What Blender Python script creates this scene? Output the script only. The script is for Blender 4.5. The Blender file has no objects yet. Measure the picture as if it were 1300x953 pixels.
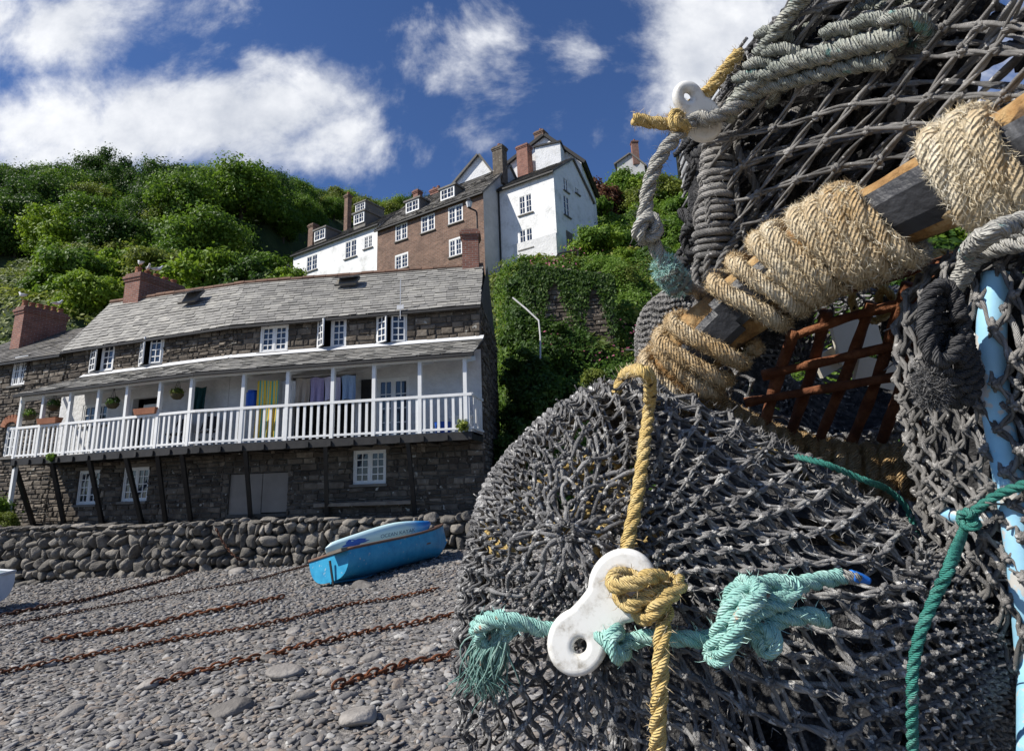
import bpy, math, random
import numpy as np
from mathutils import Vector, Matrix
from mathutils.bvhtree import BVHTree

random.seed(11)
RNG = np.random.default_rng(7)
SC = bpy.context.scene
COL = SC.collection
PI = math.pi

# ------------------------------------------------------------------ camera
F_PX = 760.0
PITCH, ROLL = math.radians(13.5), math.radians(2.2)
CAM = np.array([0.0, 0.0, 1.35])
FWD = np.array([0, math.cos(PITCH), math.sin(PITCH)])
U0 = np.array([0, -math.sin(PITCH), math.cos(PITCH)])
R0 = np.array([1.0, 0, 0])
RGT = math.cos(ROLL) * R0 - math.sin(ROLL) * U0
UPV = math.sin(ROLL) * R0 + math.cos(ROLL) * U0


def ray(px, py):
    return FWD + (px - 650) / F_PX * RGT + (431 - py) / F_PX * UPV


def C(px, py, d):
    """point at distance d along the view axis"""
    return CAM + ray(px, py) * d


def on_plane(px, py, p0, n):
    r = ray(px, py)
    t = np.dot(np.asarray(p0) - CAM, n) / np.dot(r, n)
    return CAM + r * t


cd = bpy.data.cameras.new("camera")
cam = bpy.data.objects.new("camera", cd)
COL.objects.link(cam)
cd.sensor_width = 36
cd.lens = F_PX / 1300 * 36
cd.shift_y = -45.5 / 1300
cd.clip_start = 0.02
cd.clip_end = 3000
m = Matrix([list(RGT) + [0], list(UPV) + [0], list(-FWD) + [0], [0, 0, 0, 1]]).to_3x3()
cam.matrix_world = Matrix.Translation(Vector(CAM)) @ m.transposed().to_4x4()
SC.camera = cam


# ------------------------------------------------------------------ mesh builder
class MB:
    def __init__(self):
        self.v, self.f, self.uv, self.r, self.n = [], [], [], [], 0

    def add(self, V, F, uv=None, rnd=0.5):
        """V (N,3); F (M,k) int array; uv (M,k,2)"""
        V = np.asarray(V, float).reshape(-1, 3)
        F = np.asarray(F, int)
        self.v.append(V)
        self.f.append(F + self.n)
        self.uv.append(np.zeros(F.shape + (2,)) if uv is None else np.asarray(uv, float).reshape(F.shape + (2,)))
        self.r.append(np.broadcast_to(np.asarray(rnd, float), (len(V),)).copy())
        self.n += len(V)

    def quad(self, a, b, c, d, rnd=0.5, uv=None):
        self.add([a, b, c, d], [[0, 1, 2, 3]], uv, rnd)

    def box(self, c, ax, ay, az, sx, sy, sz, rnd=0.5):
        """centre, three unit axes, full sizes"""
        c = np.asarray(c, float)
        ax, ay, az = np.asarray(ax) * sx / 2, np.asarray(ay) * sy / 2, np.asarray(az) * sz / 2
        V = [c + i * ax + j * ay + k * az for k in (-1, 1) for j in (-1, 1) for i in (-1, 1)]
        F = [[0, 2, 3, 1], [4, 5, 7, 6], [0, 1, 5, 4], [2, 6, 7, 3], [0, 4, 6, 2], [1, 3, 7, 5]]
        w = {0: (sx, sy), 1: (sx, sy), 2: (sx, sz), 3: (sx, sz), 4: (sy, sz), 5: (sy, sz)}
        uv = []
        for i, f in enumerate(F):
            a = V[f[0]]
            e1, e2 = V[f[1]] - a, V[f[3]] - a
            l1, l2 = np.linalg.norm(e1), np.linalg.norm(e2)
            if i in (2,):
                uv.append([(0, 0), (l1, 0), (l1, l2), (0, l2)])
            else:
                # keep v vertical on side faces
                if i in (3, 4, 5):
                    uv.append([(0, 0), (0, l1), (l2, l1), (l2, 0)] if i != 5 else [(0, 0), (l1, 0), (l1, l2), (0, l2)])
                else:
                    uv.append([(0, 0), (l1, 0), (l1, l2), (0, l2)])
        self.add(V, F, uv, rnd)

    def bar(self, a, b, w, h, up=(0, 0, 1), rnd=0.5):
        a, b = np.asarray(a, float), np.asarray(b, float)
        d = b - a
        L = np.linalg.norm(d)
        d = d / L
        s = np.cross(d, up)
        s /= (np.linalg.norm(s) + 1e-9)
        t = np.cross(s, d)
        self.box((a + b) / 2, d, s, t, L, w, h, rnd)

    def tubes(self, P, N, r, sides=6, rnd=0.5, phase=0.0):
        """P (L,K,3) polylines with normals N (L,K,3); r scalar or (L,K)"""
        P = np.asarray(P, float)
        L, K, _ = P.shape
        T = np.gradient(P, axis=1)
        T /= np.linalg.norm(T, axis=2, keepdims=True) + 1e-12
        N = N - (N * T).sum(2, keepdims=True) * T
        N /= np.linalg.norm(N, axis=2, keepdims=True) + 1e-12
        B = np.cross(T, N)
        r = np.broadcast_to(np.asarray(r, float), (L, K))
        a = np.arange(sides) * 2 * PI / sides + phase
        V = P[:, :, None] + r[:, :, None, None] * (np.cos(a)[None, None, :, None] * N[:, :, None] + np.sin(a)[None, None, :, None] * B[:, :, None])
        idx = np.arange(L * K * sides).reshape(L, K, sides)
        i0, i1 = idx[:, :-1], idx[:, 1:]
        F = np.stack([i0, np.roll(i0, -1, 2), np.roll(i1, -1, 2), i1], -1).reshape(-1, 4)
        seg = np.linalg.norm(np.diff(P, axis=1), axis=2)
        cum = np.concatenate([np.zeros((L, 1)), np.cumsum(seg, 1)], 1) / (2 * PI * np.maximum(r.mean(), 1e-6))
        ua = np.arange(sides) / sides
        v0 = np.broadcast_to(cum[:, :-1, None], i0.shape)
        v1 = np.broadcast_to(cum[:, 1:, None], i0.shape)
        u0 = np.broadcast_to(ua, i0.shape)
        u1 = u0 + 1.0 / sides
        uv = np.stack([np.stack([u0, v0], -1), np.stack([u1, v0], -1), np.stack([u1, v1], -1), np.stack([u0, v1], -1)], -2).reshape(-1, 4, 2)
        rn = np.asarray(rnd, float)
        if rn.ndim == 0:
            rn = np.full((L, K, sides), rn)
        elif rn.ndim == 1:
            rn = np.broadcast_to(rn[:, None, None], (L, K, sides))
        else:
            rn = np.broadcast_to(rn[:, :, None], (L, K, sides))
        self.add(V.reshape(-1, 3), F, uv, rn.reshape(-1))
        # end caps
        for e in (0, K - 1):
            c = idx[:, e]
            if e == 0:
                c = c[:, ::-1]
            if sides == 4:
                self.f.append(c + (self.n - L * K * sides)); self.uv.append(np.zeros((L, 4, 2)))
            else:
                for s in range(1, sides - 1):
                    self.f.append(np.stack([c[:, 0], c[:, s], c[:, s + 1]], 1) + (self.n - L * K * sides))
                    self.uv.append(np.zeros((L, 3, 2)))

    def tube(self, P, r, sides=8, rnd=0.5):
        P = np.asarray(P, float)
        N = transport(P)
        r = np.asarray(r, float)
        self.tubes(P[None], N[None], r if r.ndim == 0 else r[None], sides, rnd if np.ndim(rnd) == 0 else np.asarray(rnd)[None])

    def build(self, name, mat, parent=None, base=None, smooth=False):
        base = np.zeros(3) if base is None else np.asarray(base, float)
        me = bpy.data.meshes.new(name)
        if self.n:
            V = np.concatenate(self.v) - base
            R = np.concatenate(self.r)
            loops = np.concatenate([f.reshape(-1) for f in self.f])
            tot = np.concatenate([np.full(len(f), f.shape[1]) for f in self.f])
            start = np.concatenate([[0], np.cumsum(tot)[:-1]])
            uv = np.concatenate([u.reshape(-1, 2) for u in self.uv])
            me.vertices.add(len(V)); me.loops.add(len(loops)); me.polygons.add(len(tot))
            me.vertices.foreach_set("co", V.reshape(-1))
            me.loops.foreach_set("vertex_index", loops.astype(np.int32))
            me.polygons.foreach_set("loop_start", start.astype(np.int32))
            me.polygons.foreach_set("loop_total", tot.astype(np.int32))
            ul = me.uv_layers.new(name="UVMap")
            ul.data.foreach_set("uv", uv.reshape(-1))
            at = me.attributes.new("rnd", 'FLOAT', 'POINT')
            at.data.foreach_set("value", R)
            me.polygons.foreach_set("use_smooth", np.full(len(tot), bool(smooth)))
            me.update(calc_edges=True)
            me.validate()
        me.materials.append(mat)
        o = bpy.data.objects.new(name, me)
        COL.objects.link(o)
        if parent is not None:
            o.parent = parent
        else:
            o.location = base
        return o


def transport(P):
    P = np.asarray(P, float)
    T = np.gradient(P, axis=0)
    T /= np.linalg.norm(T, axis=1, keepdims=True) + 1e-12
    n = np.cross(T[0], [0.31, 0.2, 0.93])
    if np.linalg.norm(n) < 0.1:
        n = np.cross(T[0], [1, 0, 0])
    n /= np.linalg.norm(n)
    out = [n]
    for i in range(1, len(P)):
        n = n - np.dot(n, T[i]) * T[i]
        n = n / (np.linalg.norm(n) + 1e-12)
        out.append(n)
    return np.array(out)


def spline(pts, step=None, n=None):
    """Catmull-Rom through points, resampled evenly"""
    p = np.asarray(pts, float)
    p = np.vstack([2 * p[0] - p[1], p, 2 * p[-1] - p[-2]])
    out = []
    for i in range(1, len(p) - 2):
        a, b, c, d = p[i - 1], p[i], p[i + 1], p[i + 2]
        t = np.linspace(0, 1, 24, endpoint=False)[:, None]
        out.append(0.5 * (2 * b + (c - a) * t + (2 * a - 5 * b + 4 * c - d) * t ** 2 + (3 * b - a - 3 * c + d) * t ** 3))
    out.append(p[-2][None])
    q = np.concatenate(out)
    s = np.concatenate([[0], np.cumsum(np.linalg.norm(np.diff(q, axis=0), axis=1))])
    if n is None:
        n = max(4, int(s[-1] / step) + 1)
    t = np.linspace(0, s[-1], n)
    return np.stack([np.interp(t, s, q[:, k]) for k in range(3)], 1)


def vnoise(P, freq, seed, octs=2):
    """smooth vector noise, sums of sines"""
    P = np.asarray(P, float)
    g = np.random.default_rng(seed)
    out = np.zeros(P.shape)
    amp = 1.0
    for o in range(octs):
        for _ in range(4):
            k = g.normal(size=(3, 3))
            k = k / np.linalg.norm(k, axis=0) * freq * (2 ** o) * g.uniform(0.7, 1.4)
            ph = g.uniform(0, 2 * PI, 3)
            out += amp * np.sin(P @ k + ph) * 0.35
        amp *= 0.5
    return out


def rope(mb, pts, R, lay=7.0, strands=3, sides=7, rnd=0.5, jitter=0.08, seed=0, step=None, soft=0.0):
    """laid rope: helical strands round a spline path"""
    P = spline(pts, step or R * 0.55)
    P = P + vnoise(P, 1.6 / R / 6, seed, 1) * R * jitter
    N = transport(P)
    T = np.gradient(P, axis=0)
    T /= np.linalg.norm(T, axis=1, keepdims=True) + 1e-12
    B = np.cross(T, N)
    s = np.concatenate([[0], np.cumsum(np.linalg.norm(np.diff(P, axis=0), axis=1))])
    g = np.random.default_rng(seed + 5)
    for k in range(strands):
        a = s / (lay * R) * 2 * PI + k * 2 * PI / strands
        off = R * (0.50 if strands == 3 else 0.46) * (1 - .28 * soft)
        Q = P + off * (np.cos(a)[:, None] * N + np.sin(a)[:, None] * B)
        rr = R * ((0.56 if strands == 3 else 0.52) + .12 * soft) * (1 + 0.06 * np.sin(s / R * 1.7 + k))
        nn = np.cos(a)[:, None] * N + np.sin(a)[:, None] * B
        mb.tubes(Q[None], nn[None], rr[None], sides, rnd + g.uniform(-0.12, 0.12))
    return P, N


def fuzz(mb, pts, nrm, n, length, width, seed=0, rnd=0.8, lie=0.7):
    """thin loose fibres standing off a surface"""
    g = np.random.default_rng(seed)
    i = g.integers(0, len(pts), n)
    p = np.asarray(pts)[i]
    q = np.asarray(nrm)[i] + g.normal(size=(n, 3)) * lie
    q /= np.linalg.norm(q, axis=1, keepdims=True)
    L = length * g.uniform(0.4, 1.3, n)[:, None]
    s = np.cross(q, g.normal(size=(n, 3)))
    s /= np.linalg.norm(s, axis=1, keepdims=True)
    bend = g.normal(size=(n, 3)) * 0.35
    mid = p + q * L * 0.55
    q2 = q + bend
    tip = mid + q2 * L * 0.45
    V = np.stack([p - s * width / 2, p + s * width / 2, mid + s * width / 2.4, mid - s * width / 2.4, tip], 1)
    b = np.arange(n)[:, None] * 5
    r = np.repeat(np.clip(rnd + g.uniform(-0.2, 0.2, n), 0, 1), 5)
    mb.add(V.reshape(-1, 3), b + np.array([[0, 1, 2, 3]]), None, r)
    k = mb.n - n * 5
    mb.f.append(b + np.array([[3, 2, 4]]) + k)
    mb.uv.append(np.zeros((n, 3, 2)))


# ------------------------------------------------------------------ scene objects
def tag(o, label=None, cat=None, group=None, kind=None):
    if label: o["label"] = label
    if cat: o["category"] = cat
    if group: o["group"] = group
    if kind: o["kind"] = kind
    return o


def empty(name, loc, label=None, cat=None, group=None):
    o = bpy.data.objects.new(name, None)
    COL.objects.link(o)
    o.empty_display_size = 0.2
    o.location = [float(x) for x in loc]
    return tag(o, label, cat, group)


def copy_tree(o, parent=None):
    c = o.copy()
    COL.objects.link(c)
    c.parent = parent
    for ch in list(o.children):
        copy_tree(ch, c)
    return c


# ------------------------------------------------------------------ materials
def mat_new(name):
    mt = bpy.data.materials.new(name)
    mt.use_nodes = True
    nt = mt.node_tree
    return mt, nt, nt.nodes["Principled BSDF"], nt.nodes, nt.links


def ramp(nodes, stops):
    r = nodes.new("ShaderNodeValToRGB")
    e = r.color_ramp.elements
    while len(e) < len(stops):
        e.new(0.5)
    for i, (p, c) in enumerate(stops):
        e[i].position = p
        e[i].color = (*c, 1)
    return r


def M(name, stops, rough=0.85, nscale=8.0, nweight=0.45, bump=0.2, bscale=60.0, bdist=0.01, spec=0.3,
      fleck=None, fscale=90.0, fpos=0.66, yarn=0.0, yfreq=7.0, trans=0.0, metallic=0.0, detail=6.0, coords="Object"):
    """colour from the per-piece value mixed with noise; optional flecks, yarn lines, translucency"""
    mt, nt, b, nd, lk = mat_new(name)
    tc = nd.new("ShaderNodeTexCoord")
    at = nd.new("ShaderNodeAttribute"); at.attribute_name = "rnd"
    n1 = nd.new("ShaderNodeTexNoise"); n1.inputs["Scale"].default_value = nscale; n1.inputs["Detail"].default_value = detail
    n1.inputs["Roughness"].default_value = 0.65
    lk.new(tc.outputs[coords], n1.inputs["Vector"])
    mx = nd.new("ShaderNodeMix"); mx.data_type = 'FLOAT'; mx.inputs[0].default_value = nweight
    lk.new(at.outputs["Fac"], mx.inputs[2])
    mr = nd.new("ShaderNodeMapRange"); mr.inputs[1].default_value = 0.3; mr.inputs[2].default_value = 0.7
    lk.new(n1.outputs["Fac"], mr.inputs[0]); lk.new(mr.outputs[0], mx.inputs[3])
    cr = ramp(nd, stops); lk.new(mx.outputs[0], cr.inputs[0])
    col = cr.outputs[0]
    h = None
    n2 = nd.new("ShaderNodeTexNoise"); n2.inputs["Scale"].default_value = bscale; n2.inputs["Detail"].default_value = 5
    lk.new(tc.outputs[coords], n2.inputs["Vector"])
    h = n2.outputs["Fac"]
    if fleck:
        n3 = nd.new("ShaderNodeTexNoise"); n3.inputs["Scale"].default_value = fscale; n3.inputs["Detail"].default_value = 3
        lk.new(tc.outputs[coords], n3.inputs["Vector"])
        fr = nd.new("ShaderNodeMapRange"); fr.inputs[1].default_value = fpos; fr.inputs[2].default_value = fpos + 0.04
        lk.new(n3.outputs["Fac"], fr.inputs[0])
        m2 = nd.new("ShaderNodeMix"); m2.data_type = 'RGBA'
        lk.new(fr.outputs[0], m2.inputs[0]); lk.new(col, m2.inputs[6]); m2.inputs[7].default_value = (*fleck, 1)
        col = m2.outputs[2]
    if yarn > 0:
        mp = nd.new("ShaderNodeMapping"); mp.inputs["Rotation"].default_value = (0, 0, math.radians(35))
        lk.new(tc.outputs["UV"], mp.inputs["Vector"])
        wv = nd.new("ShaderNodeTexWave"); wv.inputs["Scale"].default_value = yfreq; wv.inputs["Distortion"].default_value = 1.5
        wv.inputs["Detail"].default_value = 2
        lk.new(mp.outputs[0], wv.inputs["Vector"])
        ma = nd.new("ShaderNodeMath"); ma.operation = 'MULTIPLY_ADD'; ma.inputs[1].default_value = yarn
        lk.new(wv.outputs["Fac"], ma.inputs[0]); lk.new(h, ma.inputs[2])
        h = ma.outputs[0]
        # darker lines between yarns
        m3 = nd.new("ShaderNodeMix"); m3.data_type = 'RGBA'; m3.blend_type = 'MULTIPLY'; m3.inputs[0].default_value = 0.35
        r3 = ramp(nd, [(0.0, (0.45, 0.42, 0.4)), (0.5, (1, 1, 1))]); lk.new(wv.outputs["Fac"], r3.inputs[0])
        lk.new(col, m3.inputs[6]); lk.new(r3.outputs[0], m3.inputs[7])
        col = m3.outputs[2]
    lk.new(col, b.inputs["Base Color"])
    b.inputs["Roughness"].default_value = rough
    b.inputs["Specular IOR Level"].default_value = spec
    b.inputs["Metallic"].default_value = metallic
    if bump > 0:
        bp = nd.new("ShaderNodeBump"); bp.inputs["Strength"].default_value = bump; bp.inputs["Distance"].default_value = bdist
        lk.new(h, bp.inputs["Height"]); lk.new(bp.outputs[0], b.inputs["Normal"])
    if trans > 0:
        tr = nd.new("ShaderNodeBsdfTranslucent"); lk.new(col, tr.inputs["Color"])
        ms = nd.new("ShaderNodeMixShader"); ms.inputs[0].default_value = trans
        lk.new(b.outputs[0], ms.inputs[1]); lk.new(tr.outputs[0], ms.inputs[2])
        lk.new(ms.outputs[0], nd["Material Output"].inputs["Surface"])
    return mt


def G(x, k=1.0, t=(1, 1, 1)):
    return tuple(x * k * c for c in t)


MT = {}
MT['stone'] = M('rubble_stone', [(0.0, (.024, .02, .017)), (.4, (.08, .066, .052)), (.72, (.175, .147, .115)), (1, (.36, .31, .25))],
                .9, 5, .35, .55, 22, .03, fleck=(.36, .35, .31), fscale=7, fpos=.66)
MT['mortar'] = M('mortar', [(0, (.05, .046, .04)), (1, (.13, .12, .105))], .95, 4, .8, .5, 40, .02)
MT['slate'] = M('roof_slate', [(0, (.13, .125, .115)), (.5, (.24, .232, .21)), (1, (.38, .365, .32))], .7, 1.6, .4, .3, 25, .01,
                fleck=(.42, .42, .35), fscale=9, fpos=.68, spec=.4)
MT['slate_dark'] = M('dark_slate', [(0, (.07, .068, .066)), (.5, (.14, .132, .12)), (1, (.23, .215, .185))], .75, 1.3, .5, .3, 25, .01,
                     fleck=(.25, .22, .12), fscale=5, fpos=.66)
MT['white'] = M('white_paint', [(0, (.66, .66, .64)), (1, (.82, .82, .8))], .55, 3, .6, .1, 60, .004)
MT['render'] = M('white_render', [(0, (.45, .45, .43)), (.3, (.68, .68, .66)), (.5, (.78, .78, .77)), (1, (.83, .83, .82))], .9, 1.3, .9, .6, 10, .04, detail=9)
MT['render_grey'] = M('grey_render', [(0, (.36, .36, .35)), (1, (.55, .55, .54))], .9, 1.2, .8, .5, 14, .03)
MT['lime'] = M('limewashed_stone', [(0, (.5, .5, .49)), (1, (.74, .74, .73))], .9, 2.5, .7, .7, 9, .04)
MT['black'] = M('black_paint', [(0, (.012, .012, .013)), (1, (.04, .038, .036))], .6, 6, .6, .2, 40, .01)
MT['timber'] = M('weathered_timber', [(0, (.09, .075, .06)), (1, (.25, .22, .18))], .85, 4, .6, .3, 30, .01)
MT['panel'] = M('grey_panel', [(0, (.2, .175, .15)), (1, (.3, .27, .235))], .85, 2, .6, .15, 30, .01)
MT['lead'] = M('pale_flashing', [(0, (.5, .51, .52)), (1, (.7, .71, .72))], .6, 2, .7, .3, 12, .02)
MT['terra'] = M('terracotta', [(0, (.2, .075, .04)), (1, (.36, .16, .09))], .85, 5, .6, .3, 40, .01)
MT['ridge'] = M('weathered_ridge', [(0, (.09, .06, .045)), (1, (.24, .14, .095))], .9, 5, .6, .3, 40, .01)
MT['rust'] = M('rust', [(0, (.03, .012, .008)), (.5, (.13, .045, .02)), (1, (.32, .12, .045))], .9, 14, .7, .5, 120, .006)
MT['glass'], nt, b, nd, lk = mat_new('window_glass')
b.inputs["Base Color"].default_value = (.018, .026, .045, 1); b.inputs["Roughness"].default_value = .06
b.inputs["Specular IOR Level"].default_value = .7
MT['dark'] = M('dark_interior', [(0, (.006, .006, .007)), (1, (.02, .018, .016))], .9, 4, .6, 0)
MT['curtain'] = M('net_curtain', [(0, (.45, .46, .48)), (1, (.7, .7, .72))], .9, 12, .6, .2, 30, .01)


def brick_mat(name, c1, c2, mortar, scale=1.0):
    mt, nt, b, nd, lk = mat_new(name)
    tc = nd.new("ShaderNodeTexCoord")
    br = nd.new("ShaderNodeTexBrick")
    br.inputs["Color1"].default_value = (*c1, 1); br.inputs["Color2"].default_value = (*c2, 1); br.inputs["Mortar"].default_value = (*mortar, 1)
    br.inputs["Scale"].default_value = 1.0 / scale
    br.inputs["Brick Width"].default_value = .23; br.inputs["Row Height"].default_value = .075; br.inputs["Mortar Size"].default_value = .007
    br.inputs["Bias"].default_value = -.1
    lk.new(tc.outputs["UV"], br.inputs["Vector"])
    n = nd.new("ShaderNodeTexNoise"); n.inputs["Scale"].default_value = 1.4; n.inputs["Detail"].default_value = 8; n.inputs["Roughness"].default_value = .7
    lk.new(tc.outputs["UV"], n.inputs["Vector"])
    mx = nd.new("ShaderNodeMix"); mx.data_type = 'RGBA'; mx.blend_type = 'MULTIPLY'; mx.inputs[0].default_value = .75
    r = ramp(nd, [(.3, (.5, .46, .44)), (.52, (1, 1, 1)), (.72, (1.5, 1.42, 1.35))]); lk.new(n.outputs["Fac"], r.inputs[0])
    lk.new(br.outputs["Color"], mx.inputs[6]); lk.new(r.outputs[0], mx.inputs[7])
    lk.new(mx.outputs[2], b.inputs["Base Color"])
    b.inputs["Roughness"].default_value = .9
    bp = nd.new("ShaderNodeBump"); bp.inputs["Strength"].default_value = .6; bp.inputs["Distance"].default_value = .012; bp.invert = True
    lk.new(br.outputs["Fac"], bp.inputs["Height"]); lk.new(bp.outputs[0], b.inputs["Normal"])
    return mt


MT['brick'] = brick_mat('red_brick', (.2, .075, .05), (.29, .12, .08), (.28, .25, .22))
MT['brick_brown'] = brick_mat('brown_brick', (.13, .072, .048), (.215, .125, .085), (.24, .2, .165), 1.25)

LEAFS = {}


def leaf_mat(key, c0, c1, c2):
    MT[key] = M(key, [(0, G(1.15, 1, c0)), (.5, tuple(a * b for a, b in zip(c1, (1.2, 1.12, 1.0)))), (1, tuple(a * b for a, b in zip(c2, (1.3, 1.2, 1.05))))], .55, .25, .25, 0, spec=.35, trans=.42)


leaf_mat('leaf_dark', (.016, .045, .01), (.045, .1, .016), (.09, .165, .025))
leaf_mat('leaf_mid', (.035, .085, .012), (.095, .185, .02), (.17, .28, .035))
leaf_mat('leaf_bright', (.07, .14, .014), (.17, .28, .025), (.27, .38, .045))
leaf_mat('leaf_olive', (.05, .085, .016), (.14, .19, .03), (.23, .28, .06))
leaf_mat('leaf_red', (.05, .025, .015), (.11, .045, .03), (.16, .09, .04))
MT['bark'] = M('bark', [(0, (.03, .025, .02)), (1, (.1, .085, .065))], .95, 6, .6, .5, 20, .03)
MT['flower_pink'] = M('pink_flowers', [(0, (.35, .06, .14)), (1, (.6, .2, .3))], .7, 4, .4, 0, trans=.3)
# ================================================================== buildings
Z = np.array([0, 0, 1.0])


class Wall:
    """vertical plane: p0, u = right as seen from outside, n = outward"""
    def __init__(s, p0, u):
        s.p0 = np.array([p0[0], p0[1], 0.0]); u = np.array([u[0], u[1], 0.0])
        s.u = u / np.linalg.norm(u); s.n = np.array([s.u[1], -s.u[0], 0.0])

    def pt(s, a, z, off=0.0):
        return s.p0 + a * s.u + z * Z + off * s.n

    def px(s, x, y, off=0.0):
        q = on_plane(x, y, s.p0 + off * s.n, s.n)
        return float(np.dot(q - s.p0, s.u)), float(q[2])

    def rect(s, l, t, r, b, off=0.0):
        """pixel box -> (u0, u1, z0, z1); vertical extent taken at the middle"""
        mx = (l + r) / 2
        my = (t + b) / 2
        u0 = s.px(l, my, off)[0]; u1 = s.px(r, my, off)[0]
        return (u0, u1, s.px(mx, b, off)[1], s.px(mx, t, off)[1])

    def quad(s, mb, u0, u1, z0, z1, off=0, rnd=.5):
        mb.quad(s.pt(u0, z0, off), s.pt(u1, z0, off), s.pt(u1, z1, off), s.pt(u0, z1, off), rnd, [(u0, z0), (u1, z0), (u1, z1), (u0, z1)])

    def box(s, mb, u0, u1, z0, z1, o0, o1, rnd=.5):
        mb.box(s.pt((u0 + u1) / 2, (z0 + z1) / 2, (o0 + o1) / 2), s.u, s.n, Z, abs(u1 - u0), abs(o1 - o0), abs(z1 - z0), rnd)

    def holed(s, mb, u0, u1, z0, z1, holes, off=0, reveal=.12, rnd=.5):
        """wall sheet with rectangular openings and their reveals"""
        us = sorted({u0, u1, *[min(max(h[i], u0), u1) for h in holes for i in (0, 1)]})
        zs = sorted({z0, z1, *[min(max(h[i], z0), z1) for h in holes for i in (2, 3)]})
        for a, b in zip(us, us[1:]):
            for c, d in zip(zs, zs[1:]):
                if b - a < 1e-4 or d - c < 1e-4: continue
                mu, mz = (a + b) / 2, (c + d) / 2
                if any(h[0] < mu < h[1] and h[2] < mz < h[3] for h in holes): continue
                s.quad(mb, a, b, c, d, off, rnd)
        for h in holes:
            for (a, b, c, d) in ((h[0], h[0], h[2], h[3]), (h[1], h[1], h[3], h[2])):
                mb.quad(s.pt(a, c, off), s.pt(a, d, off), s.pt(a, d, off - reveal), s.pt(a, c, off - reveal), rnd)
            mb.quad(s.pt(h[0], h[2], off), s.pt(h[1], h[2], off), s.pt(h[1], h[2], off - reveal), s.pt(h[0], h[2], off - reveal), rnd)
            mb.quad(s.pt(h[0], h[3], off), s.pt(h[0], h[3], off - reveal), s.pt(h[1], h[3], off - reveal), s.pt(h[1], h[3], off), rnd)


def rubble(mb, W, u0, u1, z0f, z1f, holes, hmin=.05, hmax=.19, wmin=.1, wmax=.48, prot=.045, gap=.012):
    """coursed rubble: every stone a chamfered irregular block"""
    zlo = min(z0f(u0), z0f(u1)); zhi = max(z1f(u0), z1f(u1))
    z = zlo
    while z < zhi:
        h = random.uniform(hmin, hmax)
        a = u0 - random.uniform(0, .2)
        while a < u1:
            w = random.uniform(wmin, wmax) * (0.6 + h / hmax * .6)
            segs = [(max(a, u0), min(a + w, u1))]
            for H in holes:
                if H[2] < z + h * .6 and H[3] > z + h * .4:
                    ns = []
                    for (p, q) in segs:
                        if q <= H[0] or p >= H[1]: ns.append((p, q)); continue
                        if p < H[0]: ns.append((p, H[0]))
                        if q > H[1]: ns.append((H[1], q))
                    segs = ns
            for (p, q) in segs:
                m_ = (p + q) / 2
                zb, zt = max(z, z0f(m_)), min(z + h, z1f(m_))
                if q - p < .05 or zt - zb < .035: continue
                o = random.uniform(0.0, prot)
                g = gap
                c = min(.022, (zt - zb) * .22, (q - p) * .2)
                J = lambda k: random.uniform(-k, k)
                co = [(p + g, zb + g), (q - g, zb + g), (q - g, zt - g), (p + g, zt - g)]
                co = [(x + J(.02), y + J(.02)) for x, y in co]
                cx, cz = sum(x for x, _ in co) / 4, sum(y for _, y in co) / 4
                V = [W.pt(x, y, -.02) for x, y in co] + [W.pt(x, y, o) for x, y in co]
                fx = [(x + np.sign(cx - x) * c, y + np.sign(cz - y) * c) for x, y in co]
                V += [W.pt(x, y, o + .016 + J(.008)) for x, y in fx]
                F = []
                for i in range(4):
                    j = (i + 1) % 4
                    F += [[i, j, 4 + j, 4 + i], [4 + i, 4 + j, 8 + j, 8 + i]]
                F.append([8, 9, 10, 11])
                mb.add(V, F, None, random.betavariate(2, 2.2))
            a += w
        z += h


def slates(mb, e0, e1, r0, r1, course=.2, width=.26, thick=.012):
    """slated plane between an eave edge e0-e1 and a ridge edge r0-r1"""
    e0, e1, r0, r1 = [np.asarray(q, float) for q in (e0, e1, r0, r1)]
    L = np.linalg.norm((r0 + r1) / 2 - (e0 + e1) / 2)
    n = max(2, int(L / course))
    nrm = np.cross(e1 - e0, r0 - e0); nrm /= np.linalg.norm(nrm)
    if nrm[2] < 0: nrm = -nrm
    for i in range(n):
        t0, t1 = i / n, min(1.0, (i + 1.12) / n)
        a0, a1 = e0 + (r0 - e0) * t0, e1 + (r1 - e1) * t0
        b0, b1 = e0 + (r0 - e0) * t1, e1 + (r1 - e1) * t1
        W = np.linalg.norm(a1 - a0)
        x = -random.uniform(0, width)
        while x < W:
            w = width * random.uniform(.7, 1.35)
            s0, s1 = max(0, x + .004) / W, min(W, x + w - .004) / W
            x += w
            if s1 - s0 < .02 / W: continue
            lift = thick * random.uniform(.9, 2.6) + .006
            dn = (a0 - b0) / (np.linalg.norm(a0 - b0) + 1e-9) * random.uniform(-.012, .012)
            p0, p1 = a0 + (a1 - a0) * s0 + nrm * lift + dn, a0 + (a1 - a0) * s1 + nrm * (lift + random.uniform(-.006, .006)) + dn
            q0, q1 = b0 + (b1 - b0) * s0 + nrm * .004, b0 + (b1 - b0) * s1 + nrm * .004
            V = [p0, p1, q1, q0, p0 - nrm * thick, p1 - nrm * thick, q1 - nrm * .003, q0 - nrm * .003]
            mb.add(V, [[0, 1, 2, 3], [4, 5, 1, 0], [4, 0, 3, 7], [5, 6, 2, 1]], None, random.betavariate(2, 2))


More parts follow.
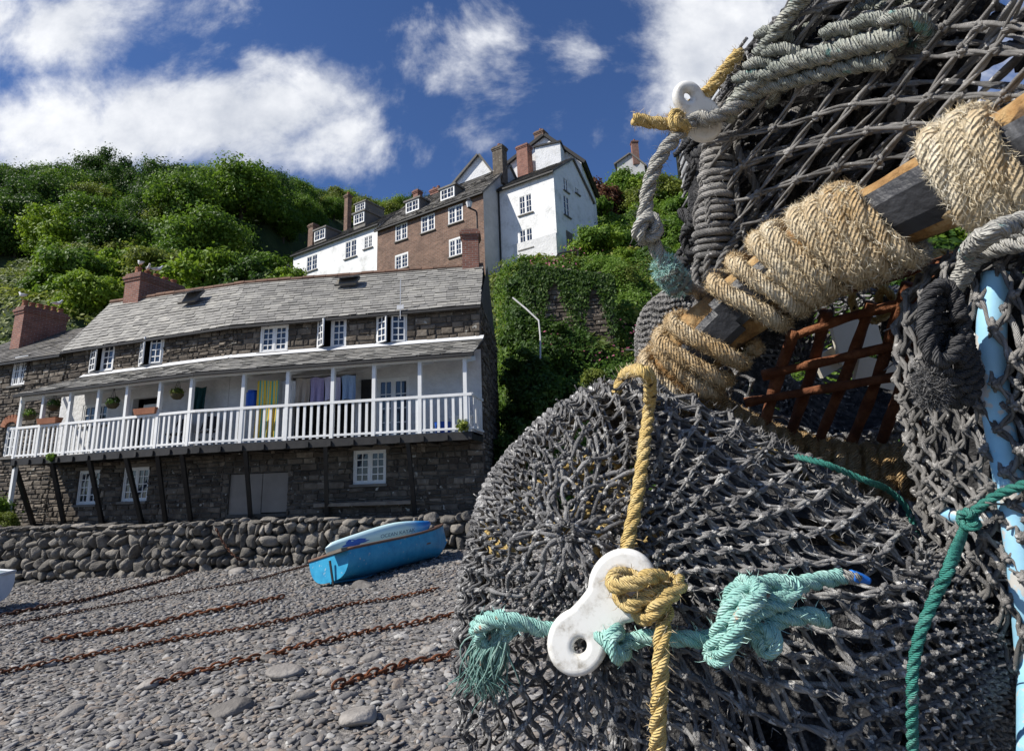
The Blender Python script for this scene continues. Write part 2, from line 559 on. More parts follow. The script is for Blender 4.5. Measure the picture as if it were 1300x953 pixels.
def window(par, W, rc, cols=2, rows=3, off=-.06, sill=True, arch=0, open_l=0, open_r=0, frame=.055, bar=.028, sillmat='slate_dark', curtain=False, name='window'):
    """sash/casement window set in its opening: frame+bars (window) > pane, casement, sill"""
    u0, u1, z0, z1 = rc
    mb = MB()
    W.box(mb, u0, u0 + frame, z0, z1, off, off + .07)
    W.box(mb, u1 - frame, u1, z0, z1, off, off + .07)
    W.box(mb, u0 + frame, u1 - frame, z0, z0 + frame, off, off + .068)
    W.box(mb, u0 + frame, u1 - frame, z1 - frame * (1 + arch), z1, off, off + .068)
    um = (u0 + u1) / 2
    W.box(mb, um - frame / 2, um + frame / 2, z0 + frame, z1 - frame, off, off + .062)
    gl = MB()
    def leaf(mbf, mbg, a, b, T):
        # one casement leaf between u=a and u=b; T maps (u, z, off) to a point
        f = frame * .75
        def bx(p, q, c, d, o0, o1):
            V = [T(x, z, o) for z in (c, d) for o in (o0, o1) for x in (p, q)]
            mbf.add(V, [[0, 2, 3, 1], [4, 5, 7, 6], [0, 1, 5, 4], [2, 6, 7, 3], [0, 4, 6, 2], [1, 3, 7, 5]])
        c, d = z0 + frame, z1 - frame * (1 + arch)
        bx(a, a + f, c, d, 0, .04); bx(b - f, b, c, d, 0, .04); bx(a + f, b - f, c, c + f, .002, .038); bx(a + f, b - f, d - f, d, .002, .038)
        half = max(1, cols // 2)
        for k in range(1, half):
            x = a + (b - a) * k / half
            bx(x - bar / 2, x + bar / 2, c + f, d - f, .006, .034)
        for k in range(1, rows):
            z = c + (d - c) * k / rows
            bx(a + f, b - f, z - bar / 2, z + bar / 2, .004, .036)
        mbg.quad(T(a + f * .5, c + f * .5, .015), T(b - f * .5, c + f * .5, .015), T(b - f * .5, d - f * .5, .015), T(a + f * .5, d - f * .5, .015))
    def flat(o):
        return lambda x, z, q: W.pt(x, z, off + o + q)
    def swing(h, ang, sgn):
        ca, sa = math.cos(ang), math.sin(ang)
        return lambda x, z, q: W.pt(h + (x - h) * ca - sgn * q * sa, z, off + .065 + abs(x - h) * sa + q * ca)
    cas, cgl = MB(), MB()
    a, b = u0 + frame, um - frame / 2
    leaf(cas if open_l else mb, cgl if open_l else gl, a, b, swing(a, open_l, 1) if open_l else flat(.012))
    a, b = um + frame / 2, u1 - frame
    leaf(cas if open_r else mb, cgl if open_r else gl, a, b, swing(b, open_r, -1) if open_r else flat(.012))
    if arch:
        n = 8
        for k in range(n):
            x0 = u0 + (u1 - u0) * k / n; x1 = u0 + (u1 - u0) * (k + 1) / n
            hgt = lambda x: z1 + (.14 * (1 - ((x - um) / (u1 - um)) ** 2)) * arch
            mb.quad(W.pt(x0, z1 - .02, off + .05), W.pt(x1, z1 - .02, off + .05), W.pt(x1, hgt(x1), off + .05), W.pt(x0, hgt(x0), off + .05))
    o = mb.build(name, MT['white'], par)
    if gl.n: gl.build('pane', MT['glass'], o)
    if cas.n:
        cas.build('casement', MT['white'], o)
        cgl.build('casement_pane', MT['glass'], o)
    # the room behind
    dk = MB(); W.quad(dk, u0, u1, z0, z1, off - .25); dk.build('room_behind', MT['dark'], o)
    if curtain:
        ct = MB()
        ct.quad(W.pt(u0, z0, off - .05), W.pt(u0 + (u1 - u0) * .22, z0, off - .05), W.pt(u0 + (u1 - u0) * .3, z1, off - .05), W.pt(u0, z1, off - .05))
        ct.quad(W.pt(u1 - (u1 - u0) * .22, z0, off - .05), W.pt(u1, z0, off - .05), W.pt(u1, z1, off - .05), W.pt(u1 - (u1 - u0) * .3, z1, off - .05))
        ct.build('curtain', MT['curtain'], o)
    if sill:
        sb = MB(); W.box(sb, u0 - .06, u1 + .06, z0 - .07, z0 - .003, off + .02, .09); sb.build('sill', MT[sillmat], o)
    return o


def chimney(par, c, ax, sx, sy, z0, z1, pots=2, mat='brick', cap=True, pot_h=.35, name='chimney', potmat='terra', pr=.11):
    ax = np.array([ax[0], ax[1], 0.0]); ax /= np.linalg.norm(ax)
    ay = np.array([-ax[1], ax[0], 0])
    c = np.array([c[0], c[1], 0.0])
    mb = MB()
    zc = z1 - .3 if cap else z1
    mb.box(c + Z * (z0 + zc) / 2, ax, ay, Z, sx, sy, zc - z0)
    if cap:
        mb.box(c + Z * (zc + .05), ax, ay, Z, sx + .07, sy + .07, .1)
        mb.box(c + Z * (zc + .15), ax, ay, Z, sx + .14, sy + .14, .1)
        mb.box(c + Z * (zc + .25), ax, ay, Z, sx + .02, sy + .02, .1)
    o = mb.build(name, MT[mat], par)
    for k in range(pots):
        p = c + ax * (sx * (-.5 + (k + .5) / pots)) + Z * z1
        pb = MB()
        hh = pot_h * random.uniform(.8, 1.2)
        zs = [0, .04, .05, hh - .06, hh - .05, hh, hh, hh - .12]
        rs = [pr * 1.25, pr * 1.25, pr * 1.1, pr * .85, pr * 1.05, pr * 1.05, pr * .7, pr * .7]
        P = np.array([p + Z * (z - .01) for z in zs]) + np.array([[0, 0, i * 1e-4] for i in range(len(zs))])
        pb.tubes(P[None], np.broadcast_to([1.0, 0, 0], (1, len(zs), 3)), np.array(rs)[None], 10, random.random())
        pb.build('chimney_pot', MT[potmat], o)
    return o, c + Z * z1


# ------------------------------------------------------------------ the long stone cottage
dA = np.array([-.9876, .157, 0]); dA /= np.linalg.norm(dA)
dB = np.array([-.945, .3265, 0]); dB /= np.linalg.norm(dB)
nA = np.array([-dA[1], dA[0], 0]); nA = nA if nA[1] < 0 else -nA
nB = np.array([-dB[1], dB[0], 0]); nB = nB if nB[1] < 0 else -nB
VER = 1.25
rail0 = np.array([-1.066, 15.0, 0]); rail1 = rail0 + dA * 7.69; rail2 = rail1 + dB * 7.18


def isect(p, d, q, e):
    t = np.linalg.solve(np.array([[d[0], -e[0]], [d[1], -e[1]]]), (q - p)[:2])
    return p + d * t[0]


wal0 = rail0 - nA * VER
wal1 = isect(wal0, dA, rail1 - nB * VER, dB)
wal2 = rail2 - nB * VER
WA = Wall(wal1, -dA); LA = float(np.dot(wal0 - wal1, WA.u))       # u from the bend to the right
WB = Wall(wal2, -dB); LB = float(np.dot(wal1 - wal2, WB.u))       # u from the left end to the bend
RA = Wall(rail1, -dA); RLA = 7.69
RB = Wall(rail2, -dB); RLB = 7.18
Z_BASE, Z_FLOOR, Z_VTOP, Z_VEAVE, Z_EAVE, Z_RIDGE = .55, 2.65, 5.12, 4.62, 6.34, 8.48

cot = empty('stone_cottage', (wal1[0], wal1[1], Z_BASE), 'long dark stone cottage with slate roof and white balustraded verandah above the boulder wall', 'cottage')
CB = np.array([wal1[0], wal1[1], Z_BASE])


class PB:      # build helper: parts of a thing, in world coordinates
    def __init__(s, root, base): s.root, s.base = root, base


_obuild = MB.build


def rooted(self, name, mat, parent=None, base=None, smooth=False):
    """parts get coordinates relative to their top-level thing"""
    if parent is not None and base is None:
        r = parent
        while r.parent: r = r.parent
        base = np.array(r.location)
    return _obuild(self, name, mat, parent, base, smooth)


MB.build = rooted

up_w = {}   # upper windows
upperA = [((331, 413, 366, 447), 4, 4, 0, 0), ((403, 404, 440, 442), 4, 4, .7, 0), ((478, 399, 517, 437), 4, 4, .5, .2)]
upperB = [((115, 437, 145, 472), 4, 4, .3, 0), ((178, 427, 208, 464), 4, 4, .45, .1)]
lowA = [((448, 571, 490, 614), 4, 4, 0, 0)]
lowB = [((98, 597, 125, 640), 4, 4, 0, 0), ((155, 593, 188, 636), 4, 4, 0, 0)]
hA = [WA.rect(*w[0]) for w in upperA]; hAl = [WA.rect(*w[0]) for w in lowA]
hB = [WB.rect(*w[0]) for w in upperB]; hBl = [WB.rect(*w[0]) for w in lowB]
pan = [WA.rect(290, 600, 365, 652)]
# openings on the verandah
doorA = WA.rect(372, 468, 452, 545); frenchA = WA.rect(479, 480, 520, 545)
doorB = WB.rect(168, 505, 202, 560); winB = WB.rect(106, 513, 138, 540)
dz = lambda r: (r[0], r[1], Z_FLOOR + .02, min(r[3], 4.55))
doorA, frenchA, doorB = dz(doorA), dz(frenchA), dz(doorB)

mb = MB(); core = MB()
for (W, L, hu, hl) in ((WA, LA, hA, hAl + pan), (WB, LB, hB, hBl)):
    rubble(mb, W, 0, L, lambda u: 5.15, lambda u: Z_EAVE, hu)
    rubble(mb, W, 0, L, lambda u: Z_BASE - .2, lambda u: Z_FLOOR - .05, hl)
    W.holed(core, 0, L, 4.55, Z_EAVE, hu, 0, .3)
    W.holed(core, 0, L, Z_BASE - .3, Z_FLOOR, hl, 0, .3)
# right gable end and the hidden back
WG = Wall(wal0, np.array([.05, 1.0, 0])); LG = 5.4
rubble(mb, WG, 0, LG, lambda u: Z_BASE - .2, lambda u: Z_EAVE + min(u, LG - u) * .78, [])
core.quad(WG.pt(0, 0), WG.pt(LG, 0), WG.pt(LG, Z_EAVE), WG.pt(0, Z_EAVE))
core.add([WG.pt(0, Z_EAVE), WG.pt(LG, Z_EAVE), WG.pt(LG / 2, Z_RIDGE)], [[0, 1, 2]])
bk0, bk1, bk2 = WG.pt(LG, 0), wal1 - nA * 5.4, wal2 - nB * 5.4
for p, q in ((bk0, bk1), (bk1, bk2), (bk2, wal2)):
    core.quad(p, q, q + Z * Z_EAVE, p + Z * Z_EAVE)
wl = mb.build('wall', MT['stone'], cot); core.build('mortar', MT['mortar'], wl)

# upper windows, lower windows
for W, lst in ((WA, upperA + lowA), (WB, upperB + lowB)):
    for (r, c, rw, ol, orr) in lst:
        low = r[1] > 560
        window(cot, W, W.rect(*r), c, rw, off=-.1 if low else -.05, open_l=ol, open_r=orr, curtain=(ol == 0))
# timber lintels and grey boarded opening
for W, lst in ((WA, hA + hAl), (WB, hB + hBl)):
    for h in lst:
        lb = MB(); W.box(lb, h[0] - .12, h[1] + .12, h[3] + .004, h[3] + .1, -.02, .045); lb.build('lintel', MT['timber'], cot)
u0, u1, z0, z1 = pan[0]
pn = MB(); um = u0 + (u1 - u0) * .55
WA.box(pn, u0, um - .012, z0, z1, -.1, -.06, .4); WA.box(pn, um + .012, u1, z0 + .03, z1 + .02, -.1, -.058, .6)
pn.build('boarded_panel', MT['panel'], cot)
pn = MB(); WA.box(pn, WA.px(404, 655)[0], WA.px(526, 652)[0], .93, 1.02, 0.05, .3); pn.build('plank_shelf', MT['timber'], cot)
# dark low doorway strip above the boards
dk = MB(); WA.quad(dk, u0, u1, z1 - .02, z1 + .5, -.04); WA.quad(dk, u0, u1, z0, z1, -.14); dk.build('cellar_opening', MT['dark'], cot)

# verandah back wall
vw = MB()
WA.holed(vw, 0, LA, Z_FLOOR, 5.0, [doorA, frenchA], .045, .2)
WB.holed(vw, 0, LB, Z_FLOOR, 5.0, [doorB, winB], .045, .2)
vw.build('verandah_wall', MT['lime'], cot)
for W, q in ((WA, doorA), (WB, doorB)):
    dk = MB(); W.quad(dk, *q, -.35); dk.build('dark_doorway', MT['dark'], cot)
window(cot, WB, winB, 4, 2, off=-.04, name='verandah_window')
window(cot, WA, frenchA, 4, 4, off=-.04, sill=False, name='french_window')
hd = MB(); a, b = doorB[0] + .35, doorB[1] - .05
WB.box(hd, a, b, doorB[2], doorB[2] + 1.1, -.1, -.05); WB.box(hd, a, b, doorB[2] + 1.2, doorB[2] + 1.5, -.1, -.055)
hd.build('half_door', MT['white'], cot)
sh = MB(); WA.box(sh, frenchA[0] - .45, frenchA[0] - .04, frenchA[2], frenchA[3], .05, .09); sh.build('shutter', MT['black'], cot)

# verandah floor, joists, beams
fl = MB()
for p, q, r, s in ((rail1, rail0, wal0, wal1), (rail2, rail1, wal1, wal2)):
    fl.quad(p + Z * Z_FLOOR, q + Z * Z_FLOOR, r + Z * Z_FLOOR, s + Z * Z_FLOOR)
    fl.quad(p + Z * (Z_FLOOR - .05), s + Z * (Z_FLOOR - .05), r + Z * (Z_FLOOR - .05), q + Z * (Z_FLOOR - .05))
RA.box(fl, 0, RLA, Z_FLOOR - .2, Z_FLOOR - .001, -.1, .02); RB.box(fl, 0, RLB, Z_FLOOR - .2, Z_FLOOR - .001, -.1, .02)
fl.build('verandah_floor', MT['black'], cot)
jb = MB()
for W, L in ((RA, RLA), (RB, RLB)):
    k = .2
    while k < L:
        W.box(jb, k - .045, k + .045, Z_FLOOR - .19, Z_FLOOR - .055, -VER + .05, .07, random.random()); k += .62
jb.build('joists', MT['black'], cot)

# balustrade
for W, L, e in ((RA, RLA, 0), (RB, RLB, 1)):
    rb = MB()
    W.box(rb, 0.0, L, Z_FLOOR + .9, Z_FLOOR + .97, -.05, .03); W.box(rb, 0, L, Z_FLOOR + .06, Z_FLOOR + .115, -.035, .015)
    k = .1
    while k < L - .04:
        tw = random.uniform(-.006, .006)
        W.box(rb, k - .034 + tw, k + .034 + tw, Z_FLOOR + .02, Z_FLOOR + .898, -.026, .006, random.random()); k += .192
    rb.build('balustrade', MT['white'], cot)
    # the return at the outer end
    if e == 0:
        eb = MB(); q0 = W.pt(L, 0); q1 = wal0.copy()
        for zz, hh in ((.9, .07), (.06, .055)):
            eb.bar(q0 + Z * (Z_FLOOR + zz + hh / 2), q1 + Z * (Z_FLOOR + zz + hh / 2), .06, hh)
        for k in range(1, 6): eb.bar(q0 + (q1 - q0) * k / 6 + Z * (Z_FLOOR + .05), q0 + (q1 - q0) * k / 6 + Z * (Z_FLOOR + .9), .06, .03, up=WA.u)
        eb.build('balustrade', MT['white'], cot)
PX = [23, 55, 90, 126, 162, 204, 244, 310, 366, 423, 475, 533, 590]
PY = [520, 512, 505, 500, 496, 490, 484, 480, 476, 474, 472, 468, 465]
post_at = []
for x, y in zip(PX, PY):
    W = RB if x < 250 else RA
    a = W.px(x, y)[0]; a = min(max(a, .04), (RLB if W is RB else RLA) - .04)
    pb = MB(); W.box(pb, a - .048, a + .048, Z_FLOOR + .01, 4.62, -.07, .026, random.random())
    pb.build('verandah_post', MT['white'], cot)
    br = MB(); p = W.pt(a, 4.45, -.05)
    br.bar(p + Z * .02, p - W.n * (VER - .15) + Z * .3, .06, .12, rnd=.4); br.build('rafter', MT['white'], cot)
    post_at.append((W, a))
cb = MB(); RA.box(cb, 0, RLA, 4.5, 4.62, -.06, .015); RB.box(cb, 0, RLB, 4.5, 4.62, -.06, .015); cb.build('verandah_beam', MT['white'], cot)

# verandah lean-to roof
vr = MB()
ov = .16
e0, e1, e2 = [p + Z * Z_VEAVE for p in (RA.pt(RLA + .1, 0, ov), isect(rail0 + nA * ov, dA, rail1 + nB * ov, dB), RB.pt(-.1, 0, ov))]
t0, t1, t2 = [p + Z * 5.30 for p in (wal0 + WA.u * .1 + nA * .03, isect(wal0 + nA * .03, dA, wal2 + nB * .03, dB), wal2 + WB.u * .9 + nB * .03)]
slates(vr, e1, e0, t1, t0, .17, .3); slates(vr, e2, e1, t2, t1, .17, .3)
for a, b, c, d in ((e1, e0, t0, t1), (e2, e1, t1, t2)):
    vr.quad(a - Z * .02, b - Z * .02, c - Z * .02, d - Z * .02, .1)
vro = vr.build('verandah_roof', MT['slate'], cot)
ls = MB(); g0 = WA.pt(0, 0)
for a, b in ((t1, t0), (t2, t1)):
    nn = nA if a is t1 else nB
    ls.quad(a + nn * .16 - Z * .035, b + nn * .16 - Z * .035, b + Z * .1, a + Z * .1)
ls.build('flashing', MT['lead'], vro)
gt = MB()
for a, b in ((e1, e0), (e2, e1)): gt.bar(a - Z * .05, b - Z * .05, .09, .07)
gt.build('gutter', MT['black'], vro)

# diagonal struts
for (xt, yt, xb, yb) in ((14, 602, 43, 668), (62, 597, 82, 668), (110, 592, 130, 665), (157, 588, 180, 664), (197, 585, 210, 662), (228, 583, 242, 660), (310, 572, 318, 656), (412, 567, 415, 655), (517, 562, 527, 652)):
    Wr, Ww = (RB, WB) if xt < 250 else (RA, WA)
    p = Wr.pt(Wr.px(xt, yt)[0], Z_FLOOR - .16, -.05); a, z = Ww.px(xb, yb, .08)
    sb = MB(); sb.bar(p, Ww.pt(a, max(z, .56), .08), .1, .12, rnd=random.random()); sb.build('strut', MT['black'], cot)

# main roof
rf = MB(); R_R, R_M, R_L = np.array([-.86, 18.9, Z_RIDGE]), np.array([-9.2, 19.75, Z_RIDGE]), np.array([-14.9, 21.3, Z_RIDGE])
E_R = WA.pt(LA + .06, Z_EAVE - .1, .2); E_L = WB.pt(-.1, Z_EAVE - .1, .2); E_M = isect(wal0 + nA * .2, dA, wal2 + nB * .2, dB) + Z * (Z_EAVE - .1)
slates(rf, E_M, E_R, R_M, R_R, .19, .3); slates(rf, E_L, E_M, R_L, R_M, .19, .3)
B_R, B_M, B_L = bk0 + Z * Z_EAVE, bk1 + Z * Z_EAVE, bk2 + Z * Z_EAVE
for a, b, c, d in ((E_M, E_R, R_R, R_M), (E_L, E_M, R_M, R_L), (R_M, R_R, B_R, B_M), (R_L, R_M, B_M, B_L)):
    rf.quad(a - Z * .03, b - Z * .03, c - Z * .03, d - Z * .03, .1)
rf.add([E_L - Z * .03, R_L - Z * .03, B_L - Z * .03], [[0, 1, 2]])
roof = rf.build('roof', MT['slate'], cot)
rt = MB()
for a, b in ((R_M, R_R), (R_L, R_M)):
    n = int(np.linalg.norm(b - a) / .4)
    for k in range(n):
        p, q = a + (b - a) * k / n, a + (b - a) * (k + .97) / n
        P = np.array([p, q]) + Z * random.uniform(-.015, .015)
        rt.tubes(P[None], np.broadcast_to(Z, (1, 2, 3)), .1, 8, random.random())
rt.build('ridge_tiles', MT['ridge'], roof)
gt = MB()
for a, b in ((E_M, E_R), (E_L, E_M)): gt.bar(a - Z * .06, b - Z * .06, .08, .07)
gt.build('gutter', MT['black'], roof)
# skylights
nrmA = np.cross(E_R - E_M, R_M - E_M); nrmA /= np.linalg.norm(nrmA); nrmA = nrmA if nrmA[2] > 0 else -nrmA
nrmB = np.cross(E_M - E_L, R_L - E_L); nrmB /= np.linalg.norm(nrmB); nrmB = nrmB if nrmB[2] > 0 else -nrmB
for (x, y, nr, p0, du, w, h, tilt) in ((441, 357, nrmA, E_M, WA.u, .72, .5, .35), (243, 377, nrmB, E_M, WB.u, .75, .6, .45)):
    c = on_plane(x, y, p0 + nr * .05, nr)
    v = np.cross(nr, du)
    sk = MB(); sk.box(c, du, v, nr, w, h, .08); o = sk.build('skylight', MT['slate_dark'], roof)
    v2 = v * math.cos(tilt) + nr * math.sin(tilt); n2 = np.cross(du, v2)
    top = c + v * h / 2 + nr * .07 if v[2] > 0 else c - v * h / 2 + nr * .07
    if v[2] < 0: v, v2 = -v, -v
    v2 = v * math.cos(tilt) - nr * math.sin(tilt)
    n2 = np.cross(du, v2)
    n2 = n2 if n2[2] > 0 else -n2
    pc = top - v2 * h / 2
    sg = MB(); sg.box(pc, du, v2, n2, w, h, .035); fo = sg.build('skylight_sash', MT['slate_dark'], o)
    gg = MB(); gg.box(pc + n2 * .02, du, v2, n2, w - .12, h - .12, .012); gg.build('pane', MT['glass'], fo)
# chimneys on the cottage
ch1, top1 = chimney(cot, R_L + (R_M - R_L) * .19 + np.array([.33, .944, 0]) * .75, (.35, 1), 1.9, .75, Z_RIDGE - 1.3, Z_RIDGE + .95, 5, pot_h=.27, pr=.11)
ch2, top2 = chimney(cot, (-1.28, 19.0), (1, 0), .55, .55, Z_RIDGE - .8, Z_RIDGE + 1.25, 0)
ant = MB()
p = WA.pt(WA.px(512, 400)[0], 6.0, .25); ant.bar(p, p + Z * 1.2, .02, .02, up=(1, 0, 0)); ant.bar(p + Z * .35 - WA.u * .1, p + Z * .35 + WA.u * .1, .02, .12)
ant.build('aerial', MT['lead'], cot)

# ------------------------------------------------------------------ neighbour on the left
W2 = Wall(wal2 + dB * 7.0 + nB * .0, -dB)
nb = empty('neighbour_cottage', (wal2[0] - 3, wal2[1] + 1, .3), 'stone cottage with brick chimney adjoining the left end of the long cottage', 'cottage')
hN = [W2.rect(16, 452, 33, 489)]
hN2 = [W2.rect(6, 541, 20, 580)]
mb, core = MB(), MB()
rubble(mb, W2, 0, 6.95, lambda u: -.5, lambda u: 6.25, hN + hN2)
W2.holed(core, 0, 6.95, -.6, 6.25, hN + hN2, 0, .3)
p, q = W2.pt(0, 0), W2.pt(0, 0) - nB * 5
core.quad(p, q, q + Z * 6.2, p + Z * 6.2)
core.quad(q, q - dB * 6.9, q - dB * 6.9 + Z * 6.2, q + Z * 6.2)
w_ = mb.build('wall', MT['stone'], nb); core.build('mortar', MT['mortar'], w_)
window(nb, W2, hN[0], 4, 4, off=-.08); window(nb, W2, hN2[0], 2, 3, off=-.08, arch=1)
ab = MB()
h = hN2[0]; um = (h[0] + h[1]) / 2
for k in range(9):
    a = PI * (k + .5) / 9; rr = (h[1] - h[0]) / 2 + .12
    c = W2.pt(um - math.cos(a) * rr, h[3] + math.sin(a) * .26, .02)
    ab.box(c, W2.u * math.sin(a) + Z * math.cos(a), W2.n, Z * math.sin(a) - W2.u * math.cos(a), .12, .1, .24, random.random())
ab.build('brick_arch', MT['terra'], nb)
rf = MB(); a0, a1 = W2.pt(-.3, 6.15, .22), W2.pt(6.92, 6.15, .22); r0, r1 = W2.pt(-.3, 8.1, -2.6), W2.pt(7.2, 8.1, -2.6)
slates(rf, a0, a1, r0, r1, .2, .3)
rf.quad(a0 - Z * .03, a1 - Z * .03, r1 - Z * .03, r0 - Z * .03); b0, b1 = W2.pt(-.3, 6.15, -5.2), W2.pt(6.92, 6.15, -5.2)
rf.quad(r0, r1, b1, b0)
ro = rf.build('roof', MT['slate_dark'], nb)
gt = MB(); gt.bar(a0 - Z * .06, a1 - Z * .06, .08, .08); gt.build('gutter', MT['black'], ro)
q = W2.pt(*W2.px(52, 410, -1.9), -1.9)
ch3, top3 = chimney(nb, q, (.45, 1), 1.55, .62, 6.6, q[2] + .5, 6, pot_h=.27, pr=.1)

# ------------------------------------------------------------------ houses up the hill
uL = np.array([-.835, .5495, 0]); vB = np.array([.5495, .835, 0])     # along the row to the left / back into the hill
K1 = np.array([-1.38, 32.5, 0])


def hill_house(name, label, corner, width, depth, zb, ze, zr, wallmat, wins=(), gable=None, roofmat='slate_dark', gwins=(), base_drop=3, winkw=None, cat='house', front_sign=-1, u=None, arches=()):
    u = uL if u is None else u
    v = np.array([-u[1], u[0], 0]); v = v if v[1] > 0 else -v
    root = empty(name, (corner + u * width / 2 + v * depth / 2)[:2].tolist() + [zb], label, cat)
    W = Wall(corner + u * width, -u)
    Gd = Wall(corner, v)                      # right gable, seen from its outside
    mb = MB()
    rc = [W.rect(*w) for w in wins]; rg = [Gd.rect(*w) for w in gwins]
    W.holed(mb, 0, width, zb - base_drop, ze, rc, 0, .15)
    gm = MB()
    Gd.holed(gm, 0, depth, zb - base_drop, ze, rg, 0, .15)
    gm.add([Gd.pt(0, ze), Gd.pt(depth, ze), Gd.pt(depth / 2, zr)], [[0, 1, 2]], [[(0, ze), (depth, ze), (depth / 2, zr)]])
    pL = corner + u * width
    bk = corner + v * depth
    gm.quad(pL + v * depth + Z * (zb - base_drop), pL + Z * (zb - base_drop), pL + Z * ze, pL + v * depth + Z * ze)
    gm.add([pL + v * depth + Z * ze, pL + Z * ze, pL + v * depth / 2 + Z * zr], [[0, 1, 2]])
    gm.quad(bk + Z * (zb - base_drop), bk + u * width + Z * (zb - base_drop), bk + u * width + Z * ze, bk + Z * ze)
    wo = mb.build('wall', MT[wallmat], root)
    gm.build('gable_wall', MT[gable or wallmat], root)
    for i, r in enumerate(rc):
        window(root, W, r, 4, 3, off=-.07, curtain=False, arch=1 if i in arches else 0)
    for r in rg: window(root, Gd, r, 2, 3, off=-.07)
    rf = MB(); o = .18
    a0, a1 = W.pt(-.12, ze - o * .6, o), W.pt(width + .1, ze - o * .6, o)
    r0, r1 = W.pt(-.12, zr, -depth / 2), W.pt(width + .1, zr, -depth / 2)
    slates(rf, a0, a1, r0, r1, .26, .36, .02)
    b0, b1 = W.pt(-.12, ze - .1, -depth - o), W.pt(width + .1, ze - .1, -depth - o)
    slates(rf, b1, b0, r1, r0, .5, .8, .02)
    for q in ((a0, a1, r1, r0), (b1, b0, r0, r1)):
        rf.quad(*[p - Z * .035 for p in q], .1)
    for e in (0, 1):   # verge thickness
        A, R_, B = (a1, r1, b1) if e else (a0, r0, b0)
        rf.bar(A - Z * .06, R_ - Z * .06, .05, .12); rf.bar(R_ - Z * .06, B - Z * .06, .05, .12)
    ro = rf.build('roof', MT[roofmat], root)
    gt = MB(); gt.bar(a0 - Z * .1, a1 - Z * .1, .1, .1); gt.build('gutter', MT['black'], ro)
    return root, W, Gd, ro


def dormer(root, W, rc_px, depth=2.2, back=.55, wallmat='black'):
    """gabled-front roof window: box cheeks, flat slated top, white sash"""
    off = -back
    u0, u1, z0, z1 = W.rect(*rc_px, off)
    d = MB()
    W.box(d, u0 - .06, u0, z0 - .3, z1 + .1, off - depth, off - .002); W.box(d, u1, u1 + .06, z0 - .3, z1 + .1, off - depth, off - .002)
    W.box(d, u0, u1, z0 - .35, z0 - .07, off - .3, off - .01)
    do = d.build('dormer', MT['slate_dark'], root)
    t = MB(); W.box(t, u0 - .16, u1 + .16, z1 + .02, z1 + .14, off - depth, off + .14); t.build('dormer_roof', MT['slate_dark'], do)
    Wd = Wall(W.pt(0, 0, off), W.u)
    # the window is a sub-part of the dormer: built flat here
    mb = MB(); f = .09
    Wd.box(mb, u0, u0 + f, z0, z1, 0, .07); Wd.box(mb, u1 - f, u1, z0, z1, 0, .07); Wd.box(mb, u0 + f, u1 - f, z0, z0 + f, 0, .068); Wd.box(mb, u0 + f, u1 - f, z1 - f, z1, 0, .068)
    for k in (1, 2, 3):
        x = u0 + (u1 - u0) * k / 4; w = .06 if k == 2 else .025
        Wd.box(mb, x - w / 2, x + w / 2, z0 + f, z1 - f, .005, .06)
    z = (z0 + z1) / 2; Wd.box(mb, u0 + f, u1 - f, z - .015, z + .015, .01, .055)
    mb.build('dormer_window', MT['white'], do)
    gl = MB(); Wd.quad(gl, u0, u1, z0, z1, .02); gl.build('dormer_pane', MT['glass'], do)
    return do


# brown brick house, middle of the row
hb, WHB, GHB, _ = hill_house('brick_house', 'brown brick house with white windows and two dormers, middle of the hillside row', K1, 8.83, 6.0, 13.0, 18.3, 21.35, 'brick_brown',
    [(502, 284, 517, 305), (534.6, 273, 552, 294), (569, 261, 587.5, 283), (501.5, 322, 518, 341), (570, 302, 586.5, 325)], gable='render_grey', arches=(3, 4))  # gable is white render in shade; the shade is put into this grey
for r in ((516, 255, 532.6, 269), (560, 239, 577.6, 253)): dormer(hb, WHB, r)
p = K1 + vB * 2.2 + uL * .2; chimney(hb, p, uL, .75, .55, 19.6, 22.3, 1, 'stone', pot_h=.25)
p = WHB.pt(*WHB.px(530, 247, -3.0), -3.0); chimney(hb, p, uL, .45, .45, 20.0, p[2] + .3, 0, 'brick')
p = WHB.pt(*WHB.px(554, 242, -4.5), -4.5); chimney(hb, p, uL, .8, .5, 20.0, p[2] + .1, 2, 'brick', pot_h=.2)
# white house at the left end of the row
hw, WHW, _, _ = hill_house('white_house', 'low white house with dark slate roof at the left end of the hillside row', K1 + uL * 8.86 + vB * .15, 9.1, 6.0, 13.2, 18.85, 21.2, 'render',
    [(389, 324, 403, 343.5), (438, 305, 453, 327), (462, 299, 473, 315)])
for r in ((400, 292, 413.5, 305), (450, 271, 463, 284)): dormer(hw, WHW, r)
p = WHW.pt(*WHW.px(398, 293, -1.2), -1.2); chimney(hw, p, uL, .55, .55, 19.0, p[2] + .5, 0, 'brick_brown')
p = WHW.pt(*WHW.px(442, 252, -3.2), -3.2); chimney(hw, p, uL, .4, .4, 20.5, p[2] + .3, 1, 'brick_brown', pot_h=.2)
# a further roof behind the white house, with its own dormer
hr, WHR, _, _ = hill_house('cottage_behind', 'slate roofed cottage with one dormer, half hidden behind the low white house', K1 + uL * 11.0 + vB * 6.6, 6.0, 5.0, 15, 20.4, 22.6, 'render_grey')
dormer(hr, WHR, (452, 258.5, 464, 268))
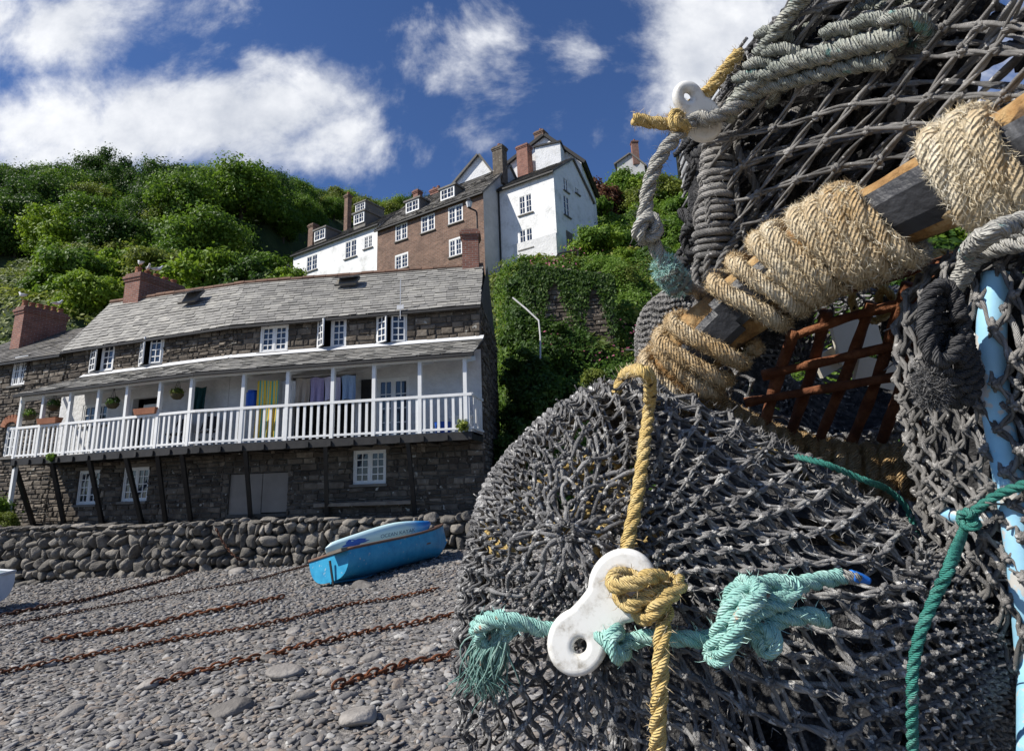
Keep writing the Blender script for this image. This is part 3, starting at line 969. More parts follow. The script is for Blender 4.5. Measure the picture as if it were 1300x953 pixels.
# tall white house on the right
H3c = np.array([-.506, 33.83, 0]) - uL * 3.93
h3, WH3, GH3, _ = hill_house('tall_white_house', 'tall white house on the bank with two windows on its sunny front', H3c, 3.93, 5.15, 13.0, 19.05, 21.0, 'render',
    [(658.3, 246.6, 676, 271.7), (659, 289.6, 677, 316)], gwins=[(715, 221, 721, 242.6), (730, 232.7, 735, 246), (715.5, 249, 723, 274)])
dd = MB(); r = GH3.rect(719.5, 295.5, 727, 322); GH3.box(dd, r[0], r[1], r[2], r[3], .0, .04); dd.build('door', MT['timber'], h3)
pb = MB(); q = WH3.pt(.06, 13, .05); pb.tubes(np.array([[q, q + Z * 6]]), np.broadcast_to(np.array([1.0, 0, 0]), (1, 2, 3)), .05, 8); pb.build('drainpipe', MT['black'], h3)
pl = MB(); u, z = WH3.px(690, 318)
WH3.box(pl, 1.0, 3.9, 12.7, WH3.px(690, 296)[1] - .2, .0, .06); pl.build('plinth', MT['lime'], h3)
# gabled white house behind the brick one
g0 = np.array([3.2, 43.0, 0])
def gable_front(name, label, pk, el, er, Y, depth, wallmat, zdrop=4, thick=.16, roofm='slate_dark'):
    n = np.array([-.3, -.954, 0]); p0 = CAM + ray(*pk) * (Y / ray(*pk)[1])
    A, B, Cc = [on_plane(*q, p0, n) for q in (pk, el, er)]
    bk = -n * depth
    root = empty(name, (p0[0], p0[1] + depth / 2, B[2] - zdrop), label, 'house')
    mb = MB(); D, E = B - Z * zdrop, Cc - Z * zdrop
    mb.add([D, E, Cc, A, B], [[0, 1, 2, 3, 4]])
    mb.quad(E, E + bk, Cc + bk, Cc); mb.quad(D + bk, D, B, B + bk)
    mb.add([D + bk, E + bk, Cc + bk, A + bk, B + bk], [[4, 3, 2, 1, 0]])
    mb.build('wall', MT[wallmat], root)
    rf = MB(); o = n * .25
    for P in (B, Cc):
        d = (P - A); d = d / np.linalg.norm(d)
        P2 = P + d * .3
        up = np.cross(d, n); up = up if up[2] > 0 else -up
        V = [A + o, P2 + o, P2 + bk, A + bk]
        V = V + [q + up * thick for q in V]
        rf.add(V, [[0, 1, 2, 3], [4, 7, 6, 5], [0, 4, 5, 1], [1, 5, 6, 2], [2, 6, 7, 3], [3, 7, 4, 0]], None, .5)
    rf.build('roof', MT[roofm], root)
    return root, A, B, Cc, n
gh, *_ = gable_front('gabled_house', 'white gable end rising behind the brick house roof', (608, 198), (576, 236), (640, 240), 43, 6, 'render')
h4, A4, B4, C4, n4 = gable_front('gabled_house', 'white house with black bargeboards behind the tall white house, highest of the row', (691, 174), (648, 208), (738, 206), 41, 6, 'render', thick=.24, roofm='black')
q = on_plane(666, 202, A4 + n4 * .9, n4); chimney(h4, q, uL, .95, .7, q[2] - 2.5, on_plane(666, 186, A4 + n4 * .9, n4)[2], 0, 'brick')
q = on_plane(687, 180, A4 - n4 * 1.0, n4); chimney(h4, q, uL, .8, .7, q[2] - 3.0, on_plane(687, 168, A4 - n4 * 1.0, n4)[2], 1, 'brick_brown', pot_h=.25)
mb = MB(); q = on_plane(698, 192, A4 + n4 * .8, n4); mb.box(q - Z * 1.2, np.array([n4[1], -n4[0], 0]), n4, Z, 1.9, 1.4, 2.6); bay = mb.build('bay', MT['render'], h4)
mb = MB(); mb.box(q + Z * .17, np.array([n4[1], -n4[0], 0]), n4, Z, 2.1, 1.6, .14); mb.build('bay_roof', MT['black'], bay)
# two small houses high on the right
fh, A5, *_ = gable_front('hilltop_cottage', 'tiny cottage with a tall brick chimney among bushes on the right skyline', (800, 196), (783, 208), (818, 210), 62, 5, 'render_grey')
q = CAM + ray(806, 190) * (62 / ray(806, 190)[1]); chimney(fh, q, (1, 0), .75, .6, q[2] - 2, q[2] + 1.0, 1, 'brick', pot_h=.3)
gable_front('hilltop_cottage', 'grey slate roofed cottage with white verge behind the hanging rope and plastic link', (881, 158), (862, 192), (935, 190), 50, 6, 'render_grey', thick=.2, roofm='slate')

# street lamps
def street_lamp(head, foot_z, label, arm=None):
    b = np.array([head[0], head[1], foot_z]) if arm is None else np.array([arm[0], arm[1], foot_z])
    root = empty('street_lamp', b, label, 'street lamp', 'old street lamps on the hillside path')
    mb = MB(); top = np.array([b[0], b[1], head[2] - .05])
    if arm is None:
        mb.tube(np.array([b, top]), np.array([.06, .04]), 8)
    else:
        mb.tube(spline([b, [b[0], b[1], head[2] - .7], [b[0] - .05, b[1], head[2] - .35], [head[0], head[1], head[2] - .22]], n=16), .045, 8)
    mb.build('post', MT['black'], root)
    lan = MB()
    P = np.array([head + Z * z for z in (-.22, -.2, .12, .14, .3, .36)])
    lan.tubes(P[None], np.broadcast_to([1.0, 0, 0], (1, 6, 3)), np.array([[.07, .1, .17, .2, .06, .02]]), 6)
    lan.build('lantern', MT['black'], root)
    g = MB(); P = np.array([head + Z * z for z in (-.19, .1)])
    g.tubes(P[None], np.broadcast_to([1.0, 0, 0], (1, 2, 3)), np.array([[.104, .172]]), 6); g.build('lantern_glass', MT['lead'], root)
hd_ = CAM + ray(595.5, 259) * (28 / ray(595.5, 259)[1])
street_lamp(hd_, 10.0, 'black lantern on a curved arm in front of the brick house', (hd_[0] + .38, hd_[1] + .1))
hd_ = CAM + ray(366, 341) * (36 / ray(366, 341)[1])
street_lamp(hd_, hd_[2] - 3.2, 'black lantern post at the left corner of the low white house')
# ================================================================== things on and round the cottage
def thing_mesh(mb, name, mat, base, label, cat, group=None, smooth=False, kind=None):
    o = mb.build(name, mat, None, base, smooth)
    return tag(o, label, cat, group, kind)


def cmat(key, c, rough=.8, var=.75, bump=.2):
    MT[key] = M(key, [(0, G(1, var, c)), (1, c)], rough, 9, .6, bump, 60, .006)


cmat('cloth_tan', (.42, .36, .3)); cmat('cloth_lilac', (.36, .31, .5)); cmat('cloth_pale_lilac', (.5, .47, .6)); cmat('cloth_blue', (.3, .42, .6))
cmat('cloth_white', (.62, .63, .64)); cmat('blue_plastic', (.02, .1, .5), .35); cmat('wetsuit', (.01, .06, .065)); cmat('cloth_dark', (.03, .03, .04))


def stripes_mat():
    mt, nt, b, nd, lk = mat_new('striped_towelling')
    tc = nd.new("ShaderNodeTexCoord"); sp = nd.new("ShaderNodeSeparateXYZ"); lk.new(tc.outputs["UV"], sp.inputs[0])
    mu = nd.new("ShaderNodeMath"); mu.operation = 'MULTIPLY'; mu.inputs[1].default_value = 3.5; lk.new(sp.outputs[0], mu.inputs[0])
    fr = nd.new("ShaderNodeMath"); fr.operation = 'FRACT'; lk.new(mu.outputs[0], fr.inputs[0])
    r = ramp(nd, [(0, (.6, .4, .04)), (.35, (.04, .3, .27)), (.6, (.65, .45, .06)), (.85, (.12, .4, .36))]); r.color_ramp.interpolation = 'CONSTANT'
    lk.new(fr.outputs[0], r.inputs[0]); lk.new(r.outputs[0], b.inputs["Base Color"]); b.inputs["Roughness"].default_value = .95
    return mt


MT['stripes'] = stripes_mat()


def hanging_cloth(x0, y0, x1, y1, mat, label, off=-.55, fold=.05, name='towel', group='laundry hanging in the verandah'):
    u0, zt = RA.px(x0, y0, off); u1, _ = RA.px(x1, y0, off); _, zb = RA.px((x0 + x1) / 2, y1, off)
    nx, nz = 26, 16
    mb = MB(); V = []; uv = []
    ph = random.uniform(0, 6)
    for j in range(nz + 1):
        t = j / nz
        for i in range(nx + 1):
            s = i / nx
            w = fold * t ** .6 * (math.sin(s * 13 + ph) + .6 * math.sin(s * 27 + ph * 2 + t * 2))
            V.append(RA.pt(u0 + (u1 - u0) * s * (1 - .05 * t) + .02 * math.sin(t * 3 + ph), zt + (zb - zt) * t + .02 * math.sin(s * 6 + ph), off + w)); uv.append((s, t))
    F = [[j * (nx + 1) + i, j * (nx + 1) + i + 1, (j + 1) * (nx + 1) + i + 1, (j + 1) * (nx + 1) + i] for j in range(nz) for i in range(nx)]
    mb.add(V, F, np.array(uv)[np.array(F)])
    return thing_mesh(mb, name, mat, RA.pt((u0 + u1) / 2, zt, off), label, 'laundry', group, True)


zl = RA.px(400, 478, -.55)[1] + .02
ln = MB(); a = RA.px(320, 470, -.55)[0]; b = RA.px(470, 470, -.55)[0]
ln.tubes(np.array([[RA.pt(a, zl + .06, -.55), RA.pt((a + b) / 2, zl, -.55), RA.pt(b, zl + .06, -.55)]]), np.broadcast_to(Z, (1, 3, 3)), .008, 6)
thing_mesh(ln, 'clothes_line', MT['cloth_white'], RA.pt((a + b) / 2, zl, -.55), 'thin clothes line strung along the verandah above the washing', 'clothes line')
hanging_cloth(327, 484, 354, 556, MT['stripes'], 'yellow and green striped beach towel hanging in the verandah', off=-.25)
hanging_cloth(357, 484, 376, 513, MT['cloth_white'], 'white cloth hanging beside the striped beach towel', off=-.5, name='cloth')
hanging_cloth(376, 481, 394, 513, MT['cloth_tan'], 'tan towel hanging between the white and lilac washing')
hanging_cloth(394, 480, 412, 511, MT['cloth_lilac'], 'deep lilac towel hanging next to the tan towel')
hanging_cloth(412, 479, 433, 508, MT['cloth_pale_lilac'], 'pale lilac cloth hanging next to the blue one')
hanging_cloth(434, 477, 452, 507, MT['cloth_blue'], 'light blue cloth at the right end of the washing')
hanging_cloth(246, 492, 262, 522, MT['wetsuit'], 'dark teal wetsuit hung against the white verandah wall', off=-1.0, fold=.1, name='wetsuit', group=None)


def lathe(c, prof, sides=14, axis=None):
    mb = MB()
    P = np.array([np.asarray(c) + Z * z + np.array([1e-5 * i, 0, 0]) for i, (r, z) in enumerate(prof)])
    mb.tubes(P[None], np.broadcast_to([1.0, 0, 0], (1, len(prof), 3)), np.array([[r for r, z in prof]]), sides)
    return mb


u, z = RA.px(320, 507, -.4)
c = RA.pt(u, z - .22, -.4)
thing_mesh(lathe(c, [(.12, 0), (.17, .02), (.19, .2), (.17, .4), (.12, .43), (.12, .47), (.02, .47)]), 'barrel', MT['blue_plastic'], c, 'small bright blue plastic barrel left of the striped towel', 'barrel', smooth=False)
u = RA.px(563, 540, -.6)[0]; c = RA.pt(u, Z_FLOOR + .001, -.55)
thing_mesh(lathe(c, [(.16, 0), (.18, .02), (.22, .3), (.23, .32), (.19, .31), (.16, .05)]), 'bucket', MT['blue_plastic'], c, 'blue bucket on the verandah floor near the right end', 'bucket')
u = RA.px(575, 535, -.6)[0]
mb = MB(); RA.box(mb, u - .05, u + .5, Z_FLOOR + .002, Z_FLOOR + .42, -.95, -.55); RA.box(mb, u - .08, u + .53, Z_FLOOR + .42, Z_FLOOR + .47, -.98, -.52)
thing_mesh(mb, 'storage_box', MT['white'], RA.pt(u, Z_FLOOR, -.7), 'white lidded box on the verandah floor at the right end', 'box')
# dark table and chair shapes behind the rails
for (x, lab) in ((262, 'dark folding chair near the hanging wetsuit on the verandah'), (225, 'dark folding chair beside the half open cottage door')):
    W = RA if x > 250 else RB
    u = W.px(x, 545, -.7)[0]; b = W.pt(u, Z_FLOOR, -.7)
    root = empty('folding_chair', b, lab, 'chair', 'chairs on the verandah')
    q = MB(); W.box(q, u - .22, u + .22, Z_FLOOR + .42, Z_FLOOR + .46, -.9, -.5); q.build('seat', MT['cloth_dark'], root)
    q = MB(); W.box(q, u - .22, u + .22, Z_FLOOR + .55, Z_FLOOR + .9, -.95, -.92); q.build('backrest', MT['cloth_dark'], root)
    for s in (-1, 1):
        for (o1, o2, zt) in ((-.5, -.92, .9), (-.9, -.5, .45)):
            q = MB(); q.bar(W.pt(u + s * .2, Z_FLOOR + .002, o1), W.pt(u + s * .2, Z_FLOOR + zt, o2), .03, .03, up=W.u); q.build('leg', MT['black'], root)


def leaf_cards(mb, P, N, size, rnd, droop=.0, aspect=1.6, seed=0):
    """small folded leaf quads at points P facing roughly N"""
    g = np.random.default_rng(seed)
    n = len(P)
    N = N + g.normal(size=(n, 3)) * .45
    N /= np.linalg.norm(N, axis=1, keepdims=True)
    a = np.cross(N, g.normal(size=(n, 3))); a /= np.linalg.norm(a, axis=1, keepdims=True)
    b = np.cross(N, a)
    s = (size * g.uniform(.6, 1.35, n))[:, None]
    L = a * s * aspect / 2
    w = b * s / 2
    V = np.stack([P - L, P + w + N * s * .12 - L * .15, P + L, P - w + N * s * .12 - L * .15], 1)
    mb.add(V.reshape(-1, 3), np.arange(n * 4).reshape(n, 4), None, np.repeat(np.clip(rnd, 0, 1), 4))


MT['moss'] = M('basket_moss', [(0, (.03, .03, .015)), (1, (.1, .08, .04))], .95, 20, .6, .5, 60, .02)
def hanging_basket(x, y, W, mat, label, flower=None):
    u, z = W.px(x, y, -.12); c = W.pt(u, z, -.12)
    root = empty('hanging_basket', c, label, 'hanging basket', 'hanging baskets under the verandah roof')
    lathe(c - Z * .16, [(.02, 0), (.1, .02), (.16, .09), (.18, .16), (.02, .16)]).build('basket', MT['moss'], root)
    g = np.random.default_rng(int(x)); d = g.normal(size=(160, 3)); d /= np.linalg.norm(d, axis=1)[:, None]
    P = c + d * np.array([.2, .2, .17]) * g.uniform(.5, 1, (160, 1)) + Z * .05
    q = MB(); leaf_cards(q, P, d, .06, g.uniform(0, 1, 160), seed=int(x)); q.build('foliage', MT[mat], root)
    q = MB()
    for s in (-1, 0, 1): q.bar(c + W.u * s * .16, c + Z * .45, .008, .008, up=W.n)
    q.build('chain', MT['black'], root)
for (x, y, W, mt_, lab) in ((38, 527, RB, 'leaf_mid', 'hanging basket with green leaves in the leftmost verandah bay'), (68, 515, RB, 'leaf_dark', 'small dark hanging basket in the second verandah bay'),
                       (143, 512, RB, 'leaf_dark', 'trailing reddish hanging basket in front of the white verandah window'), (225, 500, RB, 'leaf_olive', 'large olive green hanging basket beside the dark doorway')):
    hanging_basket(x, y, W, mt_, lab)
for (x, y, lab) in ((59, 543, 'terracotta trough on the rail towards the left end of the verandah'), (184, 526, 'terracotta trough on the rail below the dark doorway')):
    u, z = RB.px(x, y, .06); b = RB.pt(u, Z_FLOOR + .975, 0)
    mb = MB(); w = .42
    V = []
    for (zz, ww, dd) in ((0, w * .9, .09), (.17, w, .12), (.17, w - .03, .095), (.12, w - .03, .09)):
        V += [b + RB.u * i * ww + RB.n * j * dd + Z * zz for i, j in ((-1, -1), (1, -1), (1, 1), (-1, 1))]
    F = [[0, 3, 2, 1]] + [[4 * k + i, 4 * k + (i + 1) % 4, 4 * k + 4 + (i + 1) % 4, 4 * k + 4 + i] for k in range(3) for i in range(4)] + [[12, 13, 14, 15]]
    mb.add(V, F); thing_mesh(mb, 'flower_trough', MT['terra'], b, lab, 'flower trough', 'terracotta troughs on the balustrade')
# plants on the verandah edge
for (W, x, y, mt_, lab, n, s) in ((RA, 588, 540, 'leaf_olive', 'tuft of weeds at the right end of the verandah floor', 200, .17), (RB, 65, 580, 'leaf_mid', 'plant trailing through the left verandah rails', 110, .13)):
    u, z = W.px(x, y, .06); c = W.pt(u, z, .06); g = np.random.default_rng(int(x)); d = g.normal(size=(n, 3)); d /= np.linalg.norm(d, axis=1)[:, None]
    q = MB(); leaf_cards(q, c + d * s * g.uniform(.2, 1, (n, 1)), d, .07, g.uniform(0, 1, n), seed=3); thing_mesh(q, 'weed_tuft', MT[mt_], c, lab, 'plant')
# downpipe and white post below the left end
mb = MB(); p = W2.pt(6.8, .6, .05); mb.box(RB.pt(.05, 1.45, -.1), RB.u, RB.n, Z, .1, .1, 2.2); thing_mesh(mb, 'white_post', MT['white'], RB.pt(.05, .4, -.1), 'white post standing below the left end of the verandah', 'post')

# ------------------------------------------------------------------ gulls on the chimneys
MT['gull_white'] = M('white_feathers', [(0, (.6, .6, .6)), (1, (.8, .8, .8))], .8, 20, .5, .2, 60, .005)
MT['gull_grey'] = M('grey_feathers', [(0, (.2, .21, .23)), (1, (.34, .35, .37))], .8, 20, .5, .2, 60, .005)
cmat('bill', (.6, .4, .05))
def gull(p, ang, label, sit=False):
    f = np.array([math.cos(ang), math.sin(ang), 0]); s = np.array([-f[1], f[0], 0])
    p = np.asarray(p, float)
    root = empty('herring_gull', p, label, 'gull', 'gulls perched on the chimneys'); root.scale = (.78, .78, .78)
    h = .1 if sit else .16
    path = [(-.27, .0), (-.2, .005), (-.12, .015), (-.03, .02), (.06, .035), (.12, .08), (.15, .13), (.175, .165), (.205, .175), (.23, .168)]
    rad = [.012, .035, .07, .088, .085, .06, .045, .048, .042, .02]
    P = np.array([p + f * a + Z * (h + b) for a, b in path])
    mb = MB(); mb.tube(P, np.array(rad), 10); mb.build('body', MT['gull_white'], root, smooth=True)
    for k in (-1, 1):
        w = MB(); Pw = np.array([p + f * a + s * k * o + Z * (h + b) for a, b, o in ((.06, .045, .06), (-.02, .05, .085), (-.14, .035, .07), (-.26, .03, .03), (-.34, .03, .01))])
        w.tubes(Pw[None], np.broadcast_to(s * k, (1, 5, 3)), np.array([[.02, .034, .03, .018, .006]]), 8); w.build('wing', MT['gull_grey'], root, smooth=True)
        l = MB(); l.bar(p + s * k * .03, p + s * k * .03 + Z * h, .012, .012, up=f); l.build('leg', MT['bill'], root)
    b = MB(); b.tube(np.array([p + f * .225 + Z * (h + .168), p + f * .26 + Z * (h + .165), p + f * .285 + Z * (h + .155)]), np.array([.014, .011, .003]), 6); b.build('bill', MT['bill'], root)
axc = np.array([.33, .944, 0])
c1 = top1.copy()
gull(c1 - axc * .72 + Z * .32, 2.6, 'white gull at the near end of the wide chimney of the long cottage')
gull(c1 + axc * .02 + Z * .33, .3, 'white gull standing highest on the chimney pots of the long cottage')
gull(c1 - axc * .38 + Z * .28, -.8, 'grey winged gull sitting low between the pots of the wide chimney', True)
axn = np.array([.41, .91, 0])
gull(top3 - axn * .78 + Z * .32, 3.0, 'gull on the first pot of the leftmost chimney')
gull(top3 + axn * .5 + Z * .32, .2, 'gull near the far end of the leftmost chimney')

# ================================================================== terrain
def beach_z(x, y):
    x = np.asarray(x, float); y = np.asarray(y, float)
    return -.055 * np.maximum(0, -x) + .03 * np.sin(x * 1.7 + y * .9) + .03 * np.sin(y * 1.3 - x * .6) - .03


g = MB()
xs = np.concatenate([[-900, -200, -60], np.linspace(-30, 12, 110), [60, 200, 900]])
ys = np.concatenate([[-900, -200, -40], np.linspace(-6, 24, 90), [60, 200, 900]])
X, Y = np.meshgrid(xs, ys)
Zb = np.where((np.abs(X) < 40), beach_z(np.clip(X, -30, 12), Y), -1.7)
V = np.stack([X, Y, Zb], -1).reshape(-1, 3)
nx = len(xs)
F = [[j * nx + i, j * nx + i + 1, (j + 1) * nx + i + 1, (j + 1) * nx + i] for j in range(len(ys) - 1) for i in range(nx - 1)]
g.add(V, F)
MT['shingle'] = M('shingle_bed', [(0, (.07, .065, .06)), (.5, (.16, .15, .138)), (1, (.27, .25, .23))], .9, 14, .8, .9, 22, .06, fleck=(.33, .31, .28), fscale=30, fpos=.6)
tag(g.build('beach', MT['shingle'], smooth=True), kind='structure')


def sstep(a, b, x):
    t = np.clip((np.asarray(x, float) - a) / (b - a), 0, 1)
    return t * t * (3 - 2 * t)


_hy = np.array([0, 17.2, 20, 23.5, 28, 30, 33, 36, 46, 60, 85, 110, 130, 400.])
_hz = np.array([.2, .3, 3.0, 6.5, 11.6, 12.5, 13.0, 14.2, 20, 30.5, 47, 60, 64, 66.])


def hill_z(x, y):
    x = np.asarray(x, float); y = np.asarray(y, float)
    shift = 4.6 * (1 - sstep(-1.0, .6, x)) * (1 - sstep(27, 38, y))
    z = np.interp(y - shift, _hy, _hz)
    z = np.where((x < 0) & (y < 21.8 + .2 * np.maximum(0, -x - 8)), np.minimum(z, .4), z)
    sc = 1 - .15 * sstep(-75, -5, x) * sstep(50, 90, y)
    z = z * sc
    # level shelf for the row of houses
    d = (x + 1.38) * .5495 + (y - 32.5) * .835
    shelf = 12.9 + np.maximum(0, d - 6.5) * .9
    wgt = sstep(-27, -21, x) * (1 - sstep(2, 5, x))
    z = np.where(wgt > 0, z * (1 - wgt) + np.minimum(z, shelf) * wgt, z)
    return z + .25 * np.sin(x * .31 + y * .2) * sstep(40, 60, y)


g = MB()
xs = np.concatenate([np.arange(-260, -40, 6), np.arange(-40, 14, .8), np.arange(14, 160, 6)]); ys = np.concatenate([np.arange(17.2, 48, .6), np.arange(48, 150, 3), [160, 200, 260, 340]])
X, Y = np.meshgrid(xs, ys); nx = len(xs)
V = np.stack([X, Y, hill_z(X, Y)], -1).reshape(-1, 3)
F = [[j * nx + i, j * nx + i + 1, (j + 1) * nx + i + 1, (j + 1) * nx + i] for j in range(len(ys) - 1) for i in range(nx - 1)]
g.add(V, F)
MT['hill'] = M('hill_earth', [(0, (.012, .022, .008)), (.5, (.03, .05, .014)), (1, (.06, .075, .025))], .95, .6, .8, .6, 4, .2)
tag(g.build('hill', MT['hill'], smooth=True), kind='structure')


# ------------------------------------------------------------------ vegetation
def crown_mesh(name, mat, seed, R, n_clump, n_leaf, leaf, flat=.8, spread=.85):
    g = np.random.default_rng(seed)
    mb = MB()
    C_ = g.normal(size=(n_clump, 3)); C_ /= np.linalg.norm(C_, axis=1)[:, None]
    C_ *= g.uniform(.25, 1, (n_clump, 1)) ** .5 * R * spread
    C_[:, 2] *= flat
    cr = R * g.uniform(.15, .38, n_clump)
    tone = g.uniform(.1, .9, n_clump)
    Ps, Ns, Rs = [], [], []
    per = (cr ** 2 / np.sum(cr ** 2) * n_leaf).astype(int)
    for c, r, t, k in zip(C_, cr, tone, per):
        d = g.normal(size=(k, 3)); d /= np.linalg.norm(d, axis=1)[:, None]
        q = c + d * r * (.42 + .36 * np.abs(g.normal(size=(k, 1))) + .3 * (g.uniform(size=(k, 1)) < .18) * g.uniform(size=(k, 1))) * np.array([1.15, 1.15, .85]) * (1 + .18 * vnoise(d * 3, 2.0, seed + 9, 1)[:, :1])
        Ps.append(q); Ns.append(d + np.array([0, 0, .35])); Rs.append(np.clip(t * .6 + .2 + g.uniform(-.25, .25, k), 0, 1))
    P, N, R_ = np.concatenate(Ps), np.concatenate(Ns), np.concatenate(Rs)
    leaf_cards(mb, P, N, leaf, R_, seed=seed)
    o = mb.build(name, mat, None, None)
    return o


def make_tree(kind, mat, seed, R, H, n_leaf, leaf, n_clump=26, label='', group='trees on the wooded hillside', cat='tree', flat=.8):
    root = empty(kind, (0, 0, 0), label, cat, group)
    c = crown_mesh('crown', MT[mat], seed, R, n_clump, n_leaf, leaf, flat)
    c.parent = root; c.location = (0, 0, H)
    g = np.random.default_rng(seed)
    tb = MB()
    tb.tube(spline([[0, 0, -1.2], [.05 * R, 0, H * .4], [0, .04 * R, H * .9]], n=10), np.linspace(.07, .03, 10) * R, 8)
    for k in range(5):
        a = g.uniform(0, 2 * PI); z0 = H * g.uniform(.45, .75)
        e = [math.cos(a) * R * .6, math.sin(a) * R * .6, H + R * g.uniform(-.2, .35)]
        tb.tube(spline([[0, 0, z0], [e[0] * .4, e[1] * .4, z0 + (e[2] - z0) * .55], e], n=8), np.linspace(.03, .008, 8) * R, 6)
    tb.build('trunk', MT['bark'], root, (0, 0, 0))
    return root


TREES = []
for i, (mt_, k_, R, leaf) in enumerate((('leaf_mid', 'broadleaf_tree', 4.2, .42), ('leaf_bright', 'broadleaf_tree', 3.8, .4), ('leaf_dark', 'evergreen_oak', 4.4, .4), ('leaf_olive', 'broadleaf_tree', 4.0, .4),
                                        ('leaf_mid', 'broadleaf_tree', 3.6, .36), ('leaf_dark', 'broadleaf_tree', 3.6, .38), ('leaf_bright', 'broadleaf_tree', 4.3, .44))):
    t = make_tree(k_, mt_, 40 + i, R, R * 1.05, 12500, leaf * .5, 52)
    t["used"] = 0
    TREES.append(t)
TL = ['mid green leafy tree', 'bright yellow green tree', 'dark evergreen tree', 'olive green tree', 'mid green leafy tree', 'dark green tree', 'bright yellow green tree']


def vis_px(p):
    d = np.asarray(p) - CAM
    f = d @ FWD
    return 650 + F_PX * (d @ RGT) / f, 431 - F_PX * (d @ UPV) / f


def place(t, i, p, s, rz, label, group=None):
    if t.get("used", 0) == 0:
        o = t
    else:
        o = copy_tree(t)
    t["used"] = 1
    o.location = [float(q) for q in p]; o.rotation_euler = (0, 0, rz); o.scale = (s, s, s * random.uniform(.85, 1.15))
    o["label"] = label
    if group: o["group"] = group
    if o is not t and "used" in o: del o["used"]
    return o


rg = random.Random(5)
cnt = 0
yy = 47.0
while yy < 122:
    x = -yy * 1.02
    while x < yy * .10:
        px_, py_ = x + rg.uniform(-2, 2), yy + rg.uniform(-2, 2)
        x += rg.uniform(3.6, 5.2) * (1 + (yy - 45) / 200)
        d = (px_ + 1.38) * .5495 + (py_ - 32.5) * .835
        al_ = -(px_ + 1.38) * .835 + (py_ - 32.5) * .5495
        if d < 13 and al_ < 22.5: continue
        z = float(hill_z(px_, py_))
        sx, sy = vis_px((px_, py_, z + 5))
        if sx > 565 or sx < -60 or sy > 400 or cnt > 295: continue
        i = rg.choices(range(7), weights=[3, 1.8, 3.6, 2, 2.6, 3.2, 1.3])[0]
        s = rg.uniform(.5, .9) if rg.random() < .8 else rg.uniform(.85, 1.1)
        band = 'on the skyline' if yy > 108 else ('high on the wooded hill' if yy > 85 else ('halfway up the wooded hill' if yy > 62 else 'low on the wooded hill'))
        side = 'above the leftmost chimney' if sx < 120 else ('above the wide cottage chimney' if sx < 260 else ('left of the white house' if sx < 380 else 'behind the hillside houses'))
        place(TREES[i], i, (px_, py_, z - .4), s, rg.uniform(0, 6.3), f'{TL[i]} {band} {side}', f'{TL[i]}s {band} {side}')
        cnt += 1
    yy += 4.8 + (yy - 45) * .022
print('hill trees', cnt)

# shrubs: finer leaves, nearer
SHR = []
for i, (mt_, leaf) in enumerate((('leaf_mid', .17), ('leaf_bright', .17), ('leaf_dark', .16), ('leaf_red', .17), ('leaf_olive', .15))):
    t = make_tree('shrub', mt_, 70 + i, 1.5, 1.1, 9000, leaf * .68, 34, cat='shrub', flat=.85)
    t["used"] = 0
    SHR.append(t)
SL = ['mid green shrub', 'bright green shrub', 'dark green shrub', 'reddish purple shrub', 'olive green shrub']


def shrub_at(px, py, Y, i, s, label, group=None, dz=-.3):
    """put a shrub on the hill under a viewing direction"""
    r = ray(px, py)
    x = r[0] / r[1] * Y
    return place(SHR[i], i, (x, Y, float(hill_z(x, Y)) + dz), s, rg.uniform(0, 6.3), label, group)


# slope on the left between the cottage roof and the wood
for k in range(85):
    Y = rg.uniform(29, 54); px = rg.uniform(60, 400)
    r = ray(px, 330); x = r[0] / r[1] * Y
    d = (x + 1.38) * .5495 + (Y - 32.5) * .835
    if -(x + 1.38) * .835 + (Y - 32.5) * .5495 < 24 and d > -4.5 and d < 12: continue
    i = rg.choices([0, 1, 2, 4], weights=[3, 3, 1.5, 2])[0]
    w = 'above the cottage ridge' if Y < 36 else ('on the slope above the cottage chimneys' if Y < 43 else 'at the foot of the wood')
    w2 = 'left of the wide chimney' if px < 150 else ('right of the wide chimney' if px < 290 else 'next to the white house')
    shrub_at(px, 330, Y, i, rg.uniform(.7, 1.5), f'{SL[i]} {w}, {w2}', f'{SL[i]}s {w}, {w2}')
# right slope above the bank
for k in range(62):
    Y = rg.uniform(35.5, 60); px = rg.uniform(742, 1010)
    if Y < 41 and px < 755: continue
    i = rg.choices([0, 1, 2, 4], weights=[3, 2.5, 2, 1.5])[0]
    w = 'low on the right hand slope' if Y < 42 else ('halfway up the right hand slope' if Y < 51 else 'high on the right hand slope')
    w2 = 'beside the hanging rope' if px < 830 else 'behind the creels'
    shrub_at(px, 300, Y, i, rg.uniform(.8, 1.5), f'{SL[i]} {w}, {w2}', f'{SL[i]}s {w}, {w2}')
for (px, Y, i, s, lab) in ((786, 59, 0, 1.7, 'mid green shrub in front of the tiny hilltop cottage, left of its chimney'), (801, 58.5, 1, 1.6, 'bright green shrub directly below the tiny hilltop chimney'), (818, 58.5, 0, 1.7, 'mid green shrub in front of the tiny hilltop cottage, right of its chimney'),
                          (838, 54, 4, 1.7, 'olive green shrub on the right skyline next to the hanging rope'), (868, 47, 0, 1.6, 'mid green shrub below the grey slate roof behind the plastic link')):
    shrub_at(px, 215, Y, i, s, lab, dz=.35)
shrub_at(757, 215, 55, 3, 1.7, 'reddish purple shrub on the skyline right of the tall white house')
shrub_at(742, 215, 54, 3, 1.5, 'smaller reddish shrub just behind the tall white house')
shrub_at(762, 300, 31.3, 1, 1.15, 'big rounded bright green shrub right beside the tall white house', dz=0)
shrub_at(752, 330, 30.6, 0, .9, 'mid green shrub spreading below the rounded bright shrub')
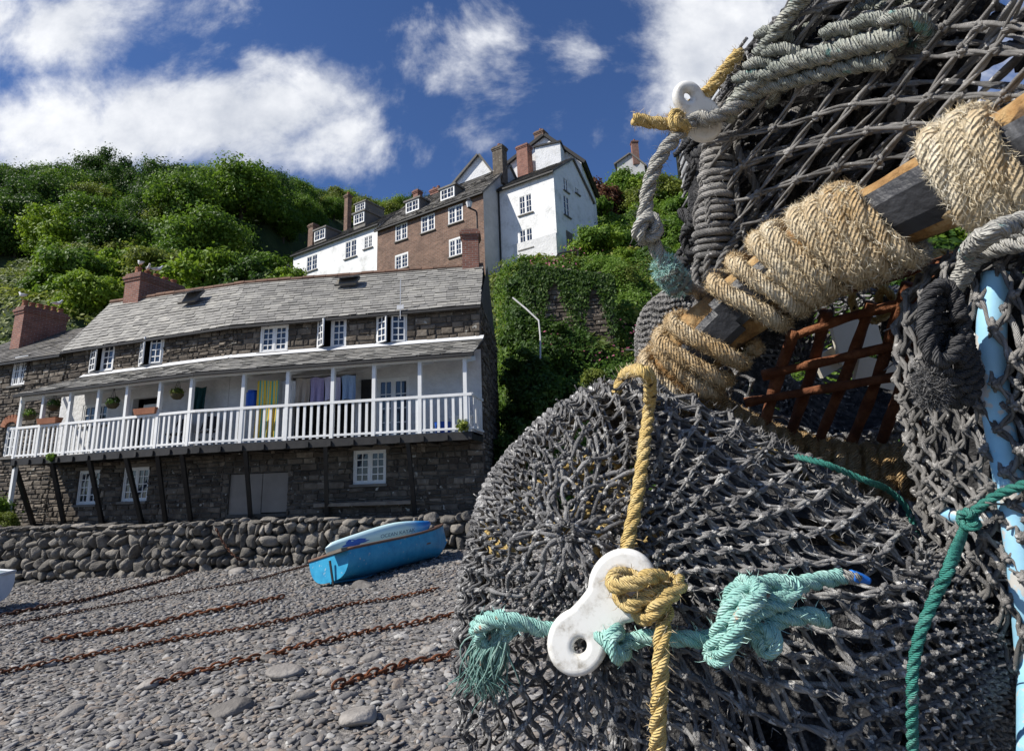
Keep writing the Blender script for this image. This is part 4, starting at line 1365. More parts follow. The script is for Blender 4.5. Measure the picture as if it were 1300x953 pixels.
shrub_at(782, 330, 31.5, 0, 1.0, 'mid green shrub on the bank top right of the rounded shrub')
shrub_at(812, 330, 32.5, 2, 1.1, 'dark green shrub on the bank top behind the hanging rope')
for k in range(60):
    Y = rg.uniform(22, 60); px = rg.uniform(980, 1600)
    i = rg.choices([0, 1, 2, 4], weights=[3, 2.5, 2, 1.5])[0]
    shrub_at(px, 300, Y, i, rg.uniform(1.1, 2.2), f'{SL[i]} far right on the slope, hidden behind the creels', f'{SL[i]}s far right on the slope behind the creels')
# shrubs at the foot of the houses
for (px, Y, i, s, lab) in ((636, 30.0, 2, .4, 'dark ivy clad shrub at the left foot of the tall white house'), (655, 29.3, 0, .25, 'low mid green shrub below the sunny white wall'), (676, 29.2, 4, .22, 'low olive shrub below the sunny white wall'),
                           (622, 24.5, 2, .8, 'dark shrub just right of the ridge end chimney'), (628, 22, 2, .7, 'dark shrub growing against the cottage gable'), (700, 29.5, 0, .25, 'low shrub beside the handrail')):
    shrub_at(px, 340, Y, i, s, lab)

for k in range(16):  # dark shrubs added so the left of the bank falls into shade
    Y = 18.6 + k * .62 + rg.uniform(-.3, .3); x = .55 + rg.uniform(-.5, .9) + .05 * k
    hgt = 'low' if k < 5 else ('half way up' if k < 11 else 'near the top')
    place(SHR[2], 2, (x, Y, float(hill_z(x, Y)) - .2), rg.uniform(.55, .95) * (1 if k < 12 else .45), rg.uniform(0, 6), f'dark shrub {hgt} on the shady side of the bank', f'dark shrubs {hgt} on the shady side of the bank')
for k in range(14):
    Y = rg.uniform(19, 29); x = rg.uniform(2.2, 6.5); i = rg.choice([0, 4, 1, 4])
    place(SHR[i], i, (x, Y, float(hill_z(x, Y)) - .25), rg.uniform(.3, .6), rg.uniform(0, 6), f'small {SL[i]} on the open part of the bank', f'small {SL[i]}s on the open part of the bank')
# ground cover on the bank: ivy and valerian, one sheet of leaves
def scatter_cover(n, xr, yr, size, seed, lift=.25):
    g = np.random.default_rng(seed)
    x = g.uniform(*xr, n); y = g.uniform(*yr, n)
    z = hill_z(x, y)
    e = .05
    N = np.stack([-(hill_z(x + e, y) - z) / e, -(hill_z(x, y + e) - z) / e, np.ones(n)], 1); N /= np.linalg.norm(N, axis=1)[:, None]
    P = np.stack([x, y, z], 1)
    cl = vnoise(P, 1.3, seed, 2)[:, :1]
    P = P + N * (np.abs(cl) * .6 + g.uniform(0, lift, (n, 1)))
    return P, N, np.clip(.5 + cl[:, 0] * .45 + g.uniform(-.2, .2, n), 0, 1)


q = MB(); P, N, R_ = scatter_cover(125000, (-.6, 18), (17.3, 34), .1, 5)
leaf_cards(q, P, N, .085, R_ * .62, seed=8)
tag(q.build('ivy_cover', MT['leaf_mid']), 'tangle of ivy and low green plants covering the steep bank', 'ground cover', kind='stuff')
q = MB(); P, N, R_ = scatter_cover(75000, (-40, 20), (22.5, 50), .2, 6)
leaf_cards(q, P, N, .16, R_, seed=9)
tag(q.build('bramble_cover', MT['leaf_olive']), 'rough olive green undergrowth on the slope behind the cottage', 'ground cover', kind='stuff')
q = MB(); P, N, R_ = scatter_cover(900, (1.0, 7), (22.0, 30), .1, 15, .5)
keep = vnoise(P, .9, 4, 1)[:, 0] > .25
leaf_cards(q, P[keep] + N[keep] * .12, N[keep], .07, R_[keep], seed=18)
tag(q.build('valerian_flowers', MT['flower_pink']), 'scattered pink valerian flowers on the green bank', 'flowers', kind='stuff')

# retaining wall part way up the bank
WT = Wall((0.7, 23.6), (.97, -.24)); mb = MB()
rubble(mb, WT, 0, 3.4, lambda u: 5.2, lambda u: 10.2 - .25 * u, [], .1, .24, .2, .6, .07)
root = empty('bank_wall', WT.pt(1.7, 5, 0), 'old rubble retaining wall half covered in greenery on the bank', 'wall')
mb.build('stones', MT['stone'], root)
mb = MB(); WT.box(mb, 0, 3.4, 4.5, 9.3, -1.2, -.012); mb.build('core', MT['mortar'], root)
q = MB(); g_ = np.random.default_rng(3); n = 6500; u_ = g_.uniform(-.2, 3.6, n); zz = 10.1 - .25 * u_ - np.abs(g_.normal(0, .8, n)) ** 1.3 * (1 + .8 * np.sin(u_ * 4))
P = np.array([WT.pt(a, b, .1 + g_.uniform(0, .2)) for a, b in zip(u_, zz)]); leaf_cards(q, P, np.broadcast_to(WT.n, P.shape), .085, g_.uniform(0, 1, n), seed=2)
tag(q.build('ivy_cover', MT['leaf_dark']), 'dark ivy hanging over the rubble wall on the bank', 'ground cover', kind='stuff')
# pale drainpipe / rail down the bank
P_ = [CAM + ray(x, y) * (Y_ / ray(x, y)[1]) for x, y, Y_ in ((651, 378, 21.6), (668, 392, 21.2), (684, 407, 20.8), (686, 428, 20.4), (686, 455, 19.8))]
mb = MB(); mb.tube(np.array(P_), .032, 8); thing_mesh(mb, 'drainpipe', MT['render_grey'], P_[-1], 'pale bent pipe running down the shady bank', 'pipe')
# handrail by the white house
base = CAM + ray(716, 340) * (29.8 / ray(716, 340)[1]); root = empty('handrail', base, 'dark timber handrail and steps beside the tall white house', 'handrail')
hp = [CAM + ray(x, y) * (30.0 / ray(x, y)[1]) for x, y in ((690, 350), (709, 322), (733, 317))]
for p in hp:
    q = MB(); q.bar(p - Z * 1.1, p, .09, .09, up=(1, 0, 0)); q.build('post', MT['black'], root)
for p, r in zip(hp, hp[1:]):
    q = MB(); q.bar(p, r, .07, .07); q.build('rail', MT['black'], root); q = MB(); q.bar(p - Z * .5, r - Z * .5, .05, .05); q.build('rail', MT['black'], root)
# fuchsia by the neighbour
for (x, y, s, i, lab) in ((-15.9, 18.4, .5, 0, 'leafy green bush on the wall top at the left end of the cottages'), (-15.0, 18.0, .28, 4, 'small olive plant growing on the wall top at the left edge')):
    place(SHR[i], i, (x, y, .6 - s * .35), s, 1.0, lab)

# ================================================================== boulder wall
wb = np.array([[-24, 21.2], [-15.9, 17.75], [-8.9, 15.75], [-4.5, 15.3], [-.2, 14.7], [3.5, 14.2], [12, 13.6]])
BLD = []
def pebble_shape(seed, sub):
    import bmesh
    bm = bmesh.new(); bmesh.ops.create_icosphere(bm, subdivisions=sub, radius=1)
    V = np.array([v.co for v in bm.verts]); F = np.array([[v.index for v in f.verts] for f in bm.faces]); bm.free()
    V = V * (1 + .22 * vnoise(V, 1.6, seed, 2)[:, :1])
    # a flattish split face or two
    g = np.random.default_rng(seed)
    for _ in range(3):
        d = g.normal(size=3); d /= np.linalg.norm(d); lim = g.uniform(.55, .85)
        k = V @ d; V = V - np.outer(np.maximum(0, k - lim), d) * .85
    return V, F
SH2 = [pebble_shape(100 + i, 2) for i in range(14)]
def block_shape(seed):
    V, F = pebble_shape(seed, 3); g = np.random.default_rng(seed + 1)
    for _ in range(9):
        d = g.normal(size=3); d /= np.linalg.norm(d); lim = g.uniform(.5, .8); k = V @ d; V = V - np.outer(np.maximum(0, k - lim), d) * .92
    return V * (1 + .03 * vnoise(V, 7, seed, 2)[:, :1]) * 1.2, F
SHB = [block_shape(500 + i) for i in range(16)]
SH3 = [pebble_shape(200 + i, 3) for i in range(8)]


def rand_rot(g, tilt=.5):
    a = g.uniform(0, 2 * PI); t = g.normal(0, tilt); u = g.normal(0, tilt)
    Rz = np.array([[math.cos(a), -math.sin(a), 0], [math.sin(a), math.cos(a), 0], [0, 0, 1]])
    Rx = np.array([[1, 0, 0], [0, math.cos(t), -math.sin(t)], [0, math.sin(t), math.cos(t)]])
    Ry = np.array([[math.cos(u), 0, math.sin(u)], [0, 1, 0], [-math.sin(u), 0, math.cos(u)]])
    return Rx @ Ry @ Rz


bw = MB(); bc = MB(); g = np.random.default_rng(21)
for (a, b) in zip(wb, wb[1:]):
    L = np.linalg.norm(b - a); W = Wall(a, b - a)
    zlo = float(min(beach_z(*a), beach_z(*b))) - .25
    rows = 0; z = zlo
    while z < .62:
        h = g.uniform(.16, .34); u = -g.uniform(0, .2)
        while u < L:
            w = g.uniform(.18, .42) if g.uniform() < .55 else g.uniform(.1, .2)
            V, F = SHB[g.integers(len(SHB))]
            Rm = rand_rot(g, .35)
            zt = min(h, .68 - z) if .68 - z > .12 else .12
            zt *= g.uniform(.75, 1.15)
            S = V @ Rm.T * np.array([w * .56, .22, zt * .6])
            q = W.pt(u + w / 2, z + zt / 2 + g.uniform(-.03, .03), g.uniform(-.05, .1) - .12 * (z - zlo))
            bw.add(q + S[:, :1] * W.u + S[:, 1:2] * W.n + S[:, 2:3] * Z, F, None, g.beta(2, 2.4))
            u += w
        z += h * .93
    W.box(bc, 0, L, zlo, .6, -1.6, -.1)
MT['boulder'] = M('grey_boulders', [(0, (.05, .045, .042)), (.35, (.13, .12, .108)), (.65, (.24, .222, .2)), (1, (.42, .39, .35))], .85, 4, .4, .5, 26, .03, fleck=(.3, .29, .26), fscale=12, fpos=.66)
MT['wallrock'] = M('wall_boulders', [(0, (.04, .037, .034)), (.45, (.13, .12, .105)), (1, (.34, .31, .265))], .9, 5, .5, .7, 24, .04, fleck=(.3, .29, .26), fscale=12, fpos=.68)
root = empty('boulder_wall', (-6, 15.5, -.3), 'low sea wall of rounded grey boulders below the long cottage', 'wall')
so = bw.build('boulders', MT['wallrock'], root, smooth=True); bc.build('core', MT['mortar'], so)
# narrow terrace between wall and house
tr = MB()
for (a, b) in zip(wb, wb[1:]):
    tr.quad([a[0], a[1], .605], [b[0], b[1], .605], [b[0] + .3, b[1] + 4, .605], [a[0] + .3, a[1] + 4, .605])
tag(tr.build('terrace_path', MT['mortar']), kind='structure')

# ================================================================== shingle beach
g = np.random.default_rng(33)
pb = MB()
def in_view(x, y, m=40):
    r = np.array([x, y, float(beach_z(x, y))])
    a, b = vis_px(r)
    return -160 < a < 1080 and b < 1010
N_P = 0
tries = 0
def wall_y(x):
    return np.interp(x, wb[:, 0], wb[:, 1])
def add_pebble(x, y, s, big=False):
    V, F = (SH3 if big else SH2)[g.integers(8)] if (big or y < 7.5) else SH1[g.integers(8)]
    sc = np.array([s * g.uniform(.75, 1.6), s * g.uniform(.55, 1.05), s * g.uniform(.22, .5)])
    S = (V * sc) @ rand_rot(g, .22).T
    pb.add(S + np.array([x, y, float(beach_z(x, y)) + sc[2] * .35]), F, None, g.beta(1.8, 2.2))
SH1 = [pebble_shape(300 + i, 1) for i in range(8)]
while N_P < 34000 and tries < 260000:
    tries += 1
    y = 2.6 + 15.5 * g.uniform() ** 1.25
    x = g.uniform(-1.12, .45) * y * 1.0
    if y > wall_y(x) - .15 or not in_view(x, y): continue
    s = (.017 + .055 * g.beta(1.0, 4.8)) * (.72 + .05 * y)
    add_pebble(x, y, s); N_P += 1
MT['pebble'] = M('shore_pebbles', [(0, (.05, .048, .048)), (.25, (.12, .115, .112)), (.45, (.19, .182, .172)), (.58, (.22, .178, .14)), (.64, (.24, .23, .22)), (.85, (.34, .33, .31)), (1, (.5, .48, .44))], .85, 5, .25, .5, 30, .02, fleck=(.42, .41, .38), fscale=14, fpos=.67)
tag(pb.build('pebbles', MT['pebble'], smooth=True), 'grey beach pebbles covering the shore below the wall', 'pebbles', kind='stuff')
# larger stones: each one a thing
BIG = [(365, 858, .16), (470, 838, .11), (310, 812, .1), (508, 846, .12), (372, 803, .1), (443, 841, .09), (120, 828, .1), (130, 850, .1), (62, 845, .09), (262, 802, .09), (200, 818, .085),
       (463, 746, .22), (340, 838, .1), (545, 826, .1), (420, 856, .1), (232, 846, .1), (530, 770, .12), (300, 728, .25), (187, 873, .13), (292, 905, .15), (455, 915, .16), (90, 905, .13), (385, 885, .1), (30, 800, .1), (150, 795, .1)]
for k, (px, py, s) in enumerate(BIG):
    r = ray(px, py); t = -1.35 / r[2]
    for _ in range(6):
        p = CAM + r * t; t += (beach_z(p[0], p[1]) - p[2]) / r[2]
    p = CAM + r * t
    s *= .8; V, F = SH3[k % 8]; sc = np.array([s * 1.2, s * .9, s * .5]); S = (V * sc) @ rand_rot(g, .12).T
    q = MB(); q.add(S + p + Z * s * .15, F, None, g.beta(2.5, 1.8))
    where = 'near the foot of the boulder wall' if py < 735 else ('beside the blue boat' if py < 775 and px > 400 else ('in the middle of the beach' if py < 825 else 'in the near part of the beach'))
    side = 'towards the left edge' if px < 160 else ('left of centre' if px < 330 else ('below the boat' if py > 760 else 'by the boat stern'))
    thing_mesh(q, 'beach_stone', MT['boulder'], p, f'larger grey stone {where}, {side}' if px != 463 else 'pale flat stone lying just below the blue boat hull', 'stone', f'larger stones {where}, {side}', True)

# mooring chains
def ground(px, py, lift=.03):
    r = ray(px, py); t = -1.35 / r[2]
    for _ in range(8):
        p = CAM + r * t; t += (beach_z(p[0], p[1]) - p[2]) / r[2]
    return CAM + r * t + Z * lift
def chain(pts, L, label, wire=.012, mat='rust', group='mooring chains on the beach'):
    """oval links, every other one turned on edge"""
    P = spline(pts, L * .62)
    T = np.gradient(P, axis=0); T /= np.linalg.norm(T, axis=1)[:, None]
    mb = MB(); n = len(P)
    a = np.linspace(0, 2 * PI, 15)
    for i in range(n):
        s = np.cross(T[i], Z); s /= np.linalg.norm(s); up = np.cross(s, T[i])
        tw = (.25 if i % 2 else 1.2) + random.uniform(-.25, .25)
        w = s * math.cos(tw) + up * math.sin(tw)
        Q = P[i] + np.outer(np.cos(a) * L / 2 * .92, T[i]) + np.outer(np.sin(a) * L * .29, w) + Z * random.uniform(0, .012)
        w_r = wire * .82; N_ = np.cos(a)[:, None] * T[i] + np.sin(a)[:, None] * w
        mb.tubes(Q[None], N_[None], w_r, 6, random.random())
    thing_mesh(mb, 'mooring_chain', MT[mat], P[0], label, 'chain', group, True)
MT['rust_dark'] = M('dark_rust', [(0, (.02, .012, .01)), (.5, (.07, .03, .018)), (1, (.16, .065, .03))], .9, 14, .7, .5, 120, .006)
G_ = lambda l: [ground(*q) for q in l]
chain(G_([(6, 783), (60, 772), (110, 763), (180, 746), (235, 730), (272, 716)]), .13, 'dark chain running up to the boulder wall on the left', .018, 'rust_dark')
chain(G_([(60, 816), (171, 800), (210, 792), (245, 783), (300, 773), (356, 761)]), .13, 'thick rusty chain across the upper beach left of the boat', .016)
chain(G_([(200, 872), (238, 861), (300, 846), (345, 835), (383, 825), (425, 816), (461, 807), (520, 796), (575, 784), (640, 772)]), .12, 'bright orange rusty chain across the near beach', .0125)
chain(G_([(-20, 862), (60, 846), (138, 831), (220, 815), (309, 801), (380, 786), (438, 771), (500, 762), (554, 750)]), .09, 'thin rusty chain ending near the blue boat hull', .011)
chain(G_([(430, 876), (475, 861), (505, 853), (517, 848), (540, 844), (575, 836)]), .12, 'heavy orange chain emerging below the nearest creel', .013)
chain(G_([(-10, 800), (60, 786), (138, 771), (230, 755), (323, 738), (370, 725), (404, 716)]), .08, 'fine dark chain leading to the boat stern', .009, 'rust_dark')
WBd = Wall(wb[2], wb[3] - wb[2])
chain([np.append(WBd.pt(*WBd.px(277, 672, .15), .22)[:2], WBd.px(277, 672, .15)[1]), *[WBd.pt(*WBd.px(x, y, .2), .25 + .04 * k) for k, (x, y) in enumerate(((283, 685), (295, 700), (308, 709)))], ground(323, 718), ground(350, 718), ground(383, 712)], .1, 'rusty chain hanging down over the boulder wall', .014, 'rust_dark')

# ------------------------------------------------------------------ boats
MT['boat_blue'] = M('boat_blue', [(0, (.02, .2, .38)), (.5, (.035, .3, .5)), (1, (.06, .36, .56))], .45, 5, .8, .15, 40, .004, fleck=(.3, .42, .48), fscale=16, fpos=.66); cmat('boat_inner', (.3, .36, .38), .6); cmat('gunwale', (.17, .1, .07), .6); cmat('boat_grey', (.6, .62, .64), .5)


def hull_mesh(mb, L, B, H, frm, thick=.025, n=28, m=10, transom=.82, sheer=.16, inner=False):
    """open rowing hull: stations from transom (x=0) to stem (x=L); frm maps local to world"""
    V = []
    for i in range(n + 1):
        t = i / n
        hw = B / 2 * (transom + (1 - transom) * math.sin(min(1, t / .45) * PI / 2)) * (1 - max(0, (t - .45) / .55) ** 2.2)
        hw = max(hw, .012)
        top = H + sheer * (max(0, t - .35) / .65) ** 2 + .03 * (1 - t)
        keel = .02 + .06 * max(0, (.2 - t) / .2) + (H * .55) * max(0, (t - .8) / .2) ** 2.5
        for j in range(m + 1):
            a = j / m
            y = hw * math.sin(a * PI / 2) ** .62 if inner is False else (hw - thick) * math.sin(a * PI / 2) ** .62
            z = keel + (top - keel) * (1 - math.cos(a * PI / 2) ** .9) + (thick if inner and a < .9 else 0)
            V.append((t * L - .06 * (z / H) * (1 - t) ** 4 * -1, y, z))
    return np.array(V)


def build_boat(name, label, frm_o, fx, up, L, B, H, mat, inner_mat, gun_mat, cat='boat', **kw):
    fx = np.array(fx); fx = fx / np.linalg.norm(fx); up = np.array(up); up = up - up @ fx * fx; up /= np.linalg.norm(up); fy = np.cross(up, fx)
    T = lambda v: np.asarray(frm_o) + v[..., 0:1] * fx + v[..., 1:2] * fy + v[..., 2:3] * up
    root = empty(name, frm_o, label, cat)
    n, m_ = 28, 10
    def shell(inner):
        mb = MB()
        v = hull_mesh(mb, L, B, H, None, inner=inner, **kw)
        for s in (1, -1):
            w = v * np.array([1, s, 1]); F = [[i * (m_ + 1) + j, (i + 1) * (m_ + 1) + j, (i + 1) * (m_ + 1) + j + 1, i * (m_ + 1) + j + 1] for i in range(n) for j in range(m_)]
            mb.add(T(w), F)
        return mb, v
    mb, v = shell(False)
    hull = mb.build('hull', MT[mat], root, smooth=True)
    tb = MB(); st = v[:m_ + 1]
    poly = np.concatenate([st[::-1], st[1:] * np.array([1, -1, 1])])
    for dx in (0.0, .03):
        tb.add(T(poly + np.array([dx, 0, 0])), [list(range(len(poly)))])
    tb.build('transom', MT[mat], root)
    mb, vi = shell(True); mb.build('hull_inside', MT[inner_mat], root, smooth=True)
    gb = MB()
    for s in (1, -1):
        e = v[m_::m_ + 1] * np.array([1, s, 1]); P = T(e + np.array([0, -.0 * s, .012]))
        gb.tubes(P[None], np.broadcast_to(up, (1, len(P), 3)), .024, 8)
    e0 = v[m_]; gb.tubes(T(np.array([[e0[0], e0[1], e0[2] + .012], [e0[0], -e0[1], e0[2] + .012]]))[None], np.broadcast_to(up, (1, 2, 3)), .026, 8)
    gb.build('gunwale', MT[gun_mat], root, smooth=True)
    for t in (.3, .62):
        i = int(t * n); y = v[i * (m_ + 1) + m_ - 2][1]; z = H * .62
        q = MB(); q.box(T(np.array([t * L, 0, z])), fx, fy, up, .2, 2 * y * .97, .03); q.build('thwart', MT[gun_mat], root)
    kb = MB(); kk = v[0:(n + 1) * (m_ + 1):(m_ + 1)] - np.array([0, 0, .012]); kb.tubes(T(kk)[None], np.broadcast_to(up, (1, len(kk), 3)), .018, 6); kb.build('keel', MT[mat], root)
    return root, T, v


sb = ground(420, 745, 0); bowp = ground(570, 703, 0)
fx = bowp - sb; Lb = float(np.linalg.norm(fx)) * 1.0
print('boat length', Lb)
fxn = fx / Lb
side = np.cross(Z, fxn)          # to port
up_b = Z * .955 + side * .24 if (side[1] > 0) else Z * .955 - side * .24
up_b = up_b / np.linalg.norm(up_b)
boat, TB, vb = build_boat('rowing_boat', 'blue rowing boat with brown gunwale drawn up on the shingle', sb + Z * .0, fxn, up_b, Lb, 1.15, .48, 'boat_blue', 'boat_inner', 'gunwale')
q = MB(); q.box(TB(np.array([-.03, -.1, .22])), fxn, np.cross(up_b, fxn), up_b, .02, .035, .4); q.build('rudder_strap', MT['black'], boat)
q = MB(); e0 = vb[10]; q.box(TB(np.array([.04, -e0[1] * .62, e0[2] + .02])), fxn, np.cross(up_b, fxn), up_b, .26, e0[1] * .7, .05); q.build('stern_seat', MT['timber'], boat)

# sit-on kayak lying in the boat: white-green stern fading to blue bow (moulded colour)
def kayak_mat():
    mt, nt, b, nd, lk = mat_new('moulded_plastic')
    tc = nd.new("ShaderNodeTexCoord"); sp = nd.new("ShaderNodeSeparateXYZ"); lk.new(tc.outputs["UV"], sp.inputs[0])
    n = nd.new("ShaderNodeTexNoise"); n.inputs["Scale"].default_value = 4; lk.new(tc.outputs["UV"], n.inputs["Vector"])
    ad = nd.new("ShaderNodeMath"); ad.operation = 'MULTIPLY_ADD'; ad.inputs[1].default_value = .3; lk.new(n.outputs["Fac"], ad.inputs[0]); lk.new(sp.outputs[0], ad.inputs[2])
    r = ramp(nd, [(.0, (.55, .72, .74)), (.72, (.5, .7, .72)), (.9, (.06, .32, .68)), (1, (.02, .2, .58))]); lk.new(ad.outputs[0], r.inputs[0])
    lk.new(r.outputs[0], b.inputs["Base Color"]); b.inputs["Roughness"].default_value = .38
    return mt
MT['kayak'] = kayak_mat()
ka = CAM + ray(419, 703) * ((sb[1] + .75) / ray(417, 705)[1]); kb_ = CAM + ray(551, 670) * ((bowp[1] + .1) / ray(548, 672)[1])
kf = kb_ - ka; Lk = float(np.linalg.norm(kf)); kf /= Lk
kroll = np.cross(kf, Z); kroll /= np.linalg.norm(kroll); kroll = kroll if kroll[1] < 0 else -kroll   # towards the camera
kup = Z * .62 - kroll * .78; kup = kup - kup @ kf * kf; kup /= np.linalg.norm(kup)                   # lies on its side, bottom towards us
ks = np.cross(kup, kf)
root = empty('kayak', (ka + kb_) / 2, 'pale turquoise and blue kayak lying in the blue rowing boat', 'kayak')
mb = MB(); n, m_ = 40, 20; V = []; UV = []
for i in range(n + 1):
    t = i / n
    hw = .40 * math.sin(PI * min(1, max(0, t)) ** .9) ** .55 * (1 if t < .5 else 1 - .25 * (t - .5)) + .004
    dp = .16 * math.sin(PI * t) ** .4 + .004; rock = .16 * (2 * t - 1) ** 4
    for j in range(m_):
        a = 2 * PI * j / m_
        y = hw * np.sign(math.cos(a)) * abs(math.cos(a)) ** .7
        z = dp * np.sign(math.sin(a)) * abs(math.sin(a)) ** .7 * (1.0 if math.sin(a) < 0 else .75) + rock
        if math.sin(a) > .5 and .3 < t < .72: z -= .12 * math.sin(PI * (t - .3) / .42)
        V.append(ka + kf * t * Lk + ks * y + kup * z); UV.append((t, j / m_))
F = [[i * m_ + j, i * m_ + (j + 1) % m_, (i + 1) * m_ + (j + 1) % m_, (i + 1) * m_ + j] for i in range(n) for j in range(m_)]
mb.add(V, F, np.array(UV)[np.array(F)])
ko = mb.build('hull', MT['kayak'], root, smooth=True)
kbv = BVHTree.FromPolygons([tuple(v) for v in V], F)
cmat('decal_blue', (.03, .12, .5), .4); cmat('decal_dark', (.05, .12, .25), .4)


def surf_text(txt, px, py, size, ang, mat, name, parent, wid=1.0, bvh=None):
    """lettering shrunk on to the side of the kayak"""
    cu = bpy.data.curves.new('lettering', 'FONT'); cu.body = txt; cu.size = 1; cu.align_x = 'CENTER'; cu.align_y = 'CENTER'
    ob = bpy.data.objects.new('tmp', cu); COL.objects.link(ob)
    dg = bpy.context.evaluated_depsgraph_get(); me = bpy.data.meshes.new_from_object(ob.evaluated_get(dg))
    v = np.array([q.co for q in me.vertices]); F = [list(p.vertices) for p in me.polygons]
    bpy.data.objects.remove(ob); bpy.data.curves.remove(cu); bpy.data.meshes.remove(me)
    mb = MB(); out = []
    for q in v:
        x, y = q[0] * size * wid, q[1] * size
        X = px + x * math.cos(ang) + y * math.sin(ang) * .0; Y_ = py + x * math.sin(ang) - y
        r = ray(X, Y_); h = bvh.ray_cast(Vector(CAM), Vector(r / np.linalg.norm(r)))
        p = np.array(h[0]) if h[0] is not None else CAM + ray(px, py) * 10
        nn = np.array(h[1]) if h[0] is not None else -r
        if nn @ r > 0: nn = -nn
        out.append(p + nn * .004)
    for f in F: mb.v.append(np.array([out[i] for i in f])); mb.f.append(np.array([[mb.n + i for i in range(len(f))]])); mb.uv.append(np.zeros((1, len(f), 2))); mb.r.append(np.full(len(f), .5)); mb.n += len(f)
    return mb.build(name, MT[mat], parent)


surf_text('OCEAN KAYAK', 505, 676.5, 6.4, -.2, 'decal_dark', 'lettering', ko, 1.0, kbv)
# blue brush-mark emblem near the stern
mb = MB(); pts = []
for a in np.linspace(0, 2 * PI, 40, endpoint=False):
    rr = 1 + .16 * math.sin(5 * a) + .1 * math.sin(9 * a + 1)
    x, y = 15 * rr * math.cos(a), 4.2 * rr * math.sin(a) * (1 - .35 * math.cos(a))
    X, Y_ = 452 + x, 688 + y - x * .22
    r = ray(X, Y_); h = kbv.ray_cast(Vector(CAM), Vector(r / np.linalg.norm(r)))
    if h[0] is None: continue
    nn = np.array(h[1]); nn = -nn if nn @ r > 0 else nn
    pts.append(np.array(h[0]) + nn * .006); nrm_k = nn
if len(pts) > 8:
    c = np.mean(pts, 0) + nrm_k * .022
    for i in range(len(pts)): mb.add([c, pts[i], pts[(i + 1) % len(pts)]], [[0, 1, 2]])
    mb.build('emblem', MT['decal_blue'], ko)
# white hull cut by the left edge
p0 = ground(6, 778, 0)
build_boat('dinghy', 'pale grey dinghy stern showing at the left edge of the beach', p0 + Z * .05 + np.array([-.3, 0, 0]), (-.95, .25, .02), (.05, -.1, 1), 2.6, 1.1, .5, 'boat_grey', 'boat_inner', 'boat_grey')
# heap of rope and net left of the creel
q = MB(); c = ground(578, 690, .03); g_ = np.random.default_rng(8)
pts = [c + np.array([.5 * math.cos(a * 1.9) * (1 - .3 * math.sin(a)), .25 * math.sin(a * 2.3), .05 + .04 * math.sin(a * 3)]) for a in np.linspace(0, 9, 22)]
cmat('teal_rope', (.03, .3, .24)); rope(q, pts, .016, seed=4); thing_mesh(q, 'rope_heap', MT['teal_rope'], c, 'small heap of teal rope on the beach beyond the boat bow', 'rope', None, True)

# ================================================================== sky, sun
SUN_D = np.array([-.69, -.215, .70]); SUN_D /= np.linalg.norm(SUN_D)
sd = bpy.data.lights.new('sun', 'SUN'); sd.energy = 4.7; sd.angle = math.radians(.53); sd.color = (1, .95, .87)
so_ = bpy.data.objects.new('sun', sd); COL.objects.link(so_)
so_.rotation_euler = Vector(SUN_D).to_track_quat('Z', 'Y').to_euler()
wd = bpy.data.worlds.new("World"); SC.world = wd; wd.use_nodes = True
nt = wd.node_tree; nd = nt.nodes; lk = nt.links; bg = nd["Background"]
sky = nd.new("ShaderNodeTexSky"); sky.sky_type = 'NISHITA'; sky.sun_disc = False
sky.sun_elevation = math.asin(SUN_D[2]); sky.sun_rotation = math.atan2(SUN_D[0], SUN_D[1]); sky.air_density = 1.0; sky.dust_density = .3; sky.ozone_density = 3.0
tint = nd.new("ShaderNodeMix"); tint.data_type = 'RGBA'; tint.blend_type = 'MULTIPLY'; tint.inputs[0].default_value = 1
lk.new(sky.outputs[0], tint.inputs[6]); tint.inputs[7].default_value = (.50, .65, .92, 1)
tc = nd.new("ShaderNodeTexCoord"); sp = nd.new("ShaderNodeSeparateXYZ"); lk.new(tc.outputs["Generated"], sp.inputs[0])


def mnode(op, a, b=None, c=None, clamp=False):
    n = nd.new("ShaderNodeMath"); n.operation = op; n.use_clamp = clamp
    for i, v in enumerate((a, b, c)):
        if v is None: continue
        if hasattr(v, 'links') or hasattr(v, 'is_linked'): lk.new(v, n.inputs[i])
        else: n.inputs[i].default_value = v
    return n.outputs[0]


